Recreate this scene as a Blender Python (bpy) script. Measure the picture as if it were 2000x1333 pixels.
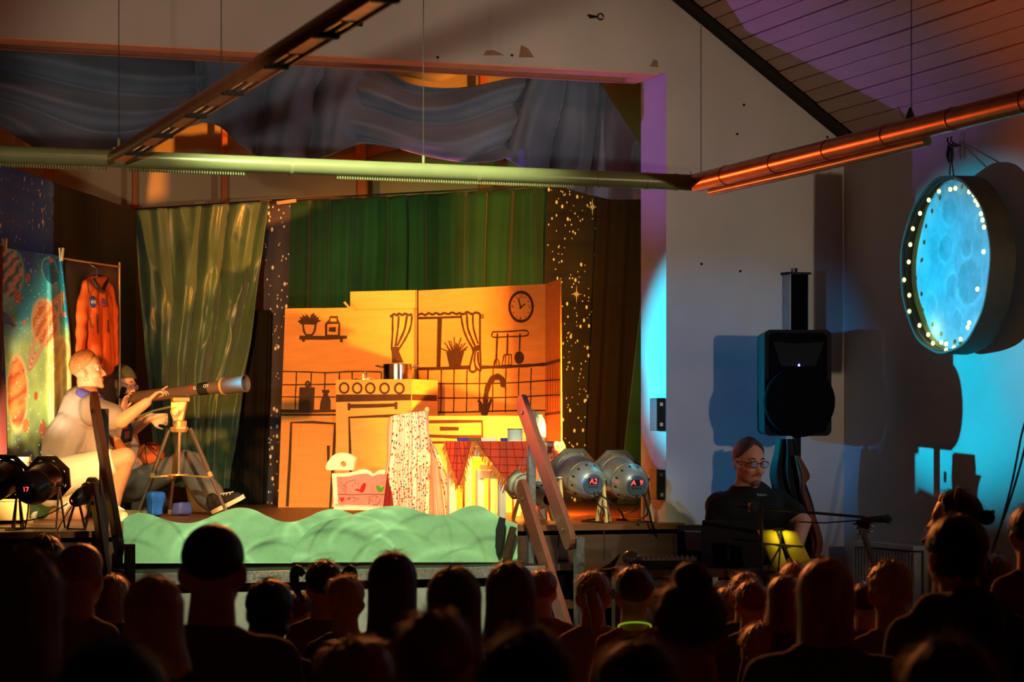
import bpy, bmesh, math, random
import numpy as np
from mathutils import Vector, Matrix, noise
PI = math.pi
random.seed(7)
scene = bpy.context.scene
for o in list(bpy.data.objects): bpy.data.objects.remove(o)
COL = scene.collection
# ------------------------------------------------------------------ camera
H = 1.55; FPX = 4600.0; HOR = 850.0; YAW = math.atan2(1630.0, FPX)
S_, C_ = math.sin(YAW), math.cos(YAW)
FW = Vector((S_, C_, 0)); RT = Vector((C_, -S_, 0)); UP = Vector((0, 0, 1))
CAM = Vector((0, 0, H))
cam = bpy.data.cameras.new('camera'); camo = bpy.data.objects.new('camera', cam); COL.objects.link(camo)
cam.sensor_width = 36; cam.lens = 36 * FPX / 2000
cam.shift_y = (HOR - 666.5) / 2000
camo.location = CAM; camo.rotation_euler = (PI / 2, 0, -YAW)
cam.dof.use_dof = True; cam.dof.focus_distance = 14.6; cam.dof.aperture_fstop = 5.0
cam.clip_start = 0.3
scene.camera = camo
def px(x, y, d):
    return CAM + d * (FW + RT * ((x - 1000) / FPX) + UP * ((HOR - y) / FPX))
def ray(x, y): return FW + RT * ((x - 1000) / FPX) + UP * ((HOR - y) / FPX)
def pY(x, y, Y): r = ray(x, y); return CAM + r * (Y / r.y)
def pX(x, y, X): r = ray(x, y); return CAM + r * (X / r.x)
def pl(x, y, P):                       # where the sight line meets a plane (point, normal)
    r = ray(x, y); return CAM + r * ((P[0] - CAM).dot(P[1]) / r.dot(P[1]))
def vplane(x0, d0, x1, d1):            # upright plane through two ground positions
    a = px(x0, HOR, d0); b = px(x1, HOR, d1); t = (b - a).normalized(); n = t.cross(UP)
    if n.dot(FW) > 0: n = -n
    return (a, n)
# ------------------------------------------------------------------ world + lights
w = bpy.data.worlds.new('dark_hall'); scene.world = w; w.use_nodes = True
w.node_tree.nodes['Background'].inputs[0].default_value = (0.62, 0.30, 0.18, 1)
w.node_tree.nodes['Background'].inputs[1].default_value = 0.0075
vs = scene.view_settings
vs.view_transform = 'Standard'; vs.look = 'None'; vs.gamma = 1; vs.use_curve_mapping = False; vs.exposure = 0.0
def srgb(r, g, b):
    f = lambda c: (c / 12.92 if c <= 0.04045 else ((c + 0.055) / 1.055) ** 2.4)
    return (f(r / 255), f(g / 255), f(b / 255))
def spot(name, loc, target, energy, col, size=60, blend=0.5, rad=0.06):
    l = bpy.data.lights.new(name, 'SPOT'); o = bpy.data.objects.new(name, l); COL.objects.link(o)
    l.energy = energy; l.color = col; l.spot_size = math.radians(size); l.spot_blend = blend; l.shadow_soft_size = rad
    o.location = loc; o.rotation_euler = (Vector(target) - Vector(loc)).to_track_quat('-Z', 'Y').to_euler()
    return o
ZS = 1.03           # stage floor height
YP = 12.89          # front of the proscenium wall
XR = 6.72           # right wall
WARM = (1.0, 0.52, 0.16); AMB = (1.0, 0.42, 0.10)
# stage lanterns
LC = px(214, 746, 15.08)
CEIL = (Vector((XR, 0, 3.375)), Vector((0.574, 0, 0.819)))
spot('cyan_lantern', LC, pX(1872, 670, XR), 2300, (0.0, 0.60, 0.95), 22, 0.7, 0.03)
spot('violet_lantern', LC - FW * 0.07 + RT * 0.01, pl(1560, 90, CEIL), 260, (0.36, 0.17, 1.0), 26, 0.95, 0.03)
spot('red_lantern', LC - FW * 0.04 + RT * 0.03 - UP * 0.02, pX(2650, 330, XR), 480, (1.0, 0.13, 0.03), 36, 0.7, 0.03)
spot('amber_lantern_a', px(78, 940, 13.25), px(110, 880, 14.4), 36, (1.0, 0.60, 0.22), 95, 0.6, 0.05)
spot('amber_lantern_b', px(165, 968, 13.2), px(290, 850, 15.0), 20, (1.0, 0.58, 0.22), 90, 0.6, 0.03)
spot('amber_lantern_c', px(1195, 915, 14.75), px(740, 780, 16.6), 1250, (1.0, 0.28, 0.03), 100, 0.7, 0.06)
spot('amber_lantern_d', px(1108, 905, 14.75), px(900, 840, 16.0), 45, (1.0, 0.42, 0.08), 110, 0.7, 0.06)
spot('amber_lantern_e', px(1056, 955, 14.3), px(800, 160, 13.2), 130, (1.0, 0.36, 0.14), 90, 0.6, 0.05)
spot('added_rim_fill', px(700, 225, 16.5), (2.6, 8.0, 1.1), 1700, (1.0, 0.27, 0.06), 46, 0.6, 0.08)  # unseen flood added to give the audience heads a warm rim
spot('green_lantern', px(640, 180, 15.2), px(900, 480, 17.2), 80, (0.06, 1.0, 0.30), 60, 0.6, 0.05)
spot('green_lantern_low', px(1130, 960, 15.3), px(1130, 800, 16.6), 14, (0.45, 1.0, 0.05), 90, 0.7, 0.05)
# lanterns under the hall roof and on stands, plus added unseen fills
spot('roof_lantern_key', (2.6, 8.6, 4.5), (3.6, 12.9, 1.2), 1500, (0.92, 1.0, 0.62), 40, 0.7, 0.10)
spot('added_kitchen_fill', (0.5, 8.8, 2.35), px(640, 800, 16.6), 2500, (1.0, 0.36, 0.06), 25, 0.7, 0.08)  # unseen lamp added to brighten the left of the kitchen
spot('stand_lantern_right', (6.45, 5.0, 2.25), (5.5, 12.9, 2.45), 380, (1.0, 0.80, 0.60), 36, 0.9, 0.06)
spot('blue_lantern', (1.0, 9.5, 1.95), (5.75, 12.89, 1.75), 480, (0.03, 0.36, 1.0), 19, 0.8, 0.04)
spot('added_wall_fill', (2.5, 7.5, 4.4), (3.2, 12.9, 4.3), 85, (1.0, 0.36, 0.18), 76, 0.8, 0.10)  # unseen lamp added to lift the dark wall above the opening
spot('stand_lantern_left', (0.0, 5.0, 2.0), px(640, 330, 13.8), 520, (1.0, 0.80, 0.58), 27, 0.6, 0.06)
spot('amber_lantern_f', px(-14, 930, 13.3), px(60, 690, 14.6), 130, (1.0, 0.84, 0.58), 50, 0.6, 0.04)

# ------------------------------------------------------------------ mesh helpers
class MB:
    def __init__(s): s.v = []; s.f = []; s.c = []
    def add(s, vs, fs, col=None):
        n = len(s.v); s.v += [Vector(p) for p in vs]; s.f += [[i + n for i in f] for f in fs]
        if col is not None: s.c += [col] * len(vs)
        return s
    def hexa(s, p):                     # eight corners: bottom ring then top ring
        return s.add(p, [(3, 2, 1, 0), (4, 5, 6, 7), (0, 1, 5, 4), (1, 2, 6, 5), (2, 3, 7, 6), (3, 0, 4, 7)])
    def box(s, c, size, M=None):
        hx, hy, hz = size[0] / 2, size[1] / 2, size[2] / 2; c = Vector(c)
        p = [Vector(q) for q in ((-hx, -hy, -hz), (hx, -hy, -hz), (hx, hy, -hz), (-hx, hy, -hz), (-hx, -hy, hz), (hx, -hy, hz), (hx, hy, hz), (-hx, hy, hz))]
        return s.hexa([c + ((M @ q) if M else q) for q in p])
    def bar(s, a, b, w, t, up=UP):      # rectangular bar between two points
        a = Vector(a); b = Vector(b); d = (b - a).normalized(); x = d.cross(Vector(up))
        if x.length < 1e-4: x = d.cross(Vector((1, 0, 0)))
        x.normalize(); y = x.cross(d)
        q = [(-w / 2, -t / 2), (w / 2, -t / 2), (w / 2, t / 2), (-w / 2, t / 2)]
        return s.hexa([a + x * i + y * j for i, j in q] + [b + x * i + y * j for i, j in q])
    def tube(s, pts, r, n=10, cap=True):
        pts = [Vector(p) for p in pts]; m = len(pts)
        rs = r if isinstance(r, (list, tuple)) else [r] * m
        vs = []; fs = []; prev = None
        for i in range(m):
            d = (pts[min(i + 1, m - 1)] - pts[max(i - 1, 0)]).normalized()
            if prev is None:
                x = d.cross(UP)
                if x.length < 1e-3: x = d.cross(Vector((1, 0, 0)))
            else: x = prev - d * prev.dot(d)
            x.normalize(); prev = x; y = d.cross(x)
            for k in range(n):
                a = 2 * PI * k / n; vs.append(pts[i] + (x * math.cos(a) + y * math.sin(a)) * rs[i])
        for i in range(m - 1):
            for k in range(n):
                k2 = (k + 1) % n; fs.append((i * n + k, i * n + k2, (i + 1) * n + k2, (i + 1) * n + k))
        if cap: fs.append(tuple(range(n))[::-1]); fs.append(tuple((m - 1) * n + k for k in range(n)))
        return s.add(vs, fs)
    def lathe(s, prof, o, ax, n=24, xr=None, phase=0.0):   # prof: (distance along axis, radius)
        ax = Vector(ax).normalized(); x = ax.cross(UP) if xr is None else Vector(xr)
        if x.length < 1e-3: x = Vector((1, 0, 0))
        x.normalize(); y = ax.cross(x); o = Vector(o); vs = []; fs = []
        for h, r in prof:
            for k in range(n):
                a = 2 * PI * k / n + phase; vs.append(o + ax * h + (x * math.cos(a) + y * math.sin(a)) * r)
        for i in range(len(prof) - 1):
            for k in range(n):
                k2 = (k + 1) % n; fs.append((i * n + k, i * n + k2, (i + 1) * n + k2, (i + 1) * n + k))
        fs.append(tuple(range(n))[::-1]); fs.append(tuple((len(prof) - 1) * n + k for k in range(n)))
        return s.add(vs, fs)
    def ell(s, c, r, M=None, n=16, m=10):
        c = Vector(c); vs = []; fs = []
        for i in range(m + 1):
            t = PI * i / m
            for k in range(n):
                a = 2 * PI * k / n
                q = Vector((math.sin(t) * math.cos(a) * r[0], math.sin(t) * math.sin(a) * r[1], math.cos(t) * r[2]))
                vs.append(c + ((M @ q) if M else q))
        for i in range(m):
            for k in range(n):
                k2 = (k + 1) % n; fs.append((i * n + k, (i + 1) * n + k, (i + 1) * n + k2, i * n + k2))
        return s.add(vs, fs)
    def caps(s, a, b, r0, r1, n=14):    # tapered capsule
        a = Vector(a); b = Vector(b); d = b - a; L = max(d.length, 1e-5); pr = []
        for i in range(7):
            t = PI / 2 * i / 6; pr.append((-r0 * math.cos(t) , max(r0 * math.sin(t), 1e-4)))
        for i in range(7):
            t = PI / 2 * i / 6; pr.append((L + r1 * math.sin(t), max(r1 * math.cos(t), 1e-4)))
        return s.lathe(pr, a, d if d.length > 1e-5 else UP, n)
    def prism(s, poly, thick):          # planar polygon (world points) extruded by a vector
        n = len(poly); t = Vector(thick)
        a = [Vector(p) for p in poly]; b = [p + t for p in a]
        return s.add(a + b, [tuple(range(n)), tuple(range(2 * n - 1, n - 1, -1))] + [(i, (i + 1) % n + 0, (i + 1) % n + n, i + n)[::-1] for i in range(n)])
    def grid(s, fn, nu, nv, colfn=None):
        vs = []; fs = []; n0 = len(s.v)
        for j in range(nv + 1):
            for i in range(nu + 1):
                vs.append(fn(i / nu, j / nv))
                if colfn: s.c.append(colfn(i / nu, j / nv))
        for j in range(nv):
            for i in range(nu):
                a = j * (nu + 1) + i; fs.append((a, a + 1, a + nu + 2, a + nu + 1))
        return s.add(vs, fs)
    def stroke(s, pts, wd, nrm, lift=0.0015, th=0.0012, closed=False):   # brush line lying on a surface
        pts = [Vector(p) for p in pts]; nrm = Vector(nrm).normalized(); m = len(pts)
        ws = wd if isinstance(wd, (list, tuple)) else [wd] * m
        L = []; R = []
        for i in range(m):
            if closed: d = pts[(i + 1) % m] - pts[i - 1]
            else: d = pts[min(i + 1, m - 1)] - pts[max(i - 1, 0)]
            x = d.normalized().cross(nrm).normalized()
            L.append(pts[i] + x * ws[i] / 2 + nrm * lift); R.append(pts[i] - x * ws[i] / 2 + nrm * lift)
        vs = L + R + [p + nrm * th for p in L] + [p + nrm * th for p in R]; fs = []
        for i in range(m if closed else m - 1):
            j = (i + 1) % m
            fs += [(i, m + i, m + j, j), (2 * m + i, 2 * m + j, 3 * m + j, 3 * m + i), (i, j, 2 * m + j, 2 * m + i), (m + j, m + i, 3 * m + i, 3 * m + j)]
        if not closed: fs += [(0, 2 * m, 3 * m, m), (m - 1, 2 * m - 1, 4 * m - 1, 3 * m - 1)]
        return s.add(vs, fs)
    def build(s, name, mat, parent=None, smooth=False, local=False, base=True, solid=0.0, bevel=0.0):
        me = bpy.data.meshes.new(name); o = bpy.data.objects.new(name, me); COL.objects.link(o)
        off = Vector((0, 0, 0))
        if parent is not None:
            o.parent = parent
            if not local:
                p = parent
                while p is not None: off += p.location; p = p.parent
        elif base and not local and s.v:
            xs = [p.x for p in s.v]; ys = [p.y for p in s.v]
            off = Vector(((min(xs) + max(xs)) / 2, (min(ys) + max(ys)) / 2, min(p.z for p in s.v))); o.location = off
        me.from_pydata([tuple(p - off) for p in s.v], [], s.f)
        if s.c:
            at = me.color_attributes.new('paint', 'FLOAT_COLOR', 'POINT')
            at.data.foreach_set('color', np.array([(c[0], c[1], c[2], 1.0) for c in s.c], dtype=np.float32).ravel())
        if isinstance(mat, (list, tuple)):
            for m_ in mat: me.materials.append(m_)
        else: me.materials.append(mat)
        if smooth:
            me.polygons.foreach_set('use_smooth', [True] * len(me.polygons))
            if smooth != 2:
                try: me.set_sharp_from_angle(angle=math.radians(38))
                except Exception: pass
        me.update()
        if bevel:
            b = o.modifiers.new('bevel', 'BEVEL'); b.width = bevel; b.segments = 2; b.limit_method = 'ANGLE'
        if solid:
            sm = o.modifiers.new('solid', 'SOLIDIFY'); sm.thickness = solid; sm.offset = 0
        return o
def tag(o, label, cat, group=None):
    o['label'] = label; o['category'] = cat
    if group: o['group'] = group
    return o
def struct(o): o['kind'] = 'structure'; return o
def thing(name, label, cat, loc, group=None, rz=0.0):
    o = bpy.data.objects.new(name, None); COL.objects.link(o); o.location = loc; o.rotation_euler = (0, 0, rz)
    o.empty_display_size = 0.1
    return tag(o, label, cat, group)
def text_obj(name, s, size, M, mat, parent, ext=0.0008, font_w=1.0):
    cu = bpy.data.curves.new(name, 'FONT'); cu.body = s; cu.size = size; cu.extrude = ext; cu.align_x = 'CENTER'; cu.align_y = 'CENTER'
    cu.resolution_u = 2
    t = bpy.data.objects.new('tmp', cu); COL.objects.link(t)
    dg = bpy.context.evaluated_depsgraph_get(); me = bpy.data.meshes.new_from_object(t.evaluated_get(dg)); bpy.data.objects.remove(t)
    o = bpy.data.objects.new(name, me); COL.objects.link(o); me.materials.clear(); me.materials.append(mat)
    off = Vector((0, 0, 0)); p = parent
    while p is not None: off += p.location; p = p.parent
    me.transform(Matrix.Translation(-off) @ M); o.parent = parent
    return o
def frameM(o, x, y):                    # matrix: local x/y axes, origin
    x = Vector(x).normalized(); y = Vector(y); y = (y - x * y.dot(x)).normalized(); z = x.cross(y)
    M = Matrix((x, y, z)).transposed().to_4x4(); M.translation = Vector(o); return M
# ------------------------------------------------------------------ materials
MATS = {}
def mat(name, col, rough=0.6, metal=0.0, var=0.12, scale=14.0, bump=0.0, bscale=60.0, emit=0.0, ecol=None, spec=0.4, stretch=None, attr=False, sheen=0.0, alpha=1.0, trans=0.0, coat=0.0, sss=0.0, col2=None, thresh=None, ior=1.45, subt=0.0):
    if name in MATS: return MATS[name]
    m = bpy.data.materials.new(name); m.use_nodes = True; nt = m.node_tree; N = nt.nodes; Lk = nt.links
    b = N['Principled BSDF']
    b.inputs['Roughness'].default_value = rough; b.inputs['Metallic'].default_value = metal
    b.inputs['Specular IOR Level'].default_value = spec; b.inputs['IOR'].default_value = ior
    if sheen: b.inputs['Sheen Weight'].default_value = sheen
    if coat: b.inputs['Coat Weight'].default_value = coat
    if alpha < 1: b.inputs['Alpha'].default_value = alpha
    if trans: b.inputs['Transmission Weight'].default_value = trans
    if sss: b.inputs['Subsurface Weight'].default_value = sss; b.inputs['Subsurface Scale'].default_value = 0.01
    if subt: pass
    tc = N.new('ShaderNodeTexCoord'); mp = N.new('ShaderNodeMapping'); Lk.new(tc.outputs['Object'], mp.inputs[0])
    if stretch: mp.inputs['Scale'].default_value = stretch
    nz = N.new('ShaderNodeTexNoise'); nz.inputs['Scale'].default_value = scale; nz.inputs['Detail'].default_value = 5
    Lk.new(mp.outputs[0], nz.inputs['Vector'])
    mix = N.new('ShaderNodeMix'); mix.data_type = 'RGBA'
    c = Vector(col[:3]); c2 = Vector(col2[:3]) if col2 else c * (1 - var)
    if col2 is None: c = c * (1 + var)
    cr = N.new('ShaderNodeValToRGB')
    lo, hi = thresh if thresh else (0.3, 0.7)
    cr.color_ramp.elements[0].position = lo; cr.color_ramp.elements[1].position = hi
    Lk.new(nz.outputs['Fac'], cr.inputs[0]); Lk.new(cr.outputs[0], mix.inputs[0])
    mix.inputs[6].default_value = (*c2, 1); mix.inputs[7].default_value = (*c, 1)
    out = mix.outputs[2]
    if attr:
        at = N.new('ShaderNodeAttribute'); at.attribute_name = 'paint'
        mm = N.new('ShaderNodeMix'); mm.data_type = 'RGBA'; mm.blend_type = 'MULTIPLY'; mm.inputs[0].default_value = 1
        mix.inputs[6].default_value = (1 - var, 1 - var, 1 - var, 1); mix.inputs[7].default_value = (1, 1, 1, 1)
        Lk.new(at.outputs['Color'], mm.inputs[6]); Lk.new(out, mm.inputs[7]); out = mm.outputs[2]
    Lk.new(out, b.inputs['Base Color'])
    if emit:
        b.inputs['Emission Strength'].default_value = emit; b.inputs['Emission Color'].default_value = (*(ecol or col), 1)
    if bump:
        nb = N.new('ShaderNodeTexNoise'); nb.inputs['Scale'].default_value = bscale; nb.inputs['Detail'].default_value = 6
        Lk.new(mp.outputs[0], nb.inputs['Vector'])
        bp = N.new('ShaderNodeBump'); bp.inputs['Strength'].default_value = bump; bp.inputs['Distance'].default_value = 0.02
        Lk.new(nb.outputs['Fac'], bp.inputs['Height']); Lk.new(bp.outputs[0], b.inputs['Normal'])
    MATS[name] = m; return m
def interp(pts, x):
    if x <= pts[0][0]: return pts[0][1]
    for (a, b), (c, d) in zip(pts, pts[1:]):
        if x <= c: return b + (d - b) * (x - a) / max(c - a, 1e-9)
    return pts[-1][1]
def smooth_poly(pts, n=4):              # Catmull-Rom through 2D points
    out = []
    for i in range(len(pts) - 1):
        p0 = pts[max(i - 1, 0)]; p1 = pts[i]; p2 = pts[i + 1]; p3 = pts[min(i + 2, len(pts) - 1)]
        for k in range(n):
            t = k / n
            out.append(tuple(0.5 * (2 * b + (c - a) * t + (2 * a - 5 * b + 4 * c - d) * t * t + (3 * b - a - 3 * c + d) * t ** 3) for a, b, c, d in zip(p0, p1, p2, p3)))
    out.append(tuple(pts[-1])); return out
def remeshed(mb, voxel, sm=3, wr=None):
    """fuse overlapping closed shapes into one continuous surface; returns (verts, faces)"""
    me = bpy.data.meshes.new('t'); me.from_pydata([tuple(p) for p in mb.v], [], mb.f); me.update()
    o = bpy.data.objects.new('t', me); COL.objects.link(o)
    r = o.modifiers.new('r', 'REMESH'); r.mode = 'VOXEL'; r.voxel_size = voxel
    if sm:
        k = o.modifiers.new('s', 'SMOOTH'); k.factor = 0.5; k.iterations = sm
    dg = bpy.context.evaluated_depsgraph_get(); e = bpy.data.meshes.new_from_object(o.evaluated_get(dg))
    out = MB(); nr = [v.normal.copy() for v in e.vertices]
    out.v = [v.co.copy() for v in e.vertices]; out.f = [tuple(p.vertices) for p in e.polygons]
    if wr:
        amp, fr, ax = wr; ax = Vector(ax)
        for i, p in enumerate(out.v):
            q = p * fr; ph = q.dot(ax) * 6 + 2.4 * noise.noise(q * 0.6)
            out.v[i] = p + nr[i] * amp * (math.sin(ph) * 0.6 + noise.noise(q * 1.7) * 0.8)
    bpy.data.objects.remove(o); bpy.data.meshes.remove(me); bpy.data.meshes.remove(e)
    return out
# ------------------------------------------------------------------ setting
m_wall = mat('plaster_wall', srgb(196, 188, 176), 0.85, var=0.06, scale=3, bump=0.08, bscale=90)
m_wall2 = mat('plaster_side', srgb(200, 196, 190), 0.85, var=0.06, scale=3, bump=0.08, bscale=90)
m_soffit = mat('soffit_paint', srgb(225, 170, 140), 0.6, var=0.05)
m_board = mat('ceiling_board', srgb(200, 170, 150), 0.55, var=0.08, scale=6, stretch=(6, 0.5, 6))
m_dark = mat('dark_gap', srgb(40, 32, 28), 0.9)
m_floor = mat('hall_floor', srgb(90, 66, 48), 0.5, var=0.2, scale=5)
m_deck = mat('stage_deck', srgb(120, 70, 38), 0.42, var=0.25, scale=9, stretch=(0.6, 6, 1))
m_fascia = mat('stage_fascia', srgb(74, 48, 34), 0.5, var=0.22, scale=4, stretch=(1, 1, 6))
m_alu = mat('aluminium_edge', srgb(190, 188, 178), 0.35, metal=0.8, var=0.35, scale=70, bump=0.2, bscale=200)
m_white = mat('white_panel', srgb(150, 148, 140), 0.6, var=0.1)
m_black = mat('matt_black', srgb(24, 23, 23), 0.7, var=0.2)
m_backwall = mat('stage_back_wall', srgb(205, 190, 150), 0.85, var=0.08, scale=2.5, bump=0.05)
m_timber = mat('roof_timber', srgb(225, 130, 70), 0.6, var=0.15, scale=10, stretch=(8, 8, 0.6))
m_stagewall = mat('stage_side_wall', srgb(120, 96, 76), 0.9, var=0.1)

mb = MB(); mb.box((2, 8, -0.05), (16, 24, 0.1)); struct(mb.build('floor', m_floor))
# proscenium wall
SL = (4.14 - 3.39) / (6.69 - 5.62)
poly = [(-3, 3.70), (5.54, 3.70), (5.54, 0), (XR + 0.2, 0), (XR + 0.2, 3.39 - SL * 0.2), (XR - 0.03, 3.39), (XR - 0.03 - 3, 3.39 + 3 * SL), (-3, 3.39 + 3 * SL)]
mb = MB(); mb.prism([(x, YP, z) for x, z in poly], (0, 0.39, 0)); wall_stage = struct(mb.build('wall_stage', m_wall, base=False))
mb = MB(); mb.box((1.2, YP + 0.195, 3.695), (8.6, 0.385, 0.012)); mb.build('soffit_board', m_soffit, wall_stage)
mb = MB(); mb.box((1.15, YP + 0.21, 3.68), (8.4, 0.05, 0.022)); mb.build('curtain_track', mat('track_paint', srgb(150, 96, 76), 0.5), wall_stage)
mb = MB(); mb.box((3.62, YP - 0.006, 3.885), (0.09, 0.012, 0.03)); mb.build('wall_plate', m_black, wall_stage)
for (hx, hy) in ((1150, 30), (1370, 516), (1446, 530), (1453, 205), (1440, 262), (855, 112), (1000, 108), (1616, 268)):
    p = pY(hx, hy, YP); mb = MB(); mb.ell(p, (0.009, 0.006, 0.008), n=8, m=5); mb.build('nail_hole', m_black, wall_stage)
p = pY(1165, 33, YP); mb = MB()
mb.tube([p + Vector((0.02 + 0.018 * math.cos(a), -0.015, 0.018 * math.sin(a))) for a in [i * 2 * PI / 14 for i in range(14)]], 0.004, 6, False)
mb.tube([p + Vector((0.0, 0, 0)), p + Vector((-0.045, -0.012, -0.002))], [0.006, 0.012], 8); mb.build('ring_bolt', m_black, wall_stage)
m_patch = mat('plaster_patch', srgb(150, 118, 88), 0.9, var=0.15)
for pts in ([(944, 108), (950, 99), (965, 98), (985, 108)], [(1014, 112), (1018, 88), (1032, 95), (1043, 112)], [(1270, 130), (1277, 116), (1284, 118), (1286, 131)]):
    mb = MB(); mb.prism([pY(x, y, YP - 0.003) for x, y in pts], (0, 0.003, 0)); mb.build('plaster_patch', m_patch, wall_stage)
# side wall
mb = MB(); mb.box((XR + 0.1, 7.9, 1.69), (0.2, 10.0, 3.38)); wall_right = struct(mb.build('wall_right', m_wall2, base=False))
# sloping boarded ceiling: one board after the other
dirv = Vector((-1, 0, SL)).normalized(); nrm = Vector((-dirv.z, 0, dirv.x)); nrm = nrm if nrm.z < 0 else -nrm
E0 = Vector((XR, 0, 3.375))
mb = MB(); a = E0 - nrm * 0.03
mb.prism([a + Vector((0, 2, 0)), a + Vector((0, YP, 0)), a + dirv * 3.6 + Vector((0, YP, 0)), a + dirv * 3.6 + Vector((0, 2, 0))], -nrm * 0.08)
ceiling = struct(mb.build('ceiling', m_dark, base=False))
bw = 0.102
first = None
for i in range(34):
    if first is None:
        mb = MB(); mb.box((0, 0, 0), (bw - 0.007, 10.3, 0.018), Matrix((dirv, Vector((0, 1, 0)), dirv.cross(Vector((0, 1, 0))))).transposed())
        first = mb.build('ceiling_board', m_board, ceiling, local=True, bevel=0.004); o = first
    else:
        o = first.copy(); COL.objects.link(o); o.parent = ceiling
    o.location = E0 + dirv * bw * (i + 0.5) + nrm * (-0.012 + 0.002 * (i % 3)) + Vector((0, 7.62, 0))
mb = MB(); a = E0 + Vector((0, YP - 0.05, -0.01)); mb.bar(a, a + dirv * 3.6, 0.08, 0.05, nrm); mb.build('gap_strip', m_dark, ceiling)
# stage
mb = MB(); mb.box((1.3, 15.7, ZS - 0.03), (8.6, 5.9, 0.06)); stage = struct(mb.build('floor_stage', m_deck, base=False))
mb = MB(); mb.box((6.87, 15.95, ZS - 0.03), (2.5, 5.3, 0.06)); mb.build('deck_extension', m_deck, stage)
mb = MB(); mb.box((1.3, 12.78, ZS - 0.16), (8.64, 0.06, 0.25)); mb.build('fascia', m_fascia, stage)
mb = MB(); mb.box((1.3, 12.83, 0.40), (8.6, 0.06, 0.80)); mb.build('plinth', m_black, stage)
m_joint = MATS['dark_gap']
for x in (1050, 1180, 1316):
    p = pY(x, 1030, 12.748); mb = MB(); mb.box((p.x, 12.749, ZS - 0.16), (0.006, 0.004, 0.25)); mb.build('fascia_joint', m_joint, stage)
# low podium in front of the stage
pod = thing('podium', 'low white podium with speckled aluminium edge in front of the stage', 'podium', (3.6, 12.45, 0))
mb = MB(); mb.box((3.36, 12.45, 0.815), (2.28, 0.56, 0.03)); mb.build('podium_top', m_black, pod)
mb = MB(); mb.box((3.36, 12.16, 0.80), (2.28, 0.025, 0.06)); mb.build('edge_profile', m_alu, pod)
mb = MB(); mb.box((3.36, 12.2, 0.36), (2.26, 0.02, 0.72)); mb.build('front_panel', m_white, pod)
for x in (2.3, 3.36, 4.42):
    mb = MB(); mb.box((x, 12.3, 0.4), (0.05, 0.05, 0.8)); mb.build('leg', m_alu, pod)
# stage back and sides
mb = MB(); mb.box((2.5, 18.55, 2.6), (12, 0.1, 5.2)); wall_back = struct(mb.build('wall_back', m_backwall, base=False))
mb = MB(); mb.box((-2.95, 15.7, 2.6), (0.1, 5.2, 5.2)); struct(mb.build('wall_left', m_stagewall, base=False))
mb = MB(); mb.box((8.2, 15.9, 2.6), (0.1, 5.2, 5.2)); struct(mb.build('wall_wing', m_stagewall, base=False))
mb = MB(); mb.box((2.7, 15.95, 4.75), (11.4, 5.3, 0.1)); struct(mb.build('ceiling_stage', m_stagewall, base=False))
# roof struts behind the curtains
def strut(name, x, y0, y1, wpx, Y, lab):
    a = pY(x, y0, Y); b = pY(x, y1, Y); wd = wpx * 17.5 / FPX
    mb = MB(); mb.box(((a.x + b.x) / 2, Y, (a.z + b.z) / 2), (wd, wd, a.z - b.z)); tag(mb.build(name, m_timber, bevel=0.005), lab, 'post', 'roof posts behind the valance')
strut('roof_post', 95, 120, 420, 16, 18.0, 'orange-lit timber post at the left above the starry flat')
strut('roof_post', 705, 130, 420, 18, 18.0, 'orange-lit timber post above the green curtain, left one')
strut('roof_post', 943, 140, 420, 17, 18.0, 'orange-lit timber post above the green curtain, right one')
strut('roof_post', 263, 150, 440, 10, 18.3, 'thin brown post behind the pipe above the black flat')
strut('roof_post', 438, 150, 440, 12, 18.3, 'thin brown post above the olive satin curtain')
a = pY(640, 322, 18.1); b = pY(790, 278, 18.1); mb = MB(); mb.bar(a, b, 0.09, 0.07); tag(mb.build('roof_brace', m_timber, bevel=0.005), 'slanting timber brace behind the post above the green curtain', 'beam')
a = pY(560, 190, 18.2); b = pY(1260, 250, 17.4); mb = MB(); mb.tube([pY(700, 120, 18.2), pY(860, 150, 18.0), pY(960, 110, 17.8)], 0.05, 12); tag(mb.build('duct', m_backwall, smooth=True), 'pale round duct behind the top of the blue valance', 'duct')

# ------------------------------------------------------------------ suspended light pipes
m_pipe = mat('pipe_enamel', srgb(126, 132, 88), 0.32, var=0.05, metal=0.15)
m_trough = mat('trough_metal', srgb(176, 112, 76), 0.3, metal=0.7, var=0.15)
m_reflect = mat('reflector', srgb(230, 200, 170), 0.22, metal=0.9, var=0.05)
m_wire = mat('steel_wire', srgb(70, 60, 52), 0.5, metal=0.5)
YC = 11.0; ZP = 2.835; XA, XB = 1.93, 4.89
pipe = thing('suspended_pipe', 'long pale tube hung across the hall in front of the stage', 'pipe', (3.3, YC, ZP))
mb = MB(); mb.tube([(0.2, YC, ZP + 0.01), (XB - 0.02, YC, ZP)], 0.041, 18); mb.build('tube', m_pipe, pipe, smooth=True)
for x in (2.77, 3.72, 4.35, 4.62, 4.78):
    mb = MB(); mb.tube([(x - 0.008, YC, ZP), (x + 0.008, YC, ZP)], 0.0435, 18); mb.build('joint_ring', m_pipe, pipe, smooth=True)
mb = MB()
for i in range(230):
    x = 1.35 + i * 0.0125
    if 1.9 < x < 2.0 or (2.55 < x < 3.0): continue
    mb.box((x, YC - 0.006, ZP - 0.043), (0.006, 0.03, 0.012))
o = mb.build('vent_teeth', m_pipe, pipe); o['kind'] = 'stuff'
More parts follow.
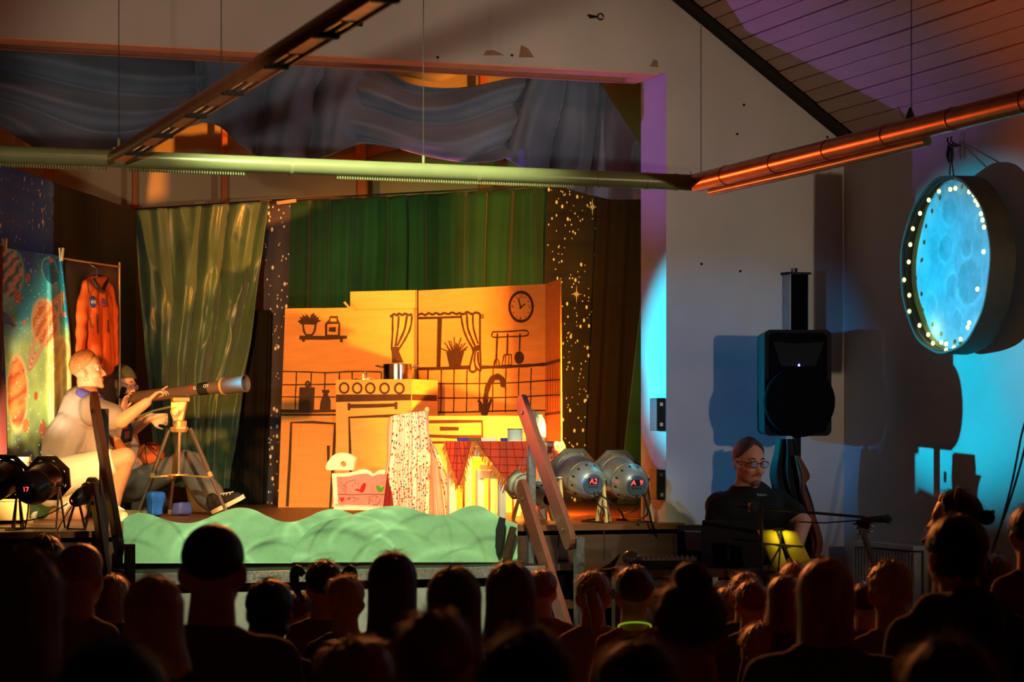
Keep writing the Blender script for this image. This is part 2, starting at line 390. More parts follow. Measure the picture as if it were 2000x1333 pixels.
def trough(name, X, y0, y1, label, openb):
    t = thing(name, label, 'light fixture', (X, (y0 + y1) / 2, ZP))
    mb = MB(); r = 0.047; n = 12; vs = []; fs = []
    prof = [(r * math.cos(a), r * math.sin(a)) for a in [(-0.20 + 1.40 * k / n) * PI for k in range(n + 1)]] if openb else [(r * math.cos(a), r * math.sin(a)) for a in [2 * PI * k / 20 for k in range(20)]]
    if openb:
        inner = [(x * 0.9, z * 0.9) for x, z in prof][::-1]; prof = prof + inner
    m_ = len(prof)
    for y in (y0, y1):
        vs += [(X + x, y, ZP + z) for x, z in prof]
    fs = [(i, (i + 1) % m_, (i + 1) % m_ + m_, i + m_) for i in range(m_)]
    mb.add(vs, fs + [tuple(range(m_))[::-1], tuple(range(m_, 2 * m_))]); mb.build('housing', m_trough, t, smooth=True)
    k = 0; y = y0 + 0.06
    if openb:
        while y < y1 - 0.3:
            L = 0.42 if k % 2 == 0 else 0.24
            if k % 2 == 0:
                mb = MB(); mb.box((X, y + L / 2, ZP - 0.012), (0.078, L - 0.02, 0.012)); mb.build('cover_plate', m_trough, t)
            else:
                mb = MB(); mb.tube([(X - 0.018, y, ZP - 0.012), (X - 0.018, y + L, ZP - 0.012)], 0.010, 10); mb.build('lamp_tube', m_reflect, t, smooth=True)
                mb = MB(); mb.tube([(X + 0.018, y, ZP - 0.012), (X + 0.018, y + L, ZP - 0.012)], 0.010, 10); mb.build('lamp_tube', m_reflect, t, smooth=True)
                mb = MB(); mb.box((X, y + L, ZP - 0.018), (0.08, 0.035, 0.03)); mb.build('lamp_holder', m_black, t)
            y += L; k += 1
    else:
        while y < y1 - 0.1:
            mb = MB(); mb.lathe([(0, 0.0465), (0.004, 0.0495), (0.012, 0.0495), (0.016, 0.0465)], (X, y, ZP), (0, 1, 0), 20); mb.build('joint_ring', m_trough, t, smooth=True); y += 0.55
    return t
trough('light_trough', XA, 4.5, YC, 'open copper-coloured light trough slanting across the upper left', True)
trough('light_rail', XB, 4.5, YC, 'closed copper-coloured rail running to the upper right corner', False)
mb = MB(); mb.tube([(XB + 0.035, YC - 0.12, ZP - 0.055), (XB + 0.03, YC - 1.2, ZP - 0.06), (XB + 0.035, YC - 2.3, ZP - 0.055)], 0.022, 10); tag(mb.build('cable_duct', m_pipe, smooth=True), 'thin pale tube clipped under the right copper rail', 'tube')
def wire(x, y0, y1, d, label, name='suspension_wire'):
    mb = MB(); mb.tube([px(x, y0, d), px(x, y1, d)], 0.0022, 5); tag(mb.build(name, m_wire), label, 'wire', 'wires that hold the light pipes')
wire(232, -60, 300, 10.9, 'thin wire holding the left end of the open light trough')
wire(432, -60, 160, 8.9, 'thin wire to the middle of the open light trough')
wire(827, -60, 325, 11.6, 'thin wire to the pale cross tube above the kitchen')
wire(1369, 50, 352, 12.0, 'thin wire at the corner of pale tube and copper rail')
wire(1780, -60, 232, 10.1, 'thin wire in front of the boarded ceiling')
for (x, y, d) in ((827, 324, 11.6), (232, 292, 10.9)):
    p = px(x, y, d); mb = MB(); mb.box(p, (0.06, 0.05, 0.012)); mb.tube([p, p + Vector((0, 0, 0.05))], 0.007, 8); tag(mb.build('pipe_clip', m_pipe), 'small pale clip on the cross tube' if x > 500 else 'small clip at the left trough end', 'clip')
for (x, y, d) in ((1369, 356, 12.0), (1778, 232, 10.1)):
    p = px(x, y, d); mb = MB(); mb.lathe([(0, 0.022), (0.02, 0.016), (0.05, 0.004)], p, UP, 10); mb.tube([p + Vector((-0.03, 0, 0.0)), p + Vector((-0.06, 0, 0.05))], 0.002, 5); tag(mb.build('wire_anchor', m_wire), 'dark wire anchor on the copper rail near its corner' if x < 1500 else 'dark wire anchor on the copper rail under the ceiling', 'clip')

# ------------------------------------------------------------------ radiator
rad = thing('radiator', 'white ribbed radiator low on the right wall', 'radiator', pX(1735, 1120, XR - 0.05))
ya = pX(1678, 1065, XR - 0.05).y; yb = pX(1800, 1065, XR - 0.05).y
m_rad = mat('radiator_white', srgb(215, 215, 215), 0.4)
mb = MB(); mb.box((XR - 0.02, (ya + yb) / 2, 0.6), (0.03, abs(ya - yb), 0.6)); mb.build('back_panel', m_rad, rad)
mb = MB(); mb.box((XR - 0.06, (ya + yb) / 2, 0.905), (0.10, abs(ya - yb) + 0.02, 0.025)); mb.build('top_grille', m_rad, rad)
n = 20
for i in range(n):
    y = yb + (ya - yb) * (i + 0.5) / n
    mb = MB(); mb.box((XR - 0.07, y, 0.6), (0.05, 0.024, 0.56)); mb.build('rib', m_rad, rad, bevel=0.006)
# ------------------------------------------------------------------ backdrops
m_blackflat = mat('black_flat', srgb(26, 26, 20), 0.75, var=0.1, scale=3)
m_satin = mat('olive_satin', srgb(84, 116, 86), 0.34, var=0.25, scale=3, bump=0.15, bscale=25, sheen=0.3, spec=0.6)
m_green = mat('green_cloth', srgb(22, 70, 42), 0.8, var=0.35, scale=2.2, sheen=0.2)
m_blackcl = mat('black_cloth', srgb(20, 18, 16), 0.9, var=0.2)
m_brown = mat('brown_black_cloth', srgb(30, 20, 13), 0.9, var=0.15)
m_star = mat('star_print', (1, 1, 1), 0.7, var=0.12, scale=5, attr=True)
# left wing flat, runs obliquely back to the olive curtain
W1 = Vector((3.15, 17.1, 0)); WD = Vector((-0.447, -0.9025, 0)); WN = Vector((0.9025, -0.447, 0))
def wing(t, z): return W1 + WD * t + UP * z
mb = MB(); mb.hexa([wing(t, z) + WN * k for z in (ZS, 3.19) for t, k in ((0, 0), (1.93, 0), (1.93, -0.04), (0, -0.04))])
fl = tag(mb.build('black_flat', m_blackflat), 'tall black flat slanting back between starry flat and olive curtain', 'stage flat')
for t in (0.9, 1.75):
    mb = MB(); mb.hexa([wing(t + a, z) + WN * k for z in (ZS, 3.18) for a, k in ((0, 0.003), (0.012, 0.003), (0.012, -0.001), (0, -0.001))]); mb.build('panel_seam', m_black, fl)
def star_paint(w, h, base0, base1, n, seed, cross=2, creases=0, warm=False, nu=90, nv=None):
    """printed night sky, returns colour function on (u, v) with real size w x h"""
    rnd = random.Random(seed); st = []
    for i in range(n):
        st.append((rnd.random() * w, rnd.random() * h, rnd.choice([0.004, 0.005, 0.005, 0.006, 0.008, 0.011]), rnd.uniform(0.6, 1.0)))
    return st
def star_panel(name, fn, w, h, base0, base1, n, seed, label, cat='backdrop', crease=0.24, cross=3, nu=None, big=1.0):
    """fn(u, v) gives the cloth surface; stars are small printed dots raised a hair off it"""
    rnd = random.Random(seed)
    t = thing(name, label, cat, fn(0.5, 1.0))
    def f2(u, v):
        p = fn(u, v); y = v * h
        k = (y / crease) % 1.0; kk = min(k, 1 - k)
        e = 0.012 * max(0, 1 - kk / 0.12)
        du = (fn(min(u + .01, 1), v) - fn(max(u - .01, 0), v)).normalized(); nn = du.cross(UP); nn = -nn if nn.dot(FW) > 0 else nn
        return p - nn * e + nn * 0.004 * math.sin(9 * u + 5 * v)
    def cf(u, v):
        q = 0.5 + 0.5 * noise.noise(Vector((u * w * 2.5, v * h * 2.5, seed)))
        return tuple(a + (b - a) * q for a, b in zip(base0, base1))
    mb = MB(); mb.grid(f2, 16, 90, cf); cl = mb.build('cloth', m_star, t, smooth=2)
    sm = MB()
    for i in range(n):
        u, v = rnd.uniform(0.02, 0.98), rnd.uniform(0.01, 0.99)
        r = rnd.choice([0.0045, 0.005, 0.006, 0.007, 0.009, 0.013]) * big; c = f2(u, v)
        du = (fn(min(u + .01, 1), v) - fn(max(u - .01, 0), v)).normalized(); nn = du.cross(UP); nn = -nn if nn.dot(FW) > 0 else nn
        sm.add([c + nn * 0.003] + [c + nn * 0.003 + du * r * 0.75 * math.cos(a) + UP * r * 1.25 * math.sin(a) for a in [k * PI / 4 for k in range(8)]], [(0, k + 1, (k + 1) % 8 + 1) for k in range(8)])
    for i in range(cross):
        u, v = rnd.uniform(0.15, 0.85), rnd.uniform(0.05, 0.6); c = f2(u, v)
        du = (fn(min(u + .01, 1), v) - fn(max(u - .01, 0), v)).normalized(); nn = du.cross(UP); nn = -nn if nn.dot(FW) > 0 else nn
        for k in range(4):
            a = k * PI / 4; L = 0.075 if k == 2 else (0.05 if k == 0 else 0.028); d = du * math.cos(a) + UP * math.sin(a); e = nn.cross(d)
            sm.add([c + nn * 0.0035 - d * L, c + nn * 0.0035 + e * 0.004, c + nn * 0.0035 + d * L, c + nn * 0.0035 - e * 0.004], [(0, 1, 2, 3)])
    so = sm.build('printed_stars', mat('star_white', srgb(255, 250, 215), 0.6, var=0.02, emit=0.01), cl); so['kind'] = 'stuff'
    return t
star_panel('starry_flat', lambda u, v: wing(3.3 - 1.36 * u, 3.19 - v * 2.1) + WN * 0.012, 1.36, 2.1, srgb(26, 74, 160), srgb(70, 128, 210), 330, 3, 'dark blue flat printed with white stars at the far left', crease=0.12, big=1.0)
YB = 17.35
def pb(x, y, off=0.0): return pY(x, y, YB - off)
def quad(tl, tr, br, bl, off):
    P = [pb(*q, off) for q in (tl, tr, br, bl)]
    return lambda u, v: (P[0] * (1 - u) + P[1] * u) * (1 - v) + (P[3] * (1 - u) + P[2] * u) * v
star_panel('starry_strip', quad((517, 398), (568, 394), (556, 990), (510, 990), 0.05), 0.19, 2.2, srgb(40, 44, 62), srgb(88, 84, 100), 120, 5, 'narrow starry strip between the olive curtain and the green curtain', crease=0.145, cross=0)
star_panel('starry_strip', quad((1068, 355), (1180, 355), (1150, 985), (1052, 985), 0.10), 0.42, 2.35, srgb(26, 25, 22), srgb(44, 42, 36), 240, 8, 'wide starry strip right of the cardboard kitchen', crease=0.215, cross=2, big=0.95)
def curtain(name, tl, tr, br, bl, nf, amp, m, label, off=0.0, seed=0, gather=0.4, nu=160, nv=46, hem=0.0, solid=0.004):
    """folded cloth hung from tl..tr (picture corners on the backdrop plane)"""
    P = [pb(*q, off) for q in (tl, tr, br, bl)]
    def f(u, v):
        ww = u + 0.02 * math.sin(v * 5 + seed) * noise.noise(Vector((u * 4, seed, 0)))
        p = (P[0] * (1 - ww) + P[1] * ww) * (1 - v) + (P[3] * (1 - ww) + P[2] * ww) * v
        ph = 2 * PI * nf * (u + 0.06 * noise.noise(Vector((u * 5, v * 0.8, seed + 3))))
        a = amp * (gather + (1 - gather) * v) * (0.55 + 0.6 * abs(noise.noise(Vector((u * 6, seed, 2)))))
        q = a * (math.sin(ph) + 0.35 * math.sin(2.3 * ph + 1 + v)) + amp * 0.35 * noise.noise(Vector((u * nf * 0.6, v * 3, seed)))
        return p + Vector((0, -q, 0)) + UP * (hem * 0.02 * math.sin(ph) if v < 0.001 else 0)
    mb = MB(); mb.grid(f, nu, nv)
    return tag(mb.build(name, m, smooth=2, solid=solid), label, 'curtain')
SP_ = [pb(*q, 0.16) for q in ((262, 412), (520, 395), (446, 955), (300, 950))]
def satin(u, v):
    p = (SP_[0] * (1 - u) + SP_[1] * u) * (1 - v) + (SP_[3] * (1 - u) + SP_[2] * u) * v
    g = u + 0.10 * noise.noise(Vector((u * 3, v * 2.2, 1))) + 0.25 * (u - 0.35) * v
    q = 0.060 * (1.6 * abs(math.sin(PI * 4.2 * g)) ** 0.7 - 0.8) + 0.010 * math.sin(2 * PI * 9.5 * g + 2 * v)
    q += 0.050 * (1 - abs(noise.noise(Vector((u * 4 + v * 2.0, v * 2.6 - u, 4)))) * 2.2) + 0.020 * (1 - abs(noise.noise(Vector((u * 6 - v * 3, v * 5, 9)))) * 2)
    return p - Vector((0, q, 0))
mb = MB(); mb.grid(satin, 170, 110); tag(mb.build('satin_curtain', m_satin, smooth=2, solid=0.004), 'crumpled olive grey satin curtain behind the telescope', 'curtain')
curtain('green_curtain', (563, 394), (1075, 366), (1068, 985), (553, 985), 10, 0.065, m_green, 'dark green curtain hanging behind the cardboard kitchen', 0.02, 4, 0.8)
curtain('black_curtain', (452, 606), (530, 606), (520, 985), (446, 985), 4, 0.02, m_blackcl, 'black cloth low down beside the olive curtain', 0.11, 6)
curtain('brown_curtain', (1168, 340), (1300, 340), (1262, 985), (1140, 985), 3, 0.02, m_brown, 'brown black side curtain left of the lit pillar', 0.30, 9)
mb = MB(); P = [pY(x, y, 16.2) for x, y in ((1262, 520), (1290, 520), (1290, 985), (1208, 985))]
mb.prism(P, (0, 0.02, 0)); tag(mb.build('green_drape', m_green), 'dark green drape low beside the lit pillar', 'curtain')
mb = MB(); mb.tube([pb(258, 409, 0.14), pb(520, 392, 0.14), pb(1080, 362, 0.05)], 0.006, 8); tag(mb.build('curtain_wire', m_wire), 'thin dark line that carries the back curtains', 'wire')
mb = MB(); a = pb(540, 397, 0.2); b = pb(578, 392, 0.2); mb.bar(a, b, 0.02, 0.025); tag(mb.build('wooden_batten', mat('pale_batten', srgb(190, 170, 130), 0.6)), 'short pale batten on top of the narrow starry strip', 'batten')

# ------------------------------------------------------------------ valance
m_val = mat('valance_cloth', srgb(136, 150, 172), 0.62, var=0.2, scale=1.6, sheen=0.25, col2=srgb(70, 92, 122), thresh=(0.30, 0.75), bump=0.05, bscale=10)
val = thing('valance', 'blue grey cloth valance draped in swags across the stage top', 'valance', pY(640, 300, 13.75))
def loft(name, top, bot, mode, nf, amp, Y, seed):
    top = smooth_poly(top, 6); bot = smooth_poly(bot, 6)
    def at(pts, s):
        k = s * (len(pts) - 1); i = min(int(k), len(pts) - 2); t = k - i
        return tuple(a + (b - a) * t for a, b in zip(pts[i], pts[i + 1]))
    def f(u, v):
        a = at(top, u); b = at(bot, u); x = a[0] + (b[0] - a[0]) * v; y = a[1] + (b[1] - a[1]) * v
        if mode == 'v':
            env = math.sin(PI * min(max(u, 0.02), 0.98)) ** 0.5
            ph = 2 * PI * nf * (v + 0.10 * noise.noise(Vector((u * 2.5, v * 2, seed))) + 0.10 * math.sin(u * 5 + seed))
            q = amp * env * (2.0 * abs(math.sin(ph * 0.5)) ** 0.6 - 1.2 + 0.18 * math.sin(2.1 * ph + 2 * u)) + 0.10 * env * v
        else:
            ph = 2 * PI * nf * (u + 0.07 * noise.noise(Vector((u * 3, v * 1.5, seed))))
            q = amp * (0.45 + 0.9 * v) * (2.0 * abs(math.sin(ph * 0.5)) ** 0.6 - 1.2 + 0.2 * math.sin(1.9 * ph + 1))
        return pY(x, y, Y - q)
    mb = MB(); mb.grid(f, 110, 60); return mb.build(name, m_val, val, smooth=2, solid=0.004)
loft('swag', [(-90, 75), (60, 80), (250, 85), (420, 95), (600, 108)], [(-90, 205), (0, 246), (40, 272), (90, 298), (150, 304), (230, 292), (310, 266), (400, 238)], 'v', 2.6, 0.085, 13.85, 1)
loft('tail', [(380, 95), (560, 108), (640, 112), (720, 116)], [(388, 238), (430, 248), (470, 285), (515, 310), (560, 317), (615, 312), (650, 300), (705, 280)], 's', 3, 0.075, 13.75, 2)
loft('swag', [(600, 110), (680, 125), (750, 137), (800, 163), (860, 172), (920, 169), (1000, 153), (1090, 145)], [(655, 290), (700, 280), (760, 286), (830, 304), (900, 316), (940, 317), (985, 310), (1040, 280)], 'v', 2.2, 0.085, 13.8, 3)
loft('tail', [(1040, 142), (1090, 146), (1165, 158), (1200, 205), (1275, 320)], [(985, 308), (1050, 345), (1100, 366), (1150, 380), (1200, 390), (1275, 388)], 's', 3.4, 0.075, 13.7, 4)

# ------------------------------------------------------------------ cardboard kitchen
m_card = mat('cardboard', srgb(228, 160, 84), 0.8, var=0.07, scale=5, bump=0.05, bscale=120, stretch=(1, 1, 5))
m_ink = mat('brown_paint', srgb(70, 44, 26), 0.7, var=0.18, scale=30)
kit = thing('cardboard_kitchen', 'painted cardboard kitchen wall with drawn shelf, window and clock', 'stage set', px(800, 992, 16.6))
KL = vplane(543, 16.9, 815, 16.75); KR = vplane(818, 16.7, 1065, 16.0); KE = vplane(1065, 16.0, 1095, 15.4)
def card(name, plane, pts, th=0.008, parent=None, m=None):
    mb = MB(); mb.prism([pl(x, y, plane) for x, y in pts], plane[1] * -th); return mb.build(name, m or m_card, parent or kit)
pL = card('left_panel', KL, [(543, 992), (557, 603), (806, 600), (816, 601), (818, 996)])
pF = card('top_flap', (KL[0] + KL[1] * 0.012, KL[1]), [(684, 604), (684, 570), (815, 567), (815, 602)])
pR = card('right_panel', KR, [(818, 998), (817, 568), (1065, 555), (1067, 1005)])
pE = card('side_panel', KE, [(1065, 1005), (1065, 555), (1094, 545), (1097, 1010)])
mb = MB(); mb.stroke([pl(816.5, y, KL) for y in (568, 700, 850, 996)], 0.012, KL[1]); mb.build('fold_line', mat('dark_red_gap', srgb(90, 24, 12), 0.8), kit)
mb = MB(); mb.tube([px(684, 604, 16.6), px(672, 590, 16.58)], [0.007, 0.010], 8); mb.build('white_clip', m_white, kit)
def draw(name, plane, items, parent):
    """items: ('l', width_px, pts) brush line, ('c', width_px, pts) closed line, ('f', pts) filled"""
    mb = MB(); sc = (plane[0] - CAM).dot(FW) / FPX; q = 0
    for it in items:
        if it[0] == 'f':
            q += 1; mb.prism([pl(x, y, plane) + plane[1] * (0.0012 + 0.0002 * (q % 3)) for x, y in it[1]], plane[1] * 0.0012)
        else:
            pts = smooth_poly(it[2], 4) if (len(it[2]) > 2 and it[0] != 'p') else it[2]
            P = [pl(x, y, plane) for x, y in pts]
            if it[0] == 'c': P = P[:-1] if (P[0] - P[-1]).length < 1e-5 else P
            q += 1
            mb.stroke(P, [it[1] * sc * 1.18 * (1 + 0.14 * math.sin(k * 1.7 + q)) for k in range(len(P))], plane[1], lift=0.001 + 0.0003 * (q % 4), closed=(it[0] == 'c'))
    return mb.build(name, m_ink, parent)
def circ(cx, cy, rx, ry, n=26, a0=0): return [(cx + rx * math.cos(2 * PI * i / n + a0), cy + ry * math.sin(2 * PI * i / n + a0)) for i in range(n)]
# left panel drawings
pts = [(588, 634), (581, 628), (588, 624), (585, 619), (592, 621), (590, 615), (598, 619), (596, 613), (602, 617), (605, 622), (608, 615), (614, 611), (614, 617), (618, 615), (618, 621), (623, 619), (622, 625), (628, 626), (620, 631), (617, 635)]
draw('drawn_shelf', KL, [('p', 6, [(585, 660), (640, 660.5), (678, 659)]), ('p', 5, [(593, 662), (593, 668)]), ('p', 5, [(667, 662), (667, 669)])], pL)
draw('drawn_plant', KL, [('f', pts), ('l', 3.5, [(592, 634), (594, 648), (600, 657)]), ('l', 3.5, [(617, 633), (614, 648), (607, 657)]), ('f', [(598, 656), (600, 653), (606, 653), (609, 657)])], pL)
draw('drawn_jar', KL, [('p', 3.5, [(637, 657), (637, 634), (644, 626), (645, 620), (659, 620), (659, 626), (663, 632), (662, 657)]), ('p', 4, [(638, 631), (663, 631)]), ('p', 3, [(637, 656), (662, 656)]), ('f', [(643, 640), (656, 639), (656, 649), (642, 648)])], pL)
draw('drawn_curtain', KL, [('l', 4, [(766, 617), (770, 614), (775, 616), (780, 613), (786, 616), (792, 613), (798, 616), (805, 614)]), ('p', 4, [(762, 618), (767, 618)]), ('l', 3, [(767, 618), (767, 650), (765, 680)]), ('l', 3, [(779, 617), (777, 645), (772, 680)]), ('l', 3.5, [(795, 617), (790, 645), (776, 676)]), ('l', 3, [(805, 617), (802, 640), (793, 660), (781, 680)]), ('f', [(763, 678), (782, 678), (780, 686), (764, 686)]), ('f', [(765, 686), (779, 686), (789, 709), (766, 709)])], pL)
tl = [('l', 2.2, [(551, 726), (600, 727), (640, 728.5), (690, 726), (745, 727)]), ('l', 2, [(550, 752), (580, 752), (656, 751)]), ('l', 2, [(549, 775.5), (590, 776), (656, 776)])]
for x in (579, 608, 635, 663, 688, 745): tl.append(('l', 2, [(x, 727), (x - 0.5, 750), (x - 2, 776), (x - 2, 802)] if x < 660 else [(x, 727), (x, 742)]))
draw('drawn_tiles', KL, tl, pL)
draw('drawn_chopping_board', KL, [('f', [(585, 757), (615, 757), (613, 803), (583, 803)]), ('c', 3.5, circ(601, 751, 3.4, 5, 12))], pL)
draw('drawn_bottle', KL, [('f', [(629, 762), (643, 762), (644, 766), (640, 770), (646, 782), (646, 803), (624, 803), (626, 785), (632, 770), (629, 766)])], pL)
draw('drawn_worktop', KL, [('p', 5, [(547, 803.5), (600, 804), (656, 803)]), ('p', 3.5, [(547, 810.5), (656, 810.5)])], pL)
draw('drawn_cupboard_door', KL, [('p', 4.5, [(561, 990), (566, 900), (569, 826), (610, 825), (655, 828), (651, 900), (645, 992)]), ('p', 4.5, [(641.5, 871), (641.5, 902)])], pL)
# right panel drawings
draw('drawn_window', KR, [('l', 3.5, [(817, 616), (824, 613), (831, 616), (838, 612), (845, 615), (852, 612), (860, 615), (868, 612), (876, 614), (884, 611), (892, 614), (898, 611)]), ('p', 3.6, [(817, 622), (860, 621), (900, 619.5)]), ('p', 9, [(859.5, 622), (857, 720)]), ('p', 5.5, [(815, 721), (870, 720), (918, 718)]), ], pR)
draw('drawn_curtain', KR, [('l', 3.6, [(898, 612), (906, 614), (913, 610), (922, 614), (931, 611), (938, 614)]), ('c', 1.6, [(940, 616), (944, 616), (944, 621), (940, 621), (940, 616)]), ('l', 3.4, [(901, 615), (905, 640), (913, 662), (924, 681)]), ('l', 3.8, [(912, 613), (914, 640), (921, 660), (929, 678)]), ('l', 3.2, [(924, 613), (925, 640), (934, 672)]), ('p', 3.2, [(938, 614), (938, 680), (940, 722)]), ('f', [(921, 680), (936, 674), (938, 684), (924, 689)]), ('l', 3.4, [(925, 688), (920, 708), (918, 724), (926, 727), (931, 722)]), ('l', 3.0, [(929, 688), (927, 705), (931, 722)]), ('l', 3.2, [(934, 688), (935, 708), (940, 722), (936, 724), (931, 718)])], pR)
sp = [('f', [(872, 688), (907, 687), (899, 719), (879, 720)])]
for i in range(18):
    a = -PI / 2 + (i - 8.5) * 0.155; L = 22 + 9 * math.cos(i * 2.3)
    x0 = 878 + i * 1.3; sp.append(('p', 1.8, [(x0, 688), (890 + L * math.cos(a) * 0.95, 689 + L * math.sin(a))]))
draw('drawn_plant', KR, sp, pR)
ck = [('c', 4.6, circ(1018, 599.5, 22.5, 28.5, 40)), ('l', 2.6, [(1017, 600), (1013, 583)]), ('l', 2.6, [(1017, 601), (1026, 594)]), ('f', circ(1017, 601, 2.4, 3, 10))]
for k in range(12):
    if k % 3:
        a = k * PI / 6; ck.append(('f', circ(1018 + 16.5 * math.sin(a), 600 - 21.5 * math.cos(a), 1.1, 1.4, 6)))
clk = draw('drawn_clock', KR, ck, pR)
kt = (pl(1065, 850, KR) - pl(818, 850, KR)).normalized()
for s, x, y in (('12', 1018, 579), ('3', 1034, 600), ('6', 1017, 622), ('9', 1001, 600)):
    text_obj('numeral', s, 0.036, frameM(pl(x, y, KR) + KR[1] * 0.002, kt, UP), m_ink, clk, 0.0004)
draw('drawn_utensil_rail', KR, [('c', 2.2, [(963, 649), (995, 648), (1028, 646), (1029, 656), (995, 658), (963, 659), (963, 649)]), ('l', 3.6, [(972, 652), (971, 675), (970, 700)]), ('c', 1.8, [(970, 700), (966, 708), (966, 716)]), ('l', 1.8, [(970, 701), (970, 716)]), ('l', 1.8, [(971, 701), (975, 708), (975, 716)]), ('p', 3.2, [(992, 652), (991, 694)]), ('p', 2.2, [(985, 694), (999, 693), (1000, 713), (981, 714), (985, 694)]), ('p', 1.6, [(988, 695), (987, 713)]), ('p', 1.6, [(994, 695), (994, 713)]), ('p', 3.2, [(1016, 652), (1015, 686)]), ('f', circ(1014.5, 699, 9.5, 12.5, 20))], pR)
tl = [('l', 5, [(940, 718), (985, 717), (1030, 714.5), (1065, 712)]), ('l', 2, [(855, 750), (900, 750), (985, 749), (1065, 744)]), ('l', 2, [(855, 778), (900, 778), (985, 777), (1065, 773)]), ('l', 2.4, [(838, 806), (900, 805.5), (985, 803), (1065, 802)])]
for x in (837, 863, 888, 913, 938, 964, 989, 1014, 1038): tl.append(('l', 2, [(x, 719), (x - 1, 750), (x - 1, 778), (x - 2, 806)]))
draw('drawn_tiles', KR, tl, pR)
draw('drawn_tap', KR, [('l', 10, [(947, 806), (949, 780), (953, 757), (963, 740), (975, 737), (983, 746), (982, 757)]), ('l', 5, [(946, 800), (938, 787), (934, 782)]), ('l', 5, [(949, 800), (957, 787), (961, 780)]), ('f', [(934, 790), (960, 788), (952, 812), (941, 812)])], pR)
tl = [('p', 5, [(1065, 712), (1094, 704)]), ('p', 2.5, [(1065, 744), (1094, 742)]), ('p', 2.5, [(1065, 773), (1094, 772)]), ('p', 5, [(1065, 810), (1095, 806)])]
for x in (1070, 1075, 1080, 1085, 1090): tl.append(('p', 1.2, [(x, 710), (x, 806)]))
draw('drawn_tiles', KE, tl, pE)
# cooker box
OV = [(656, 16.2), (804, 15.97), (855, 16.37), (706, 16.6)]
def ring(pts, z): return [Vector((px(x, HOR, d).x, px(x, HOR, d).y, z)) for x, d in pts]
cooker = thing('cardboard_cooker', 'cardboard box cooker with five drawn knobs and oven door', 'stage set', px(750, 1000, 16.2))
zt = px(656, 742, 16.15).z
mb = MB(); mb.hexa(ring(OV, ZS) + ring(OV, zt)); mb.build('box', m_card, cooker)
OF = vplane(*OV[0], *OV[1]); OS = vplane(*OV[1], *OV[2])
it = []
for i, x in enumerate((672.5, 698, 723.5, 751.5, 780.5)):
    c_ = draw('drawn_knob', OF, [('c', 3.2, circ(x, 758.5 + 0.2 * i, 8.6, 9.6, 24))], cooker)
draw('drawn_band', OF, [('p', 11, [(656.5, 778.5), (700, 778), (803, 776.5)])], cooker)
draw('drawn_band', OS, [('p', 9, [(804.5, 776.5), (853, 778)])], cooker)
draw('drawn_handle', OF, [('p', 6, [(684, 794), (740, 793), (773, 791.5)]), ('p', 5, [(682, 788), (682, 802)]), ('p', 5, [(774, 786), (774, 800)])], cooker)
draw('drawn_oven_door', OF, [('p', 4.5, [(687, 975), (684, 880), (682, 816), (740, 813.5), (790, 812)])], cooker)
# sink cabinet
SK = [(836, 15.85), (950, 15.72), (1056, 15.95), (940, 16.15)]
sink = thing('cardboard_sink_unit', 'cardboard sink cabinet with a drawn drawer beside the cooker', 'stage set', px(940, 1000, 15.9))
zk = px(836, 813, 15.85).z
mb = MB(); mb.hexa(ring(SK, ZS) + ring(SK, zk)); mb.build('box', m_card, sink)
SF = vplane(*SK[0], *SK[1])
draw('drawn_drawer', SF, [('p', 5, [(838, 824.5), (890, 824), (942, 823.5), (943, 853), (890, 854), (838, 852)]), ('p', 6, [(860, 838), (896, 838)])], sink)
draw('drawn_edge', SF, [('p', 3.5, [(838, 865), (948, 864)])], sink)

# ------------------------------------------------------------------ green hills along the stage edge
def hill(name, top, bottom, Y, label, seed, nu=260, nv=46):
    top = smooth_poly(top, 6); xs = [p[0] for p in top]
    rnd = random.Random(seed); arcs = []
    for i in range(34):
        arcs.append((rnd.uniform(xs[0], xs[-1]), rnd.uniform(1040, 1180), rnd.uniform(30, 130), rnd.uniform(3.0, 11), rnd.choice([-1, -0.6, 0.8, 1.0, 1.2]), rnd.uniform(0.6, 2.6), rnd.uniform(0.5, 1.3)))
    b0 = srgb(142, 190, 142)
    def cf(u, v):
        x = xs[0] + (xs[-1] - xs[0]) * u; y = interp(top, x) * (1 - v) + bottom * v; k = 0.10 * noise.noise(Vector((x * 0.02, y * 0.05, seed)))
        for (cx, cy, r, wd, s, a0, sw) in arcs:
            rr = math.hypot(x - cx, (y - cy) * 1.15); an = math.atan2(cy - y, x - cx)
            if abs(an - a0) < sw:
                e = math.exp(-((rr - r) / wd) ** 2) * (1 - (abs(an - a0) / sw) ** 2); k += 0.32 * s * e
        k += 0.05 * noise.noise(Vector((x * 0.05, y * 0.4, 3)))
        return tuple(max(0, c * (1 + k)) + (0.10 * max(k, 0)) for c in b0)
    def f(u, v):
        x = xs[0] + (xs[-1] - xs[0]) * u; y = interp(top, x) * (1 - v) + bottom * v
        return pY(x, y, Y)
    mb = MB(); mb.grid(f, nu, nv, cf)
    return tag(mb.build(name, mat('hill_paint', (1, 1, 1), 0.55, var=0.1, scale=30, attr=True, bump=0.06, bscale=80), solid=0.012), label, 'stage set', 'painted green hill cut-outs')
hill('painted_hill', [(240, 1016), (258, 1005), (285, 1003), (318, 1014), (345, 1021), (375, 1022), (402, 1014), (432, 1001), (460, 993), (482, 993), (500, 998), (522, 1009), (546, 1018), (572, 1020), (596, 1013), (620, 1002), (640, 996), (656, 995), (676, 1000), (700, 1010)], 1101, 12.52, 'left half of the wavy mint green hill cut-out below the telescope', 11)
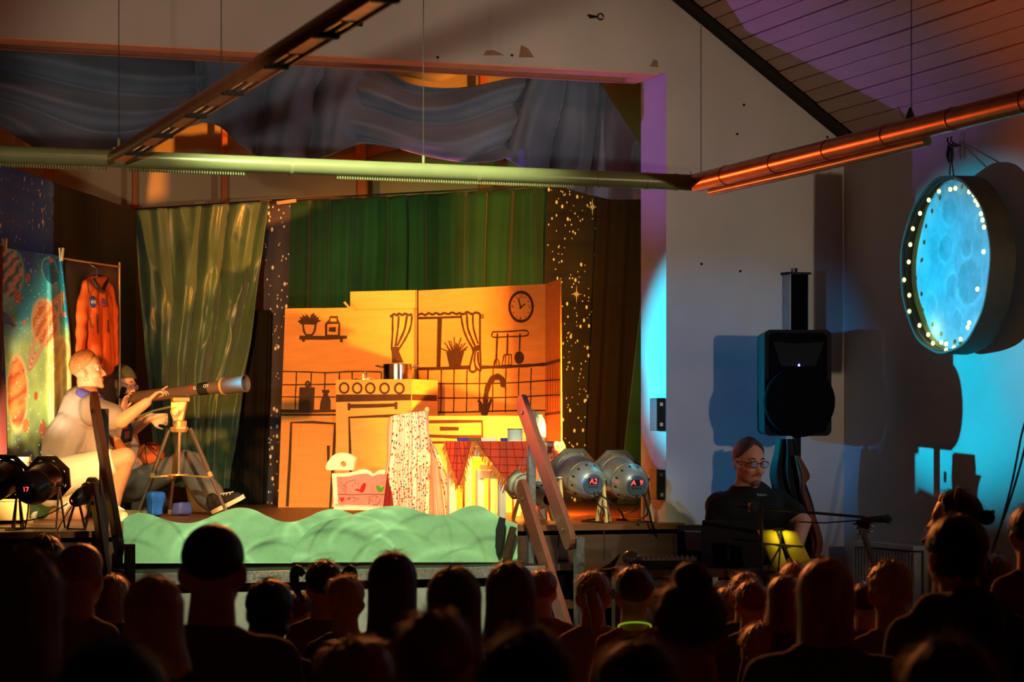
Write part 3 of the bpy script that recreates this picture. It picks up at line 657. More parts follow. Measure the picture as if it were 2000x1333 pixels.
hill('painted_hill', [(566, 1096), (574, 1078), (586, 1056), (602, 1038), (622, 1024), (650, 1015), (690, 1005), (730, 994), (765, 989), (800, 993), (828, 1002), (852, 1007), (876, 1005), (900, 994), (920, 988), (940, 990), (962, 1002), (985, 1015), (1010, 1024)], 1099, 12.44, 'right half of the wavy mint green hill cut-out below the cradle', 12)
mb = MB(); mb.prism([pY(x, y, 12.40) for x, y in ((975, 1010), (985, 1014), (983, 1040), (976, 1075), (972, 1082), (967, 1070), (968, 1035))], (0, -0.02, 0)); tag(mb.build('black_strap', m_black), 'black slat at the right end of the green hill cut-out', 'strap')
mb = MB(); mb.bar(pY(1003, 1030, 12.38), pY(985, 1092, 12.38), 0.035, 0.03); tag(mb.build('hill_prop', mat('dark_wood', srgb(62, 40, 26), 0.5)), 'dark wooden prop leaning at the right end of the green hill', 'prop')

# ------------------------------------------------------------------ stair railings
m_rail = mat('rail_wood', srgb(128, 72, 58), 0.4, var=0.12, scale=8, stretch=(1, 1, 1), coat=0.2)
m_edge = mat('rail_edge', srgb(80, 44, 28), 0.4)
m_post = mat('galvanised', srgb(120, 122, 122), 0.4, metal=0.7, var=0.3, scale=40)
def railing(X, label, ma, mp, step):
    t = thing('stair_railing', label, 'railing', (X, 12.2, 0))
    slope = 1.0
    mb = MB(); mb.box((X, 12.6, 0.86), (0.045, 0.045, 1.66)); mb.build('post', mp, t, bevel=0.004)
    mb = MB(); mb.box((X, 11.84, 0.5), (0.05, 0.05, 1.0)); mb.build('post', mp, t, bevel=0.004)
    for nm, (z0, z1) in (('handrail', (1.72, 0.99)), ('lower_rail', (1.235, 0.42))):
        y0, y1 = 12.60, (11.86 if nm == 'handrail' else 11.83)
        d = Vector((0, y1 - y0, z1 - z0)); L = d.length; d.normalize(); q = Vector((0, -d.z, d.y)); w2 = 0.062
        c0 = Vector((X - 0.035, y0, z0)); out = []
        for k in range(9):
            a = PI * k / 8; out.append(c0 - d * (w2 * math.sin(a)) + q * (w2 * math.cos(a)))
        c1 = c0 + d * L
        for k in range(9):
            a = PI * k / 8; out.append(c1 + d * (w2 * math.sin(a)) - q * (w2 * math.cos(a)))
        mb = MB(); mb.prism(out, (-0.032, 0, 0)); o = mb.build(nm, ma, t, bevel=0.004)
        mb = MB()
        for k in range(2):
            p = c0 + d * (L * (0.06 + 0.88 * k)) + Vector((-0.036, 0, 0)); mb.ell(p, (0.006, 0.012, 0.012), n=8, m=5)
        mb.build('bolt', mp, o)
    return t
railing(4.58, 'stair railing of two slanting reddish boards right of the green hill', m_rail, m_post, 0)
railing(2.15, 'dark stair railing in front of the crouching man', mat('rail_shaded', srgb(52, 30, 22), 0.4), mat('post_shaded', srgb(34, 28, 26), 0.5, metal=0.3), 0)  # same railing as the right one, silhouette shade put into darker colours
for nm, X0, X1, lab in (('stage_steps', 4.62, 5.3, 'dark steps up to the stage behind the right railing'), ('stage_steps', 1.4, 2.1, 'dark steps up to the stage beside the left railing')):
    t = thing(nm, lab, 'steps', ((X0 + X1) / 2, 12.2, 0), 'stage steps')
    for k in range(4):
        mb = MB(); mb.box(((X0 + X1) / 2, 12.58 - k * 0.22, 0.80 - k * 0.2), (X1 - X0, 0.24, 0.035)); mb.build('tread', m_edge, t)
        mb = MB(); mb.box(((X0 + X1) / 2, 12.66 - k * 0.22, (0.78 - k * 0.2) / 2), (X1 - X0 - 0.02, 0.02, 0.78 - k * 0.2)); mb.build('riser', m_black, t)
# ------------------------------------------------------------------ moon on the right wall
MX = XR - 0.06
mc = pX(1843, 518, XR - 0.215); MR = 0.485
moon = thing('moon_drum', 'round moon drum with craters and bulbs hung on the right wall', 'moon prop', mc - Vector((0, 0, MR)))
m_rim = mat('rim_black', srgb(58, 52, 36), 0.6, var=0.15)
rnd = random.Random(4)
craters = [(-0.05, 0.30, 0.075), (0.16, -0.10, 0.12), (-0.02, -0.11, 0.065), (-0.10, 0.10, 0.07), (0.14, 0.08, 0.05), (0.03, -0.30, 0.055), (-0.25, -0.2, 0.06), (0.28, 0.2, 0.05)]
def mcol(y, z):
    k = 0.72 + 0.22 * noise.noise(Vector((y * 5, z * 5, 1))) + 0.12 * noise.noise(Vector((y * 14, z * 14, 2))) + 0.08 * noise.noise(Vector((y * 40, z * 40, 2)))
    for cy, cz, r in craters:
        d = math.hypot(y - cy, z - cz) / r + 0.12 * noise.noise(Vector((y * 40, z * 40, 5)))
        if d < 1: k -= 0.10
        if 0.9 < d < 1.35: k += 0.24 * (1 - abs(d - 1.1) / 0.25) * (0.5 + 0.5 * math.sin(math.atan2(z - cz, y - cy) * 1.0 + cy * 20))
    k = max(0.15, min(1, k)); return (k * 0.42, k * 0.80, k * 0.92)
# local disc: u -> along +Y (image left), v -> Z ; front faces -X
mb = MB(); NR, NA = 34, 96
pts = []; cols = []
for i in range(NR + 1):
    for k in range(NA):
        r = (MR - 0.012) * i / NR; a = 2 * PI * k / NA; y, z = r * math.cos(a), r * math.sin(a)
        h = 0.012 * noise.noise(Vector((y * 4, z * 4, 7)))
        pts.append(mc + Vector((0.065 + h, -y, z))); cols.append(mcol(y, z))
mb.v = pts; mb.c = cols; mb.f = [(i * NA + k, i * NA + (k + 1) % NA, (i + 1) * NA + (k + 1) % NA, (i + 1) * NA + k) for i in range(NR) for k in range(NA)]
mb.build('moon_face', mat('moon_paint', (1, 1, 1), 0.8, var=0.08, attr=True, scale=40, bump=0.3, bscale=40), moon, smooth=2)
mb = MB(); n = 72; vs = []; fs = []
prof = [(0.0, MR - 0.012), (0.0, MR), (0.150, MR + 0.004), (0.150, MR - 0.012)]
for k in range(n):
    a = 2 * PI * k / n; wob = 1 + 0.008 * math.sin(5 * a) + 0.006 * math.sin(11 * a + 1)
    for dx, r in prof: vs.append(mc + Vector((dx, -r * wob * math.cos(a), r * wob * math.sin(a))))
for k in range(n):
    for j in range(4): fs.append((k * 4 + j, k * 4 + (j + 1) % 4, ((k + 1) % n) * 4 + (j + 1) % 4, ((k + 1) % n) * 4 + j))
mb.add(vs, fs); mb.build('rim', m_rim, moon, smooth=True)
m_bulb = mat('bulb_glow', srgb(255, 240, 140), 0.4, emit=3.2, ecol=(1.0, 0.80, 0.22))
bl = [(1866, 368), (1834, 374), (1893, 375), (1902, 381), (1814, 391), (1910, 400), (1797, 417), (1916, 418), (1783, 447), (1922, 444), (1778, 478), (1775, 512), (1763, 548), (1776, 577), (1774, 611), (1796, 636), (1813, 654), (1822, 671), (1838, 669), (1848, 672), (1848, 682), (1863, 677), (1876, 663), (1890, 640), (1893, 631), (1909, 565), (1856, 370), (1905, 392), (1919, 430), (1921, 492)]
for x, y in bl:
    p = pX(x, y, mc.x + 0.012); q = p - mc; q.x = 0
    if q.length > MR - 0.03: p = mc + Vector((0.012, 0, 0)) + q.normalized() * (MR - 0.022)
    mb = MB(); mb.ell(p, (0.011, 0.011, 0.013), n=8, m=6); mb.build('bulb', m_bulb, moon, smooth=2)
mb = MB(); mb.tube([mc + Vector((0.02, -(MR - 0.02) * math.cos(a), (MR - 0.02) * math.sin(a) + 0.004 * math.sin(a * 40))) for a in [2 * PI * k / 90 for k in range(91)]], 0.0025, 5); mb.build('light_wire', m_wire, moon)
hk = pX(1866, 286, XR - 0.02)
mb = MB()
for dy in (-0.03, 0.03):
    mb.tube([hk + Vector((-0.03, dy * 0.3, 0.0)), mc + Vector((0.05 + dy, dy, MR + 0.005))], 0.0035, 6)
mb.build('hanging_string', m_black, moon)
mb = MB()
for dy in (-0.018, 0.02):
    mb.tube([hk + Vector((0.02, dy, 0.0)), hk + Vector((-0.025, dy, 0.015)), hk + Vector((-0.04, dy, 0.03)), hk + Vector((-0.035, dy, 0.05))], 0.005, 6)
    mb.tube([hk + Vector((-0.03, dy, 0.01)), hk + Vector((-0.034, dy * 1.2, -0.05)), hk + Vector((-0.03, dy, -0.09))], [0.006, 0.011, 0.004], 7)
tag(mb.build('wall_hook', m_black), 'pair of dark hooks with knotted cord above the moon', 'hook')
l = bpy.data.lights.new('moon_bulbs', 'POINT'); l.energy = 0.35; l.color = (1.0, 0.8, 0.2); l.shadow_soft_size = 0.05
lo = bpy.data.objects.new('moon_bulbs', l); COL.objects.link(lo); lo.location = mc + Vector((0.02, 0.2, -0.35))

# ------------------------------------------------------------------ PA speaker
SD = 13.6
m_spk = mat('speaker_plastic', srgb(16, 16, 17), 0.6, var=0.15, bump=0.05, bscale=300, spec=0.12)
m_grille = mat('speaker_grille', srgb(9, 9, 10), 0.9, var=0.15, spec=0.05)
sb = px(1556, 852, SD)
spk = thing('pa_speaker', 'black loudspeaker box with round dark cover left of the moon', 'speaker', sb)
u_ = SD / FPX
def rrect(w, h, r, n=5):
    out = []
    for cx, cy, a0 in ((w / 2 - r, h / 2 - r, 0), (-w / 2 + r, h / 2 - r, PI / 2), (-w / 2 + r, -h / 2 + r, PI), (w / 2 - r, -h / 2 + r, 1.5 * PI)):
        for k in range(n + 1): out.append((cx + r * math.cos(a0 + k * PI / 2 / n), cy + r * math.sin(a0 + k * PI / 2 / n)))
    return out
sf = (-FW * 0.97 + RT * 0.07).normalized(); sr = UP.cross(sf).normalized()   # faces the hall
sw, sh = 132 * u_, 207 * u_; sc_ = sb + UP * (sh / 2)
mb = MB(); prof = rrect(sw, sh, 0.035); n = len(prof)
vs = [sc_ + sr * a + UP * b + sf * 0.04 for a, b in prof] + [sc_ + sr * a * 0.92 + UP * b * 0.97 - sf * 0.28 for a, b in prof]
mb.add(vs, [tuple(range(n)), tuple(range(2 * n - 1, n - 1, -1))] + [(i, i + n, (i + 1) % n + n, (i + 1) % n) for i in range(n)]); mb.build('cabinet', m_spk, spk, smooth=True)
mb = MB(); P2 = rrect(sw * 0.86, sh * 0.94, 0.03)
mb.prism([sc_ + sr * a + UP * b + sf * 0.04 for a, b in P2], sf * 0.008); mb.build('front_grille', m_grille, spk)
mb = MB(); hz = [(-0.15, 0.25), (-0.06, 0.24), (0.06, 0.24), (0.15, 0.25), (0.10, 0.10), (-0.10, 0.10)]
mb.prism([sc_ + sr * a + UP * b * 0.95 + sf * 0.049 for a, b in hz], sf * 0.006); mb.build('horn', m_spk, spk)
wc = sc_ - UP * (37 * u_) + sf * 0.05
mb = MB(); mb.lathe([(0, 68.5 * u_), (0.05, 69 * u_), (0.058, 67 * u_), (0.060, 0.001)], wc, sf, 48); mb.build('round_cover', m_grille, spk, smooth=True)
mb = MB(); mb.ell(wc + UP * (69 * u_ + 0.004) + sf * 0.02, (0.006, 0.006, 0.01), n=8, m=5); mb.build('power_light', mat('blue_led', srgb(60, 60, 255), 0.4, emit=14, ecol=(0.12, 0.12, 1.0)), spk)
st = thing('speaker_stand', 'dark pole stand under the black loudspeaker', 'stand', Vector((sb.x, sb.y, 0)))
mb = MB(); mb.tube([Vector((sb.x, sb.y, 0.35)), sb - UP * 0.002], 0.024, 12); mb.build('pole', m_spk, st, smooth=True)
mb = MB(); mb.tube([Vector((sb.x, sb.y, 0.95)), Vector((sb.x, sb.y, 1.05))], 0.034, 12); mb.build('collar', m_spk, st, smooth=True)
for k in range(3):
    a = k * 2 * PI / 3 + 0.5; mb = MB(); mb.tube([Vector((sb.x, sb.y, 0.75)), Vector((sb.x + 0.38 * math.cos(a), sb.y + 0.38 * math.sin(a), 0.012))], 0.011, 8); mb.build('leg', m_spk, st, smooth=True)
mb = MB(); p = px(1545, 898, SD - 0.05); mb.box(p, (0.02, 0.01, 0.05)); mb.build('sticker', mat('sticker_pale', srgb(170, 200, 200), 0.5), st)
# column loudspeaker fixed on the wall above
cs = thing('column_speaker', 'narrow black column speaker on the wall above the big loudspeaker', 'speaker', pY(1558, 650, YP - 0.05))
a = pY(1541, 536, YP - 0.08); b = pY(1577, 700, YP - 0.08)
mb = MB(); mb.box(((a.x + b.x) / 2, YP - 0.045, (a.z + b.z) / 2), (b.x - a.x, 0.09, a.z - b.z)); mb.build('body', m_grille, cs)
for x in (a.x, b.x):
    mb = MB(); mb.box((x, YP - 0.05, (a.z + b.z) / 2), (0.007, 0.098, a.z - b.z)); mb.build('side_trim', mat('trim_alu', srgb(170, 175, 160), 0.4, metal=0.5), cs)
mb = MB(); mb.box(((a.x + b.x) / 2, YP - 0.05, a.z + 0.006), (b.x - a.x + 0.03, 0.10, 0.014)); mb.tube([((a.x + b.x) / 2, YP - 0.05, a.z), ((a.x + b.x) / 2, YP - 0.05, a.z + 0.04)], 0.009, 8); mb.build('top_plate', m_black, cs)
# jacket hung on the stand
m_coat = mat('dark_coat', srgb(26, 20, 22), 0.9, var=0.2); m_red = mat('rust_cloth', srgb(120, 52, 34), 0.85, var=0.2)
coat = thing('hanging_coat', 'dark coat with rust coloured sleeve hung on the speaker stand', 'coat', px(1560, 1100, 13.35))
def sheet(name, L, R, m, parent, d, amp=0.03, nf=5, seed=0, solid=0.012):
    L = smooth_poly(L, 5); R = smooth_poly(R, 5)
    def at(pts, s):
        k = s * (len(pts) - 1); i = min(int(k), len(pts) - 2); t = k - i
        return tuple(a + (b - a) * t for a, b in zip(pts[i], pts[i + 1]))
    def f(u, v):
        a = at(L, v); b = at(R, v); x = a[0] + (b[0] - a[0]) * u; y = a[1] + (b[1] - a[1]) * u
        return px(x, y, d + amp * math.sin(nf * 2 * PI * u * 0.5 + seed + v) + amp * noise.noise(Vector((u * 4, v * 4, seed))) + (d_cur(u) if callable(d_cur) else 0))
    d_cur = lambda u: -0.12 * math.sin(PI * u)
    mb = MB(); mb.grid(f, 30, 40); return mb.build(name, m, parent, smooth=2, solid=solid)
sheet('coat_body', [(1518, 858), (1512, 890), (1505, 930), (1520, 1000), (1530, 1100)], [(1552, 858), (1560, 890), (1568, 930), (1590, 1000), (1600, 1090)], m_coat, coat, 13.5, 0.03, 5, 1)
sheet('rust_sleeve', [(1552, 890), (1558, 930), (1566, 985), (1580, 1040), (1585, 1085)], [(1560, 892), (1580, 930), (1572, 955), (1605, 1050), (1600, 1088)], m_red, coat, 13.42, 0.02, 4, 2)

# ------------------------------------------------------------------ PAR lanterns
def par(name, label, rear, ax, R, m_can, m_frame, digits, legmat, legstyle, feet_z=ZS, group='stage lanterns on the floor', L=0.32):
    ax = Vector(ax).normalized(); rear = Vector(rear); base = Vector((rear.x + ax.x * 0.2, rear.y + ax.y * 0.2, feet_z))
    t = thing(name, label, 'stage light', base, group)
    side = ax.cross(UP).normalized(); upv = side.cross(ax)
    rr = R * 0.78
    mb = MB(); mb.lathe([(0.0, rr * 0.66), (0.012, rr * 0.78), (0.05, rr * 0.97), (0.09, rr * 1.03), (0.10, rr * 1.10), (0.112, rr * 1.10), (0.118, rr * 1.04), (0.16, rr * 1.08), (L - 0.03, R * 0.92), (L, R * 0.94)], rear, ax, 40); mb.build('can', m_can, t, smooth=True)
    mb = MB(); mb.lathe([(-0.006, rr * 0.56), (0.002, rr * 0.64)], rear, ax, 32); pl_ = mb.build('back_plate', mat('plate_' + m_can.name, srgb(110, 124, 140) if 'silver' in m_can.name else srgb(30, 26, 26), 0.3, metal=0.5), t, smooth=True)
    if digits:
        text_obj('display_digits', digits, rr * 0.42, frameM(rear - ax * 0.008 + upv * rr * 0.2, side, upv), mat('led_red', srgb(255, 40, 40), 0.5, emit=6, ecol=(1.0, 0.03, 0.03)), pl_)
        mb = MB(); mb.box(rear - ax * 0.0065 + upv * rr * 0.2, (rr * 0.62, rr * 0.36, 0.002), frameM((0, 0, 0), side, upv).to_3x3()); mb.build('display', m_black, pl_)
        for k in range(4):
            mb = MB(); mb.box(rear - ax * 0.007 - upv * rr * 0.12 + side * rr * (-0.24 + 0.16 * k), (rr * 0.07, rr * 0.07, 0.004), frameM((0, 0, 0), side, upv).to_3x3()); mb.build('button', m_black, pl_)
    for k in range(12):
        a = 2 * PI * k / 12 + 0.2; q = side * math.cos(a) + upv * math.sin(a)
        mb = MB(); mb.bar(rear + ax * 0.062 + q * rr * 0.995, rear + ax * 0.082 + q * rr * 1.022, 0.010, 0.005, q); mb.build('vent_slot', m_black, t)
    for hh, r2 in ((0.122, rr * 1.055), (L - 0.05, R * 0.905)):
        mb = MB(); mb.lathe([(hh, r2), (hh + 0.004, r2 + 0.006), (hh + 0.010, r2 + 0.006), (hh + 0.014, r2)], rear, ax, 40); mb.build('bead_ring', m_frame, t, smooth=True)
    mb = MB(); n = 8
    vs = []
    for h, r in ((L - 0.004, R * 1.22), (L + 0.012, R * 1.22), (L + 0.012, R * 0.93), (L - 0.004, R * 0.93)):
        for k in range(n):
            a = 2 * PI * (k + 0.5) / n; vs.append(rear + ax * h + (side * math.cos(a) + upv * math.sin(a)) * (r if r > R else r / math.cos(PI / 8) * 0.98))
    mb.add(vs, [(j * n + k, j * n + (k + 1) % n, ((j + 1) % 4) * n + (k + 1) % n, ((j + 1) % 4) * n + k) for j in range(4) for k in range(n)]); mb.build('gel_frame', m_frame, t)
    mb = MB(); mb.lathe([(L - 0.02, R * 0.9), (L - 0.012, R * 0.9)], rear, ax, 32); mb.build('lens', mat('lens_lit', srgb(255, 210, 130), 0.3, emit=2.5, ecol=(1.0, 0.55, 0.18)), t)
    piv = rear + ax * (L * 0.55)
    for sgn in (-1, 1):
        p = piv + side * sgn * (R * 1.06)
        mb = MB(); mb.lathe([(0, 0.016), (0.012, 0.016), (0.02, 0.010), (0.035, 0.009)], p - side * sgn * 0.01, side * sgn, 12); mb.build('pivot_bolt', m_frame, t, smooth=True)
        d1 = Vector((ax.x, ax.y, 0)).normalized()
        for q, wd in (((-0.055, 0.022), (0.055, 0.022)) if legstyle == 'wood' else ((-0.05, 0.012), (0.05, 0.012))):
            foot = Vector((p.x, p.y, feet_z)) + d1 * q * 1.3 + Vector((side.x, side.y, 0)) * sgn * 0.01
            mb = MB(); mb.bar(p, foot + UP * 0.004, wd, 0.008 if legstyle != 'wood' else 0.014, side); mb.build('leg', legmat, t)
    if legstyle != 'wood':
        a = Vector((piv.x, piv.y, feet_z + 0.006)) - d1 * 0.07; sd = Vector((side.x, side.y, 0)).normalized() * R * 1.08
        mb = MB(); mb.bar(a - sd, a + sd, 0.02, 0.008); mb.build('foot_bar', legmat, t)
    return t
m_silver = mat('silver_can', srgb(205, 205, 200), 0.34, metal=0.72, var=0.06)
m_silfr = mat('silver_frame', srgb(180, 175, 150), 0.35, metal=0.9, var=0.1)
m_blk = mat('black_can', srgb(40, 33, 28), 0.3, metal=0.2, var=0.15, coat=0.4)
m_blkfr = mat('black_frame', srgb(70, 55, 34), 0.35, metal=0.4)
m_legw = mat('pale_leg', srgb(225, 190, 120), 0.55)
m_legb = mat('leg_bronze', srgb(120, 90, 70), 0.4, metal=0.5)
axR = (FW * 0.90 - RT * 0.34 + UP * 0.20)
par('par_lantern', 'silver stage lantern next to the lit pillar, showing a red 9', px(1243, 950, 13.75), axR, 0.130, m_silver, m_silfr, 'A  9', m_legw, 'wood')
par('par_lantern', 'silver stage lantern between the railing and another silver lantern', px(1158, 947, 13.80), axR, 0.130, m_silver, m_silfr, 'A2', m_legw, 'wood')
par('par_lantern', 'silver stage lantern half hidden behind the right railing boards', px(1072, 975, 14.2), FW * 0.8 - RT * 0.55 + UP * 0.25, 0.082, mat('pale_can', srgb(205, 208, 195), 0.35, metal=0.25, var=0.06), m_silfr, '', m_legw, 'wood')
par('par_lantern', 'large black stage lantern on the stage edge below the crouching man', px(52, 962, 12.86), FW * 0.95 + RT * 0.18 + UP * 0.22, 0.112, m_blk, m_blkfr, '17', m_legb, 'steel')
par('par_lantern', 'small black stage lantern beside the left railing', px(143, 981, 12.86), FW * 0.72 + RT * 0.55 + UP * 0.40, 0.058, m_blk, m_blkfr, '8', m_legb, 'steel', L=0.17)
par('par_lantern', 'black stage lantern cut off by the left picture edge', px(-30, 955, 12.9), FW * 0.95 + RT * 0.18 + UP * 0.18, 0.112, m_blk, m_blkfr, '17', m_legb, 'steel')
def cable(label, pts, r=0.005, m=None, name='cable'):
    p = smooth_poly([tuple(q) for q in pts], 8); mb = MB(); mb.tube(p, r, 7); return tag(mb.build(name, m or m_black, smooth=True), label, 'cable')
zf = ZS + 0.006
def fl_(x, y): r = ray(x, y); return CAM + r * ((zf - CAM.z) / r.z)
cable('black cable looping from the left silver lantern to the floor', [px(1160, 962, 13.74), px(1168, 985, 13.75), px(1180, 1000, 13.8), fl_(1170, 1014), fl_(1135, 1018), fl_(1180, 1021)])
cable('black cable running from the left silver lantern to its neighbour', [px(1166, 962, 13.72), px(1190, 980, 13.7), px(1212, 1000, 13.7), fl_(1222, 1016), fl_(1250, 1019), fl_(1278, 1020)])
cable('black cable drooping from the silver lantern by the pillar', [px(1243, 968, 13.68), px(1244, 990, 13.7), px(1232, 1000, 13.8), fl_(1215, 1005), fl_(1222, 1014), fl_(1258, 1017)])
cable('black cable hanging steeply beside the lit pillar', [px(1255, 965, 13.7), px(1263, 990, 13.68), px(1262, 1008, 13.7), fl_(1240, 1015), fl_(1205, 1016)])
cable('black cable at the very edge of the stage by the pillar', [px(1258, 966, 13.7), px(1268, 1000, 13.62), fl_(1273, 1022)])
cable('black cable hanging below the large black lantern', [px(56, 985, 12.84), px(54, 1003, 12.8), px(50, 1028, 12.82), fl_(45, 1034), fl_(10, 1036)], 0.004)
cable('black cable sagging from the small black lantern to the left', [px(132, 984, 12.84), px(105, 1000, 12.78), px(70, 1014, 12.78), px(30, 1020, 12.8), px(-10, 1022, 12.82)], 0.0035)
cable('black cable dropping from the small black lantern', [px(140, 990, 12.84), px(126, 1012, 12.79), fl_(112, 1036)], 0.0035)
cable('two thin black cables hanging at the right picture edge, front one', [px(2010, 800, 12.3), px(1995, 850, 12.3), px(1975, 950, 12.3), px(1940, 1080, 12.3), px(1925, 1150, 12.3)], 0.006)
cable('two thin black cables hanging at the right picture edge, rear one', [px(2012, 830, 12.35), px(1990, 920, 12.35), px(1965, 1000, 12.35), px(1935, 1082, 12.35), px(1918, 1150, 12.35)], 0.006)
cable('black cord hanging down the stage front beside the right railing', [px(1095, 990, 13.5), px(1094, 1020, 13.25), px(1090, 1070, 13.2), px(1086, 1120, 13.2)], 0.004)
# black boxes on the pillar jamb
for (y0, y1, lab) in ((778, 842, 'upper black wall box on the lit pillar'), (918, 978, 'lower black wall box on the lit pillar')):
    XJ = 5.54; a = pX(1287, y0, XJ - 0.03); b = pX(1301, y1, XJ - 0.03)
    t = thing('wall_box', lab, 'wall box', Vector((XJ, YP + 0.06, b.z)))
    mb = MB(); mb.box((XJ - 0.028, YP + 0.065, (a.z + b.z) / 2), (0.056, 0.11, a.z - b.z)); mb.build('housing', m_black, t, bevel=0.004)
    for k in (-1, 1):
        mb = MB(); mb.box((XJ - 0.03, YP + 0.007, (a.z + b.z) / 2 + k * 0.06), (0.02, 0.012, 0.02)); mb.build('bracket', m_silfr, t)
# ------------------------------------------------------------------ pots on the cooker
m_steel = mat('polished_steel', srgb(205, 205, 205), 0.16, metal=1.0, var=0.04)
po = px(776, 740, 16.22); po.z = zt
pot = thing('cooking_pot', 'shiny steel pot with two handles on the cardboard cooker', 'pot', po)
r = 28.5 * 16.2 / FPX; h = 31 * 16.2 / FPX
mb = MB(); mb.lathe([(0, r * 0.96), (0.004, r), (h - 0.004, r), (h, r * 1.04), (h, r * 0.97), (0.012, r * 0.95), (0.010, 0.001)], po, UP, 36); mb.build('body', m_steel, pot, smooth=True)
for sg in (-1, 1):
    q = po + RT * sg * r + UP * h * 0.80; mb = MB()
    mb.tube([q + FW * 0.03, q + RT * sg * 0.045 + FW * 0.025 + UP * 0.01, q + RT * sg * 0.045 - FW * 0.025 + UP * 0.01, q - FW * 0.03], 0.006, 8); mb.build('handle', m_steel, pot, smooth=True)
lo_ = px(713, 742, 16.2); lo_.z = zt
lid = thing('pot_lid', 'low steel pot lid with a loop knob left of the pot', 'lid', lo_)
mb = MB(); mb.lathe([(0, 0.085), (0.006, 0.085), (0.016, 0.055), (0.021, 0.02), (0.022, 0.001)], lo_, UP, 30); mb.build('disc', m_steel, lid, smooth=True)
mb = MB(); mb.tube([lo_ + UP * 0.02 + RT * -0.012, lo_ + UP * 0.042 - RT * 0.012, lo_ + UP * 0.054, lo_ + UP * 0.042 + RT * 0.012, lo_ + UP * 0.02 + RT * 0.012], 0.004, 8); mb.build('loop_knob', m_steel, lid, smooth=True)
# ------------------------------------------------------------------ table with red cloth
TD = 14.75
def gp(x, d, z=ZS): p = px(x, HOR, d); p.z = z; return p
zt2 = px(985, 863, TD).z
tb = thing('play_table', 'low white table under the red fringed cloth', 'table', gp(985, 14.9))
TC = [gp(871, 14.95, zt2), gp(1068, 14.35, zt2), gp(1092, 15.0, zt2), gp(905, 15.55, zt2)]
m_wpaint = mat('white_paint', srgb(235, 228, 210), 0.45, var=0.04)
mb = MB(); mb.hexa([p - UP * 0.03 for p in TC] + [p - UP * 0.006 for p in TC]); mb.build('table_top', m_wpaint, tb)
cen = sum(TC, Vector()) / 4
for p in TC:
    q = cen + (p - cen) * 0.90; mb = MB(); mb.box((q.x, q.y, (ZS + zt2 - 0.03) / 2), (0.05, 0.05, zt2 - 0.03 - ZS)); mb.build('leg', m_wpaint, tb, bevel=0.004)
for i in range(4):
    a = cen + (TC[i] - cen) * 0.9; b = cen + (TC[(i + 1) % 4] - cen) * 0.9; mb = MB(); mb.bar(a - UP * 0.065, b - UP * 0.065, 0.02, 0.06); mb.build('apron', m_wpaint, tb)
# cloth: a square laid askew so its corners hang down
m_redcl = mat('red_cloth', srgb(214, 66, 36), 0.8, var=0.14, scale=6, sheen=0.3)
m_fr = mat('fringe_yarn', srgb(226, 130, 52), 0.8, var=0.2, scale=40)
m_chk = mat('cloth_line', srgb(168, 30, 20), 0.85)
clo = thing('table_cloth', 'red checked cloth with fringed corners hanging over the low table', 'tablecloth', cen - UP * 0.3)
def drop(name, a, b, tipx, tipy, tipd):
    """triangular corner of the cloth hanging from table edge a-b"""
    tip = px(tipx, tipy, tipd); nn = (b - a).cross(UP).normalized(); nn = -nn if nn.dot(FW) > 0 else nn
    def f(u, v):
        p = (a * (1 - u) + b * u) * (1 - v) + tip * v
        return p + nn * (0.012 + 0.02 * v * math.sin(u * 9) + 0.01 * math.sin(u * 14 + v * 3))
    mb = MB(); mb.grid(f, 36, 24); o = mb.build(name, m_redcl, clo, smooth=2, solid=0.004)
    lm = MB()
    for k in range(1, 9):
        s = k / 9
        for pts in ([f(s * (1 - t), t if t > 0 else 0) for t in [0.0]],): pass
        P = [f(min(max((s - 0.5 * t) / max(1 - t, 0.02), 0), 1), t) for t in [j / 10 * min(s * 1.9, 0.97) for j in range(11)]]
        lm.stroke([p + nn * 0.003 for p in P], 0.006, nn, 0.001, 0.0006)
        P = [f(min(max((s - 0.5 * t) / max(1 - t, 0.02), 0), 1) if False else min(max((s - 0.5 * t) / max(1 - t, 0.02), 0), 1), t) for t in [j / 10 * min((1 - s) * 1.9, 0.97) for j in range(11)]]
        P = [f(min(max((s - 0.5 * t) / max(1 - t, 0.02), 0), 1), t) for t in [j / 10 * 0.97 for j in range(11)]]
    for k in range(1, 6):
        v = k / 6; lm.stroke([f(j / 12, v) + nn * 0.003 for j in range(13)], 0.004, nn, 0.001, 0.0006)
    lm.build('woven_lines', m_chk, o)
    fm = MB(); rn = random.Random(int(tipx))
    for sd in (0.0, 1.0):
        for k in range(34):
            v = k / 34; p = f(sd, v); q = p + Vector((rn.uniform(-.012, .012), rn.uniform(-.012, .012), -rn.uniform(0.035, 0.065))) + (RT * (-0.012 if sd == 0 else 0.012))
            fm.tube([p, (p + q) / 2 + nn * 0.004, q], [0.004, 0.0035, 0.002], 5)
    fo = fm.build('fringe', m_fr, o); fo['kind'] = 'stuff'
    return o
up6 = UP * 0.002
mb = MB(); mb.hexa([p - UP * 0.004 for p in TC] + [p + UP * 0.002 for p in TC]); mb.build('top_spread', m_redcl, clo)
drop('left_corner', TC[0] + up6, TC[0] + up6 + (TC[1] - TC[0]) * 0.30, 900, 948, 14.80)
drop('front_corner', TC[0] + up6 + (TC[1] - TC[0]) * 0.32, TC[1] + up6, 1006, 955, 14.5)
drop('right_corner', TC[1] + up6 - (TC[1] - TC[0]) * 0.1, TC[2] + up6, 1086, 925, 14.5)
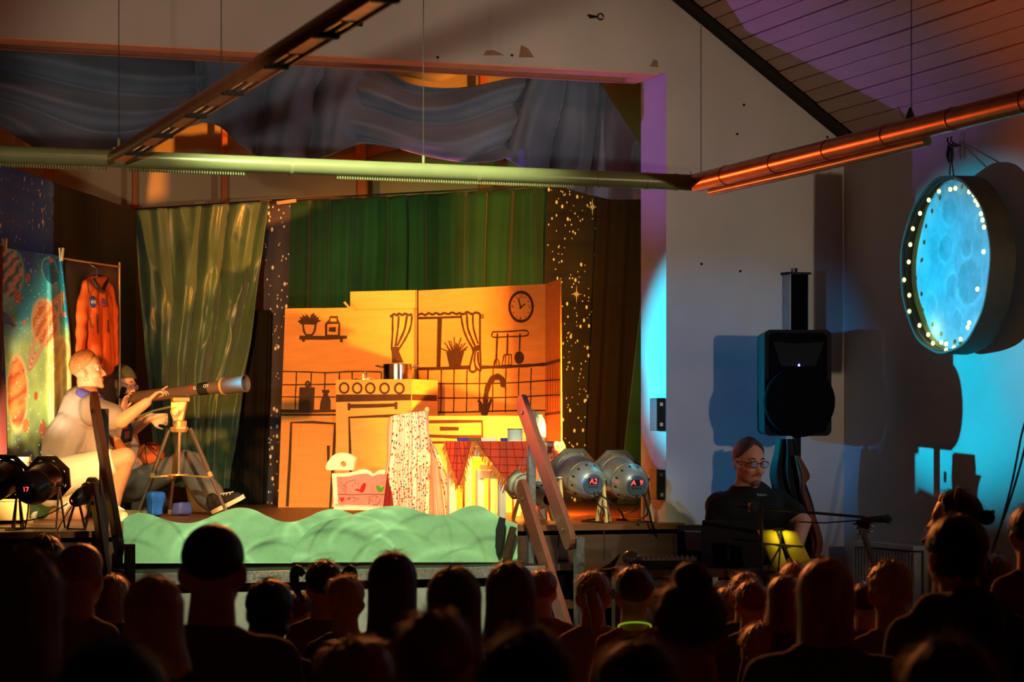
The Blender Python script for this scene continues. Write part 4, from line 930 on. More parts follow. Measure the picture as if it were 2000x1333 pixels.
# stool under the table
stl = thing('stool', 'white wooden stool standing under the red tablecloth', 'stool', gp(960, 14.9))
q4 = [gp(937, 14.95), gp(980, 14.65), gp(1008, 15.0), gp(962, 15.25)]
for q in q4:
    mb = MB(); mb.box(q + UP * 0.15, (0.045, 0.045, 0.30)); mb.build('leg', m_wpaint, stl, bevel=0.004)
mb = MB(); mb.hexa([q + UP * 0.30 for q in q4] + [q + UP * 0.33 for q in q4]); mb.build('seat', m_wpaint, stl)
for i in range(4):
    mb = MB(); mb.bar(q4[i] + UP * 0.27, q4[(i + 1) % 4] + UP * 0.27, 0.018, 0.05); mb.build('rail', m_wpaint, stl)
# things on the table
pc = px(1006, 862, 14.75); pc.z = zt2 + 0.004
mug = thing('enamel_mug', 'pale blue enamel mug on the red tablecloth', 'mug', pc)
rr_ = 15 * 14.75 / FPX
mb = MB(); mb.lathe([(0, rr_), (0.072, rr_), (0.075, rr_ * 1.04), (0.075, rr_ * 0.94), (0.008, rr_ * 0.92), (0.006, 0.001)], pc, UP, 30); mb.build('cup', mat('enamel', srgb(200, 226, 222), 0.25, coat=0.4), mug, smooth=True)
mb = MB(); mb.lathe([(0.0735, rr_ * 1.05), (0.078, rr_ * 1.05), (0.078, rr_ * 0.95)], pc, UP, 30); mb.build('rim', mat('rim_blue', srgb(40, 50, 90), 0.3), mug, smooth=True)
mb = MB(); q = pc + RT * rr_; mb.tube([q + UP * 0.06, q + RT * 0.03 + UP * 0.055, q + RT * 0.03 + UP * 0.02, q + UP * 0.015], 0.005, 8); mb.build('handle', MATS['enamel'], mug, smooth=True)
bt = px(1052, 862, 14.9); bt.z = zt2 + 0.004
bot = thing('bottle', 'white bottle with green cap behind the right railing', 'bottle', bt)
mb = MB(); mb.lathe([(0, 0.042), (0.01, 0.045), (0.10, 0.045), (0.135, 0.036), (0.15, 0.026)], bt, UP, 24); mb.build('body', m_wpaint, bot, smooth=True)
mb = MB(); mb.lathe([(0.15, 0.024), (0.165, 0.022), (0.172, 0.014), (0.173, 0.001)], bt, UP, 20); mb.build('cap', mat('mint_cap', srgb(110, 190, 160), 0.4), bot, smooth=True)
m_bluebk = mat('blue_cover', srgb(30, 50, 150), 0.5); m_brbk = mat('brown_cover', srgb(110, 70, 50), 0.5)
for (x, wd, d, m, lab) in ((904, 0.075, 15.0, m_bluebk, 'small flat blue book at the left end of the table'), (928, 0.09, 14.95, m_brbk, 'flat brown book on the red tablecloth'), (955, 0.10, 14.9, m_wpaint, 'flat pale folded napkin in the middle of the table'), (985, 0.05, 14.85, m_bluebk, 'small blue lid left of the enamel mug')):
    p = gp(x, d, zt2 + 0.013); t = MB(); t.box(p, (wd, 0.07, 0.020 if m is not m_wpaint else 0.024), Matrix.Rotation(-0.3, 3, 'Z')); o = t.build('book' if 'book' in lab else ('napkin' if 'napkin' in lab else 'jar_lid'), m, bevel=0.003); tag(o, lab, 'book' if 'book' in lab else ('napkin' if 'napkin' in lab else 'lid'))
# ------------------------------------------------------------------ cradle
CD = 15.3
cr = thing('doll_cradle', 'white and pink cradle with painted birds in front of the cooker', 'cradle', gp(705, CD))
CP = vplane(640, CD, 765, CD - 0.12); cn = CP[1]
m_pink = mat('pink_print', srgb(228, 132, 128), 0.7, var=0.05)
out = smooth_poly([(648, 925), (670, 925), (690, 922), (708, 917), (722, 920), (729, 926), (738, 920), (748, 918), (768, 921)], 4) + [(768, 998), (652, 996)]
mb = MB(); mb.prism([pl(x, y, CP) for x, y in out], -cn * 0.02); side_ = mb.build('side_panel', m_wpaint, cr)
out = [(658, 932)] + smooth_poly([(658, 932), (680, 931), (700, 927), (718, 926), (728, 931), (740, 927), (768, 928)], 4) + [(768, 988), (661, 986)]
mb = MB(); mb.prism([pl(x, y, CP) + cn * 0.001 for x, y in out], cn * 0.002); ins = mb.build('printed_inset', m_pink, side_)
PF = (CP[0] + cn * 0.004, cn)
def decal(name, pts, m, parent, pln=PF):
    mb = MB(); mb.prism([pl(x, y, pln) for x, y in pts], cn * 0.001); return mb.build(name, m, parent)
m_birdr = mat('bird_red', srgb(170, 24, 30), 0.7); m_birdg = mat('bird_green', srgb(60, 150, 30), 0.7); m_tw = mat('twig_print', srgb(96, 50, 50), 0.8)
decal('red_bird', [(694, 957), (699, 955), (703, 957), (706, 949), (710, 944), (714, 944), (715, 947), (713, 956), (710, 962), (705, 963), (700, 959), (696, 960)], m_birdr, ins)
decal('green_bird', [(734, 951), (737, 948), (741, 949), (743, 953), (748, 952), (751, 949), (750, 956), (746, 962), (740, 962), (736, 957)], m_birdg, ins)
hrt = [(668, 982), (664, 977), (663.5, 973), (665.5, 971.5), (668, 974), (670.5, 971.5), (672.5, 973), (672, 977)]
decal('heart', hrt, mat('heart_red', srgb(220, 30, 40), 0.7), ins)
tw = MB(); sc15 = CD / FPX; rn = random.Random(3)
def tws(pts, wd): tw.stroke([pl(x, y, PF) for x, y in smooth_poly(pts, 4)], wd * sc15, cn, 0.0005, 0.0006)
tws([(660, 966), (690, 967), (720, 966), (765, 967)], 1.3); tws([(675, 966), (674, 955), (676, 944), (684, 940), (694, 938)], 0.9); tws([(674, 952), (668, 946), (665, 940)], 0.8); tws([(720, 985), (724, 972), (734, 969), (742, 976), (738, 984), (728, 987)], 0.8); tws([(676, 975), (690, 972), (700, 976)], 0.8)
for i in range(40):
    x, y = rn.choice([(rn.uniform(662, 702), rn.uniform(934, 962)), (rn.uniform(674, 702), rn.uniform(969, 982)), (rn.uniform(718, 748), rn.uniform(969, 987))]); a = rn.uniform(0, 6.3)
    tws([(x, y), (x + 2 * math.cos(a), y + 2 * math.sin(a)), (x + 3 * math.cos(a + .6), y + 3 * math.sin(a + .6))], 0.7)
o = tw.build('printed_twigs', m_tw, ins); o['kind'] = 'stuff'
# head board with a round grip hole
hb = smooth_poly([(641, 919), (638, 915), (639, 909), (645, 898), (654, 889), (666, 885), (680, 886), (690, 891), (695, 894)], 4) + [(692, 919)]
HP = (pl(665, 905, CP) + FW * 0.02, cn)
hole = circ(672.5, 907, 5.5, 5.8, 16)
mb = MB(); n1 = len(hb); bm = bmesh.new()
ov = [bm.verts.new(pl(x, y, HP)) for x, y in hb]; hv = [bm.verts.new(pl(x, y, HP)) for x, y in hole]
ed = [bm.edges.new((a, b)) for L_ in (ov, hv) for a, b in zip(L_, L_[1:] + L_[:1])]
bmesh.ops.triangle_fill(bm, use_beauty=True, edges=ed)
mb.v = [v.co.copy() for v in bm.verts]; bm.verts.index_update(); mb.f = [[v.index for v in f.verts] for f in bm.faces]; bm.free()
mb.build('head_board', m_wpaint, cr, solid=0.035)
mb = MB(); mb.prism([pl(x, y, CP) + FW * 0.36 for x, y in [(652, 996), (652, 935), (768, 935), (768, 998)]], FW * 0.02); mb.build('far_panel', m_wpaint, cr)
mb = MB(); mb.prism([pl(x, y, CP) for x, y in [(650, 984), (768, 986), (768, 992), (650, 990)]], FW * 0.36); mb.build('bed_board', m_wpaint, cr)
for x in (662, 758):
    mb = MB(); p = pl(x, 997, CP); mb.box((p.x, p.y + 0.1, (ZS + p.z) / 2), (0.03, 0.28, p.z - ZS)); mb.build('runner', m_wpaint, cr)
# canopy: curtain on a post at the foot of the cradle
can = thing('cradle_canopy', 'dotted floral cloth and sheer veil draped over a post by the cradle', 'canopy', gp(820, 15.15))
m_dot = bpy.data.materials.new('floral_cloth'); m_dot.use_nodes = True; nt = m_dot.node_tree; N = nt.nodes; bs = N['Principled BSDF']; bs.inputs['Roughness'].default_value = 0.8
bs.inputs['Subsurface Weight'].default_value = 0.0
tcn = N.new('ShaderNodeUVMap'); vo = N.new('ShaderNodeTexVoronoi'); vo.inputs['Scale'].default_value = 1.0; vo.inputs['Randomness'].default_value = 0.75
nt.links.new(tcn.outputs[0], vo.inputs['Vector'])
r1 = N.new('ShaderNodeValToRGB'); r1.color_ramp.interpolation = 'CONSTANT'
e = r1.color_ramp.elements; e[0].position = 0; e[0].color = (1, 1, 1, 1); e[1].position = 0.36; e[1].color = (0, 0, 0, 1)
nt.links.new(vo.outputs['Distance'], r1.inputs[0])
sx = N.new('ShaderNodeSeparateColor'); nt.links.new(vo.outputs['Color'], sx.inputs[0])
r2 = N.new('ShaderNodeValToRGB'); r2.color_ramp.interpolation = 'CONSTANT'; e = r2.color_ramp.elements
e[0].position = 0; e[0].color = (*srgb(200, 30, 40), 1); e[1].position = 0.45; e[1].color = (*srgb(230, 90, 60), 1)
for p_, c_ in ((0.62, (40, 60, 140)), (0.72, (205, 50, 60)), (0.86, (225, 130, 60)), (0.94, (110, 140, 60))):
    x_ = e.new(p_); x_.color = (*srgb(*c_), 1)
nt.links.new(sx.outputs[0], r2.inputs[0])
mx = N.new('ShaderNodeMix'); mx.data_type = 'RGBA'; mx.inputs[6].default_value = (*srgb(240, 222, 205), 1); nt.links.new(r1.outputs[0], mx.inputs[0]); nt.links.new(r2.outputs[0], mx.inputs[7]); nt.links.new(mx.outputs[2], bs.inputs['Base Color'])
def hang(name, L, R, m, parent, d, amp, nf, seed, uvs=50, solid=0.003, nu=70):
    L = smooth_poly(L, 5); R = smooth_poly(R, 5)
    def at(pts, s):
        k = s * (len(pts) - 1); i = min(int(k), len(pts) - 2); t = k - i
        return tuple(a + (b - a) * t for a, b in zip(pts[i], pts[i + 1]))
    def f(u, v):
        a = at(L, v); b = at(R, v); x = a[0] + (b[0] - a[0]) * u; y = a[1] + (b[1] - a[1]) * u
        ph = 2 * PI * nf * (u + 0.05 * noise.noise(Vector((u * 3, v * 1.5, seed))))
        return px(x, y, d - amp * (0.5 + 0.8 * v) * (math.sin(ph) + 0.4 * math.sin(2.2 * ph + 1)) - 0.04 * math.sin(PI * u))
    mb = MB(); nv = 60; mb.grid(f, nu, nv); o = mb.build(name, m, parent, smooth=2, solid=solid)
    me = o.data; uvl = me.uv_layers.new(name='UVMap'); wd = (f(0, .5) - f(1, .5)).length * 1.35; hh = (f(.5, 0) - f(.5, 1)).length
    for lp in me.loops:
        i = lp.vertex_index; uvl.data[lp.index].uv = ((i % (nu + 1)) / nu * wd * uvs, (i // (nu + 1)) / nv * hh * uvs)
    return o
hang('floral_curtain', [(768, 812), (764, 870), (758, 930), (766, 970), (770, 1012)], [(832, 802), (838, 850), (840, 900), (838, 960), (836, 1012)], m_dot, can, 15.12, 0.022, 4.5, 1)
hang('floral_tail', [(838, 862), (850, 895), (864, 950), (872, 1008)], [(846, 868), (862, 900), (880, 955), (890, 1008)], m_dot, can, 15.25, 0.012, 1.5, 5, nu=24)
m_sheer = mat('sheer_veil', srgb(238, 205, 190), 0.7, alpha=0.62, var=0.03)
hang('sheer_veil', [(836, 850), (836, 900), (834, 960), (834, 1010)], [(845, 866), (858, 905), (868, 960), (876, 1010)], m_sheer, can, 15.28, 0.012, 3, 3, nu=40)
hang('sheer_veil', [(760, 815), (756, 850), (756, 900), (752, 925)], [(772, 812), (770, 850), (764, 900), (760, 925)], m_sheer, can, 15.18, 0.004, 1.5, 6, nu=16)
hang('red_drape', [(757, 925), (752, 960), (748, 1000)], [(772, 925), (774, 960), (776, 1002)], mat('red_sheer', srgb(150, 40, 40), 0.7, alpha=0.75), can, 15.16, 0.008, 2, 7, nu=20)
m_wood = mat('light_wood', srgb(230, 200, 140), 0.5, var=0.08)
mb = MB(); a = gp(835, 15.2); b = px(834, 806, 15.2); mb.tube([a, b], 0.011, 10); mb.build('post', m_wood, can, smooth=True)
mb = MB(); mb.ell(px(834, 801, 15.2), (0.017, 0.017, 0.02), n=14, m=10); mb.build('wooden_knob', m_wood, can, smooth=2)
mb = MB(); mb.tube([px(834, 806, 15.2), px(764, 816, 15.2)], 0.008, 8); mb.build('cross_bar', m_wood, can, smooth=True)

# ------------------------------------------------------------------ clothes rack with space cloth and jacket
RK0 = Vector((1.806, 14.1, 0)); RKD = Vector((0.594, 0.805, 0)); RKN = Vector((0.805, -0.594, 0))
RPL = (RK0, RKN)
m_rack = mat('rack_steel', srgb(190, 170, 120), 0.35, metal=0.6)
rack = thing('clothes_rack', 'slim metal clothes rack carrying the space cloth and the orange jacket', 'clothes rack', RK0 + RKD * 0.75 + UP * ZS)
def rp(x, y, off=0.0): return pl(x, y, (RK0 + RKN * off, RKN))
zr = rp(5, 487).z
for x in (3, 120, 233):
    p = rp(x, 500); mb = MB(); mb.tube([Vector((p.x, p.y, ZS)), Vector((p.x, p.y, zr + 0.03))], 0.009, 10); mb.build('upright', m_rack, rack, smooth=True)
a, b = rp(3, 487), rp(233, 500); b.z = zr; a.z = zr
mb = MB(); mb.tube([a, b], 0.007, 8); mb.build('top_bar', m_rack, rack, smooth=True)
for x in (3, 233):
    p = rp(x, 500); mb = MB(); mb.bar(Vector((p.x, p.y, ZS + 0.015)) - RKN * 0.2, Vector((p.x, p.y, ZS + 0.015)) + RKN * 0.2, 0.03, 0.03); mb.build('foot', m_rack, rack)
# grey cover behind the jacket
mb = MB(); P = [rp(x, y, -0.03) for x, y in ((128, 510), (234, 519), (234, 900), (128, 900))]
for q in P[2:]: q.z = ZS + 0.05
mb.grid(lambda u, v: (P[0] * (1 - u) + P[1] * u) * (1 - v) + (P[3] * (1 - u) + P[2] * u) * v + RKN * 0.01 * math.sin(u * 11), 24, 20)
mb.build('grey_cover', mat('taupe_cloth', srgb(98, 80, 62), 0.8, var=0.1), rack, smooth=2, solid=0.004)
# printed space cloth
W_, H_ = 135.0, 420.0
def space_col(X, Y):
    """printed picture, X 0..135, Y 0..420 in photo pixels from the cloth's top left"""
    n1 = noise.noise(Vector((X * 0.02, Y * 0.012, 0.3))); n2 = noise.noise(Vector((X * 0.06, Y * 0.04, 4)))
    t = min(1, max(0, Y / 420)); deep = Vector(srgb(16, 104, 176)); teal = Vector(srgb(50, 205, 215)); lime = Vector(srgb(196, 220, 110)); dk = Vector(srgb(20, 40, 70))
    c = deep.lerp(teal, min(1, max(0, t * 2.2 + n1 * 0.7 + 0.1 - 0.15)))
    k = min(1, max(0, (t - 0.32) * 3.2 + n1 * 0.9)); c = c.lerp(lime, k * 0.85)
    if t > 0.78: c = c.lerp(dk, min(1, (t - 0.78) * 6 + n2 * 0.5) if (t - 0.78) * 6 + n2 * 0.5 > 0 else 0)
    g = math.exp(-(((X - 82) / 16) ** 2 + ((Y - 90) / 55) ** 2)); c = c.lerp(Vector(srgb(90, 220, 210)), 0.5 * g * (0.6 + 0.6 * n2))
    c = c * (1 + 0.25 * n2)
    def planet(cx, cy, rx, ry, base, stripe, ang=0.5, rim=None, soft=1.0):
        nonlocal c
        dx, dy = (X - cx) / rx, (Y - cy) / ry; d = math.hypot(dx, dy)
        if d < 1:
            s = math.sin((dy * 7 + dx * ang * 6 + 1.5 * noise.noise(Vector((X * 0.05, Y * 0.08, cx)))) * 1.6)
            q = Vector(base).lerp(Vector(stripe), 0.5 + 0.5 * s)
            if rim is not None and d > 0.86: q = q.lerp(Vector(rim), (d - 0.86) / 0.14)
            c = q
        elif d < 1.14 and rim is not None: c = c.lerp(Vector(rim), 0.6 * (1.14 - d) / 0.14)
    planet(15, 62, 31, 62, srgb(40, 130, 150), srgb(220, 190, 165), 0.9, srgb(120, 220, 215))
    planet(104, 50, 17, 34, srgb(40, 130, 160), srgb(60, 150, 170), 0.4, srgb(130, 225, 225))
    planet(107, 62, 14, 24, srgb(30, 110, 140), srgb(40, 120, 150), 0.3)
    planet(109, 24, 4.5, 7, srgb(220, 100, 60), srgb(230, 120, 80)); planet(55, 76, 5, 9, srgb(200, 80, 50), srgb(220, 120, 80)); planet(32, 120, 7.5, 14, srgb(200, 150, 130), srgb(160, 90, 80))
    planet(20, 168, 8, 15, srgb(120, 160, 120), srgb(90, 140, 120)); planet(44, 172, 3.5, 5, srgb(235, 140, 90), srgb(235, 150, 110)); planet(62, 60, 3, 6, srgb(120, 220, 220), srgb(90, 200, 210)); planet(126, 160, 5, 8, srgb(235, 150, 120), srgb(230, 140, 110))
    planet(86, 178, 27, 56, srgb(205, 110, 60), srgb(235, 170, 110), 0.9, srgb(245, 190, 120))
    # ring of the big orange planet
    ca, sa = math.cos(-0.98), math.sin(-0.98); rx_, ry_ = (X - 90) * ca - (Y - 178) * 0.75 * -sa * -1, 0
    ux = (X - 90) * 0.50 - (Y - 186) * 0.42; uy = (X - 90) * 0.86 + (Y - 186) * 0.27
    rr2 = math.hypot(ux / 52, uy / 11)
    ux2 = (X - 88) * 0.447 + (186 - Y) * 0.894; uy2 = (X - 88) * 0.894 - (186 - Y) * 0.447
    rr2 = math.hypot(ux2 / 92, uy2 / 17)
    if 0.62 < rr2 < 1.0 and not (uy2 < 0 and abs(ux2) < 50 and math.hypot((X - 86) / 27, (Y - 178) / 56) < 1):
        c = Vector(srgb(240, 200, 160)).lerp(Vector(srgb(200, 140, 110)), 0.5 + 0.5 * math.sin(rr2 * 60))
    planet(22, 292, 21, 62, srgb(240, 170, 90), srgb(225, 90, 50), 0.1, srgb(250, 215, 150)); planet(110, 290, 26, 68, srgb(190, 175, 110), srgb(215, 205, 130), 0.7, srgb(235, 225, 150)); planet(38, 350, 7, 11, srgb(230, 120, 60), srgb(240, 150, 90)); planet(60, 312, 4, 6, srgb(200, 90, 40), srgb(220, 110, 60)); planet(73, 360, 7, 13, srgb(200, 120, 80), srgb(170, 100, 70))
    sp_ = noise.cell(Vector((X * 0.55, Y * 0.33, 9)))
    if sp_ > 0.955: c = c.lerp(Vector((0.9, 1, 0.9)), 0.7)
    return (max(0, c.x), max(0, c.y), max(0, c.z))
CPTS = {}
SL0 = [(6, 484), (5, 600), (12, 760), (16, 905)]; SR0 = [(120, 500), (131, 600), (139, 700), (142, 905)]
def sp_f(u, v):
    L = smooth_sl; R = smooth_sr
    def at(pts, s):
        k = s * (len(pts) - 1); i = min(int(k), len(pts) - 2); t = k - i
        return tuple(a + (b - a) * t for a, b in zip(pts[i], pts[i + 1]))
    a = at(L, v); b = at(R, v); x = a[0] + (b[0] - a[0]) * u; y = a[1] + (b[1] - a[1]) * u
    fold = 0.035 * math.exp(-((u - 0.80 + 0.10 * v) / 0.05) ** 2) * min(1, v * 3) - 0.02 * math.exp(-((u - 0.92) / 0.04) ** 2) + 0.02 * math.sin(u * 6 + v * 2) * v
    return rp(x, y, 0.02 + fold)
smooth_sl = smooth_poly(SL0, 6); smooth_sr = smooth_poly(SR0, 6)
spc = thing('space_cloth', 'printed cloth with planets and a ringed planet pegged to the rack', 'wall hanging', sp_f(0.5, 1))
mb = MB(); mb.grid(sp_f, 130, 300, lambda u, v: space_col(u * 135, v * 420)); mb.build('print', mat('space_print', (1, 1, 1), 0.6, var=0.04, attr=True), spc, smooth=2, solid=0.003)
for x, y in ((9, 476), (120, 494)):
    p = rp(x, y, 0.03); mb = MB()
    for k in (-1, 1): mb.bar(p + RKN * 0.012 * k + UP * 0.03, p + RKN * 0.004 * k - UP * 0.05, 0.014, 0.010, RKN)
    tag(mb.build('clothes_peg', m_wood), 'wooden clothes peg at the left corner of the space cloth' if x < 50 else 'wooden clothes peg at the right corner of the space cloth', 'clothes peg')
mb = MB(); mb.prism([rp(x, y, 0.07) for x, y in ((-10, 598), (0, 606), (14, 614), (28, 637), (22, 637), (0, 627), (-10, 622))], RKN * 0.004); tag(mb.build('blue_ribbon', mat('blue_ribbon', srgb(50, 110, 200), 0.6)), 'bright blue pointed ribbon over the space cloth at the left edge', 'ribbon')
mb = MB(); mb.prism([rp(x, y, 0.09) for x, y in ((-12, 480), (2, 480), (2, 720), (9, 770), (11, 900), (-12, 900))], RKN * 0.01); tag(mb.build('dark_red_drape', mat('maroon_cloth', srgb(96, 34, 22), 0.8)), 'dark red drape at the left picture edge', 'drape')
# orange jacket
m_or = mat('orange_jacket', srgb(240, 104, 36), 0.6, var=0.08, scale=10, bump=0.25, bscale=14)
m_dkz = mat('dark_trim', srgb(50, 34, 26), 0.6)
jk = thing('orange_jacket', 'orange astronaut jacket with two round patches on a hanger', 'jacket', rp(192, 740, 0.06))
jb = MB()
def jp(x, y, o): return rp(x, y, 0.055 + o)
jb.caps(jp(196, 585, 0), jp(200, 712, 0), 0.085, 0.085); jb.caps(jp(178, 575, 0), jp(183, 712, 0), 0.07, 0.075); jb.caps(jp(206, 578, 0), jp(210, 712, 0), 0.055, 0.07)
jb.caps(jp(176, 553, 0), jp(203, 556, 0), 0.045, 0.05)
jb.caps(jp(170, 562, 0), jp(160, 605, 0), 0.055, 0.056); jb.caps(jp(160, 605, 0), jp(158, 690, 0.01), 0.056, 0.045); jb.caps(jp(158, 690, 0.01), jp(160, 708, 0.01), 0.045, 0.04)
jb.caps(jp(214, 568, 0), jp(221, 610, 0), 0.045, 0.048); jb.caps(jp(221, 610, 0), jp(225, 706, 0.01), 0.048, 0.04)
q = remeshed(jb, 0.014, 3, (0.006, 9, (0.3, 0.2, 1)))
for i, p in enumerate(q.v):      # flatten: it hangs empty
    k = (p - RK0).dot(RKN) - 0.055; q.v[i] = p - RKN * k * 0.4
jo = q.build('shell', m_or, jk, smooth=2)
JP = (RK0 + RKN * 0.178, RKN)
mb = MB(); mb.tube([jp(181, 545, 0.03), jp(190, 560, 0.055), jp(200, 570, 0.065), jp(206, 556, 0.04), jp(210, 548, 0.02), jp(196, 540, -0.03), jp(183, 541, -0.01)], 0.013, 8); mb.build('collar', m_dkz, jk, smooth=True)
mb = MB(); mb.tube([jp(200, 570, 0.055), jp(197, 600, 0.055), jp(196, 660, 0.055), jp(198, 715, 0.055)], 0.003, 6); mb.build('zip', mat('zip_dark', srgb(150, 56, 18), 0.5), jk)
for pts in (((171, 549), (173, 573)), ((189, 614), (191, 652)), ((176, 620), (178, 640)), ((211, 625), (212, 650)), ((208, 575), (210, 600))):
    mb = MB(); mb.tube([jp(*pts[0], 0.055), jp(*pts[1], 0.055)], 0.004, 6); mb.build('pocket_zip', m_dkz, jk)
m_nblue = mat('patch_blue', srgb(28, 86, 170), 0.6); m_nred = mat('patch_red', srgb(190, 50, 60), 0.6); m_nwh = mat('patch_white', srgb(240, 240, 240), 0.6)
tj = RKD
def disc(name, x, y, rpx, m, off, parent):
    c = jp(x, y, off); r = rpx * 15.0 / FPX; mb = MB(); mb.prism([c + RKD * r * 1.15 * math.cos(a) + UP * r * math.sin(a) for a in [2 * PI * k / 28 for k in range(28)]], RKN * 0.003); return mb.build(name, m, parent), c
pa, c1 = disc('round_patch', 181, 590, 11.5, m_nblue, 0.062, jk)
text_obj('patch_lettering', 'NASA', 0.026, frameM(c1 + RKN * 0.006, RKD, UP), m_nwh, pa)
mb = MB(); mb.stroke([c1 + RKN * 0.004 + RKD * a + UP * b for a, b in ((-0.028, -0.02), (-0.005, -0.006), (0.02, 0.012), (0.034, 0.022))], [0.002, 0.004, 0.005, 0.002], RKN); mb.stroke([c1 + RKN * 0.004 + RKD * a + UP * b for a, b in ((-0.01, 0.016), (0.012, -0.002), (0.03, -0.014))], [0.002, 0.004, 0.002], RKN); mb.build('red_swoosh', m_nred, pa)
mb = MB(); mb.stroke([c1 + RKN * 0.004 + RKD * 0.03 * math.cos(a) + UP * 0.012 * math.sin(a + 0.4) for a in [2 * PI * k / 20 for k in range(20)]], 0.0016, RKN, closed=True)
for k in range(8):
    a = k * 2.4; p = c1 + RKN * 0.004 + RKD * 0.028 * math.cos(a) + UP * 0.024 * math.sin(a); mb.box(p, (0.002, 0.002, 0.003))
mb.build('white_orbit', m_nwh, pa)
pa2, c2 = disc('round_patch', 201, 592, 8.6, m_nred, 0.062, jk)
mb = MB(); mb.prism([c2 + RKN * 0.0035 + RKD * 0.0225 * 1.15 * math.cos(a) + UP * 0.0225 * math.sin(a) for a in [2 * PI * k / 24 for k in range(24)]], RKN * 0.001); mb.build('blue_ring', m_nblue, pa2)
mb = MB()
for k in range(8):
    a = k * PI / 4; mb.bar(c2 + RKN * 0.006 + RKD * 0.006 * math.cos(a) + UP * 0.006 * math.sin(a), c2 + RKN * 0.006 + RKD * 0.018 * math.cos(a) + UP * 0.018 * math.sin(a), 0.003, 0.002, RKN)
mb.build('emblem_rays', m_nred, pa2)
hg = thing('coat_hanger', 'pale coat hanger in the collar of the orange jacket', 'hanger', jp(190, 545, 0.0))
mb = MB(); mb.tube([jp(172, 556, 0.0), jp(188, 541, 0.0), jp(210, 560, 0.0)], 0.008, 8); mb.build('shoulder_bar', m_wpaint, hg, smooth=True)
mb = MB(); h0 = jp(189, 541, 0.0); mb.tube([h0, h0 + UP * 0.05, h0 + UP * 0.07 - RKN * 0.03, Vector((h0.x, h0.y, zr + 0.01)) - RKN * 0.10, Vector((h0.x, h0.y, zr - 0.012)) - RKN * 0.115], 0.004, 8); mb.build('hook', m_steel, hg, smooth=True)
# cream chest at the left edge
m_cream = mat('cream_paint', srgb(236, 205, 140), 0.6, var=0.08, scale=10)
ch = thing('cream_chest', 'cream painted chest behind the black lanterns at the left edge', 'chest', gp(15, 13.9))
Q = [gp(-40, 13.6), gp(54, 13.75), gp(58, 14.0), gp(-36, 13.9)]; zc = px(20, 903, 13.7).z
mb = MB(); mb.hexa([q + UP * 0.02 for q in Q] + [Vector((q.x, q.y, zc)) for q in Q]); mb.build('body', m_cream, ch, bevel=0.008)
cq = sum(Q, Vector()) / 4
mb = MB(); mb.hexa([Vector((cq.x, cq.y, 0)) + (Vector((q.x, q.y, 0)) - Vector((cq.x, cq.y, 0))) * 1.06 + UP * z for z in (zc, zc + 0.03) for q in Q]); mb.build('lid', m_cream, ch, bevel=0.006)
for z in (0.15, 0.28):
    mb = MB(); f_ = FW * -0.012; mb.bar(Q[0] + UP * z + f_, Q[1] + UP * z + f_, 0.012, 0.03); mb.build('front_board', m_cream, ch)
mb = MB(); p = gp(30, 14.6); mb.box(p + UP * 0.06, (0.9, 0.3, 0.12)); tag(mb.build('green_mat_roll', mat('green_mat', srgb(60, 84, 44), 0.8), bevel=0.05), 'dark green roll on the floor behind the black lanterns', 'mat')
# ------------------------------------------------------------------ telescope
TDD = 15.15
m_tube_ = mat('telescope_bronze', srgb(120, 98, 78), 0.36, metal=0.35, var=0.06, coat=0.2)
m_gold = mat('tripod_gold', srgb(226, 176, 110), 0.35, metal=0.45, var=0.06)
m_chrome = mat('tripod_leg', srgb(205, 188, 165), 0.2, metal=0.9, var=0.05)
t0 = px(250, 779, 15.33); t1 = px(436, 755, 15.02); t2 = px(475, 750, 14.95); tx = (t2 - t0).normalized()
tel = thing('telescope', 'bronze telescope on a golden tripod pointing right', 'telescope', gp(345, 15.15))
R1 = 12.0 * TDD / FPX; R2 = 17 * TDD / FPX
mb = MB(); mb.lathe([(0, R1 * 0.72), (0.02, R1 * 0.9), (0.06, R1), ((t1 - t0).length, R1)], t0, tx, 32); mb.build('tube', m_tube_, tel, smooth=True)
Ld = (t1 - t0).length
mb = MB(); mb.lathe([(Ld - 0.005, R1 * 1.02), (Ld, R2 * 1.0), (Ld + 0.015, R2 * 1.0), (Ld + 0.016, R1)], t0, tx, 32); mb.build('ring', m_gold, tel, smooth=True)
mb = MB(); L2 = (t2 - t0).length + 0.02; mb.lathe([(Ld + 0.012, R2 * 0.93), (L2, R2), (L2 + 0.002, R2 * 0.93), (L2 - 0.10, R2 * 0.88), (L2 - 0.10, 0.001)], t0, tx, 36); mb.build('dew_shield', mat('shield_brown', srgb(96, 80, 74), 0.45, var=0.05), tel, smooth=True)
mb = MB(); mb.lathe([(L2 - 0.035, R2 * 0.88), (L2 - 0.03, R2 * 0.5), (L2 - 0.028, 0.001)], t0, tx, 30); mb.build('lens', mat('lens_teal', srgb(60, 90, 90), 0.12, coat=0.6, var=0.1), tel, smooth=True)
mb = MB(); kq = Ld * 0.76; mb.lathe([(kq, R1 * 1.015), (kq + 0.075, R1 * 1.015)], t0, tx, 32); mb.build('black_band', m_black, tel, smooth=True)
upt = (UP - tx * UP.dot(tx)).normalized(); fr = tx.cross(upt); fr = fr if fr.dot(FW) < 0 else -fr
text_obj('lettering', 'OY', 0.030, frameM(t0 + tx * (kq + 0.075) + fr * (R1 * 1.03) + upt * 0.012, tx, upt), m_nwh, tel)
text_obj('lettering', 'G', 0.030, frameM(t0 + tx * (kq - 0.012) + fr * (R1 * 1.03) + upt * 0.008, tx, upt), m_nwh, tel)
mb = MB(); mb.ell(t0 + tx * (kq - 0.04) + fr * (R1 * 1.0) + upt * 0.012, (0.010, 0.010, 0.010), n=10, m=6); mb.build('red_dot', mat('red_dot', srgb(210, 30, 24), 0.5), tel)
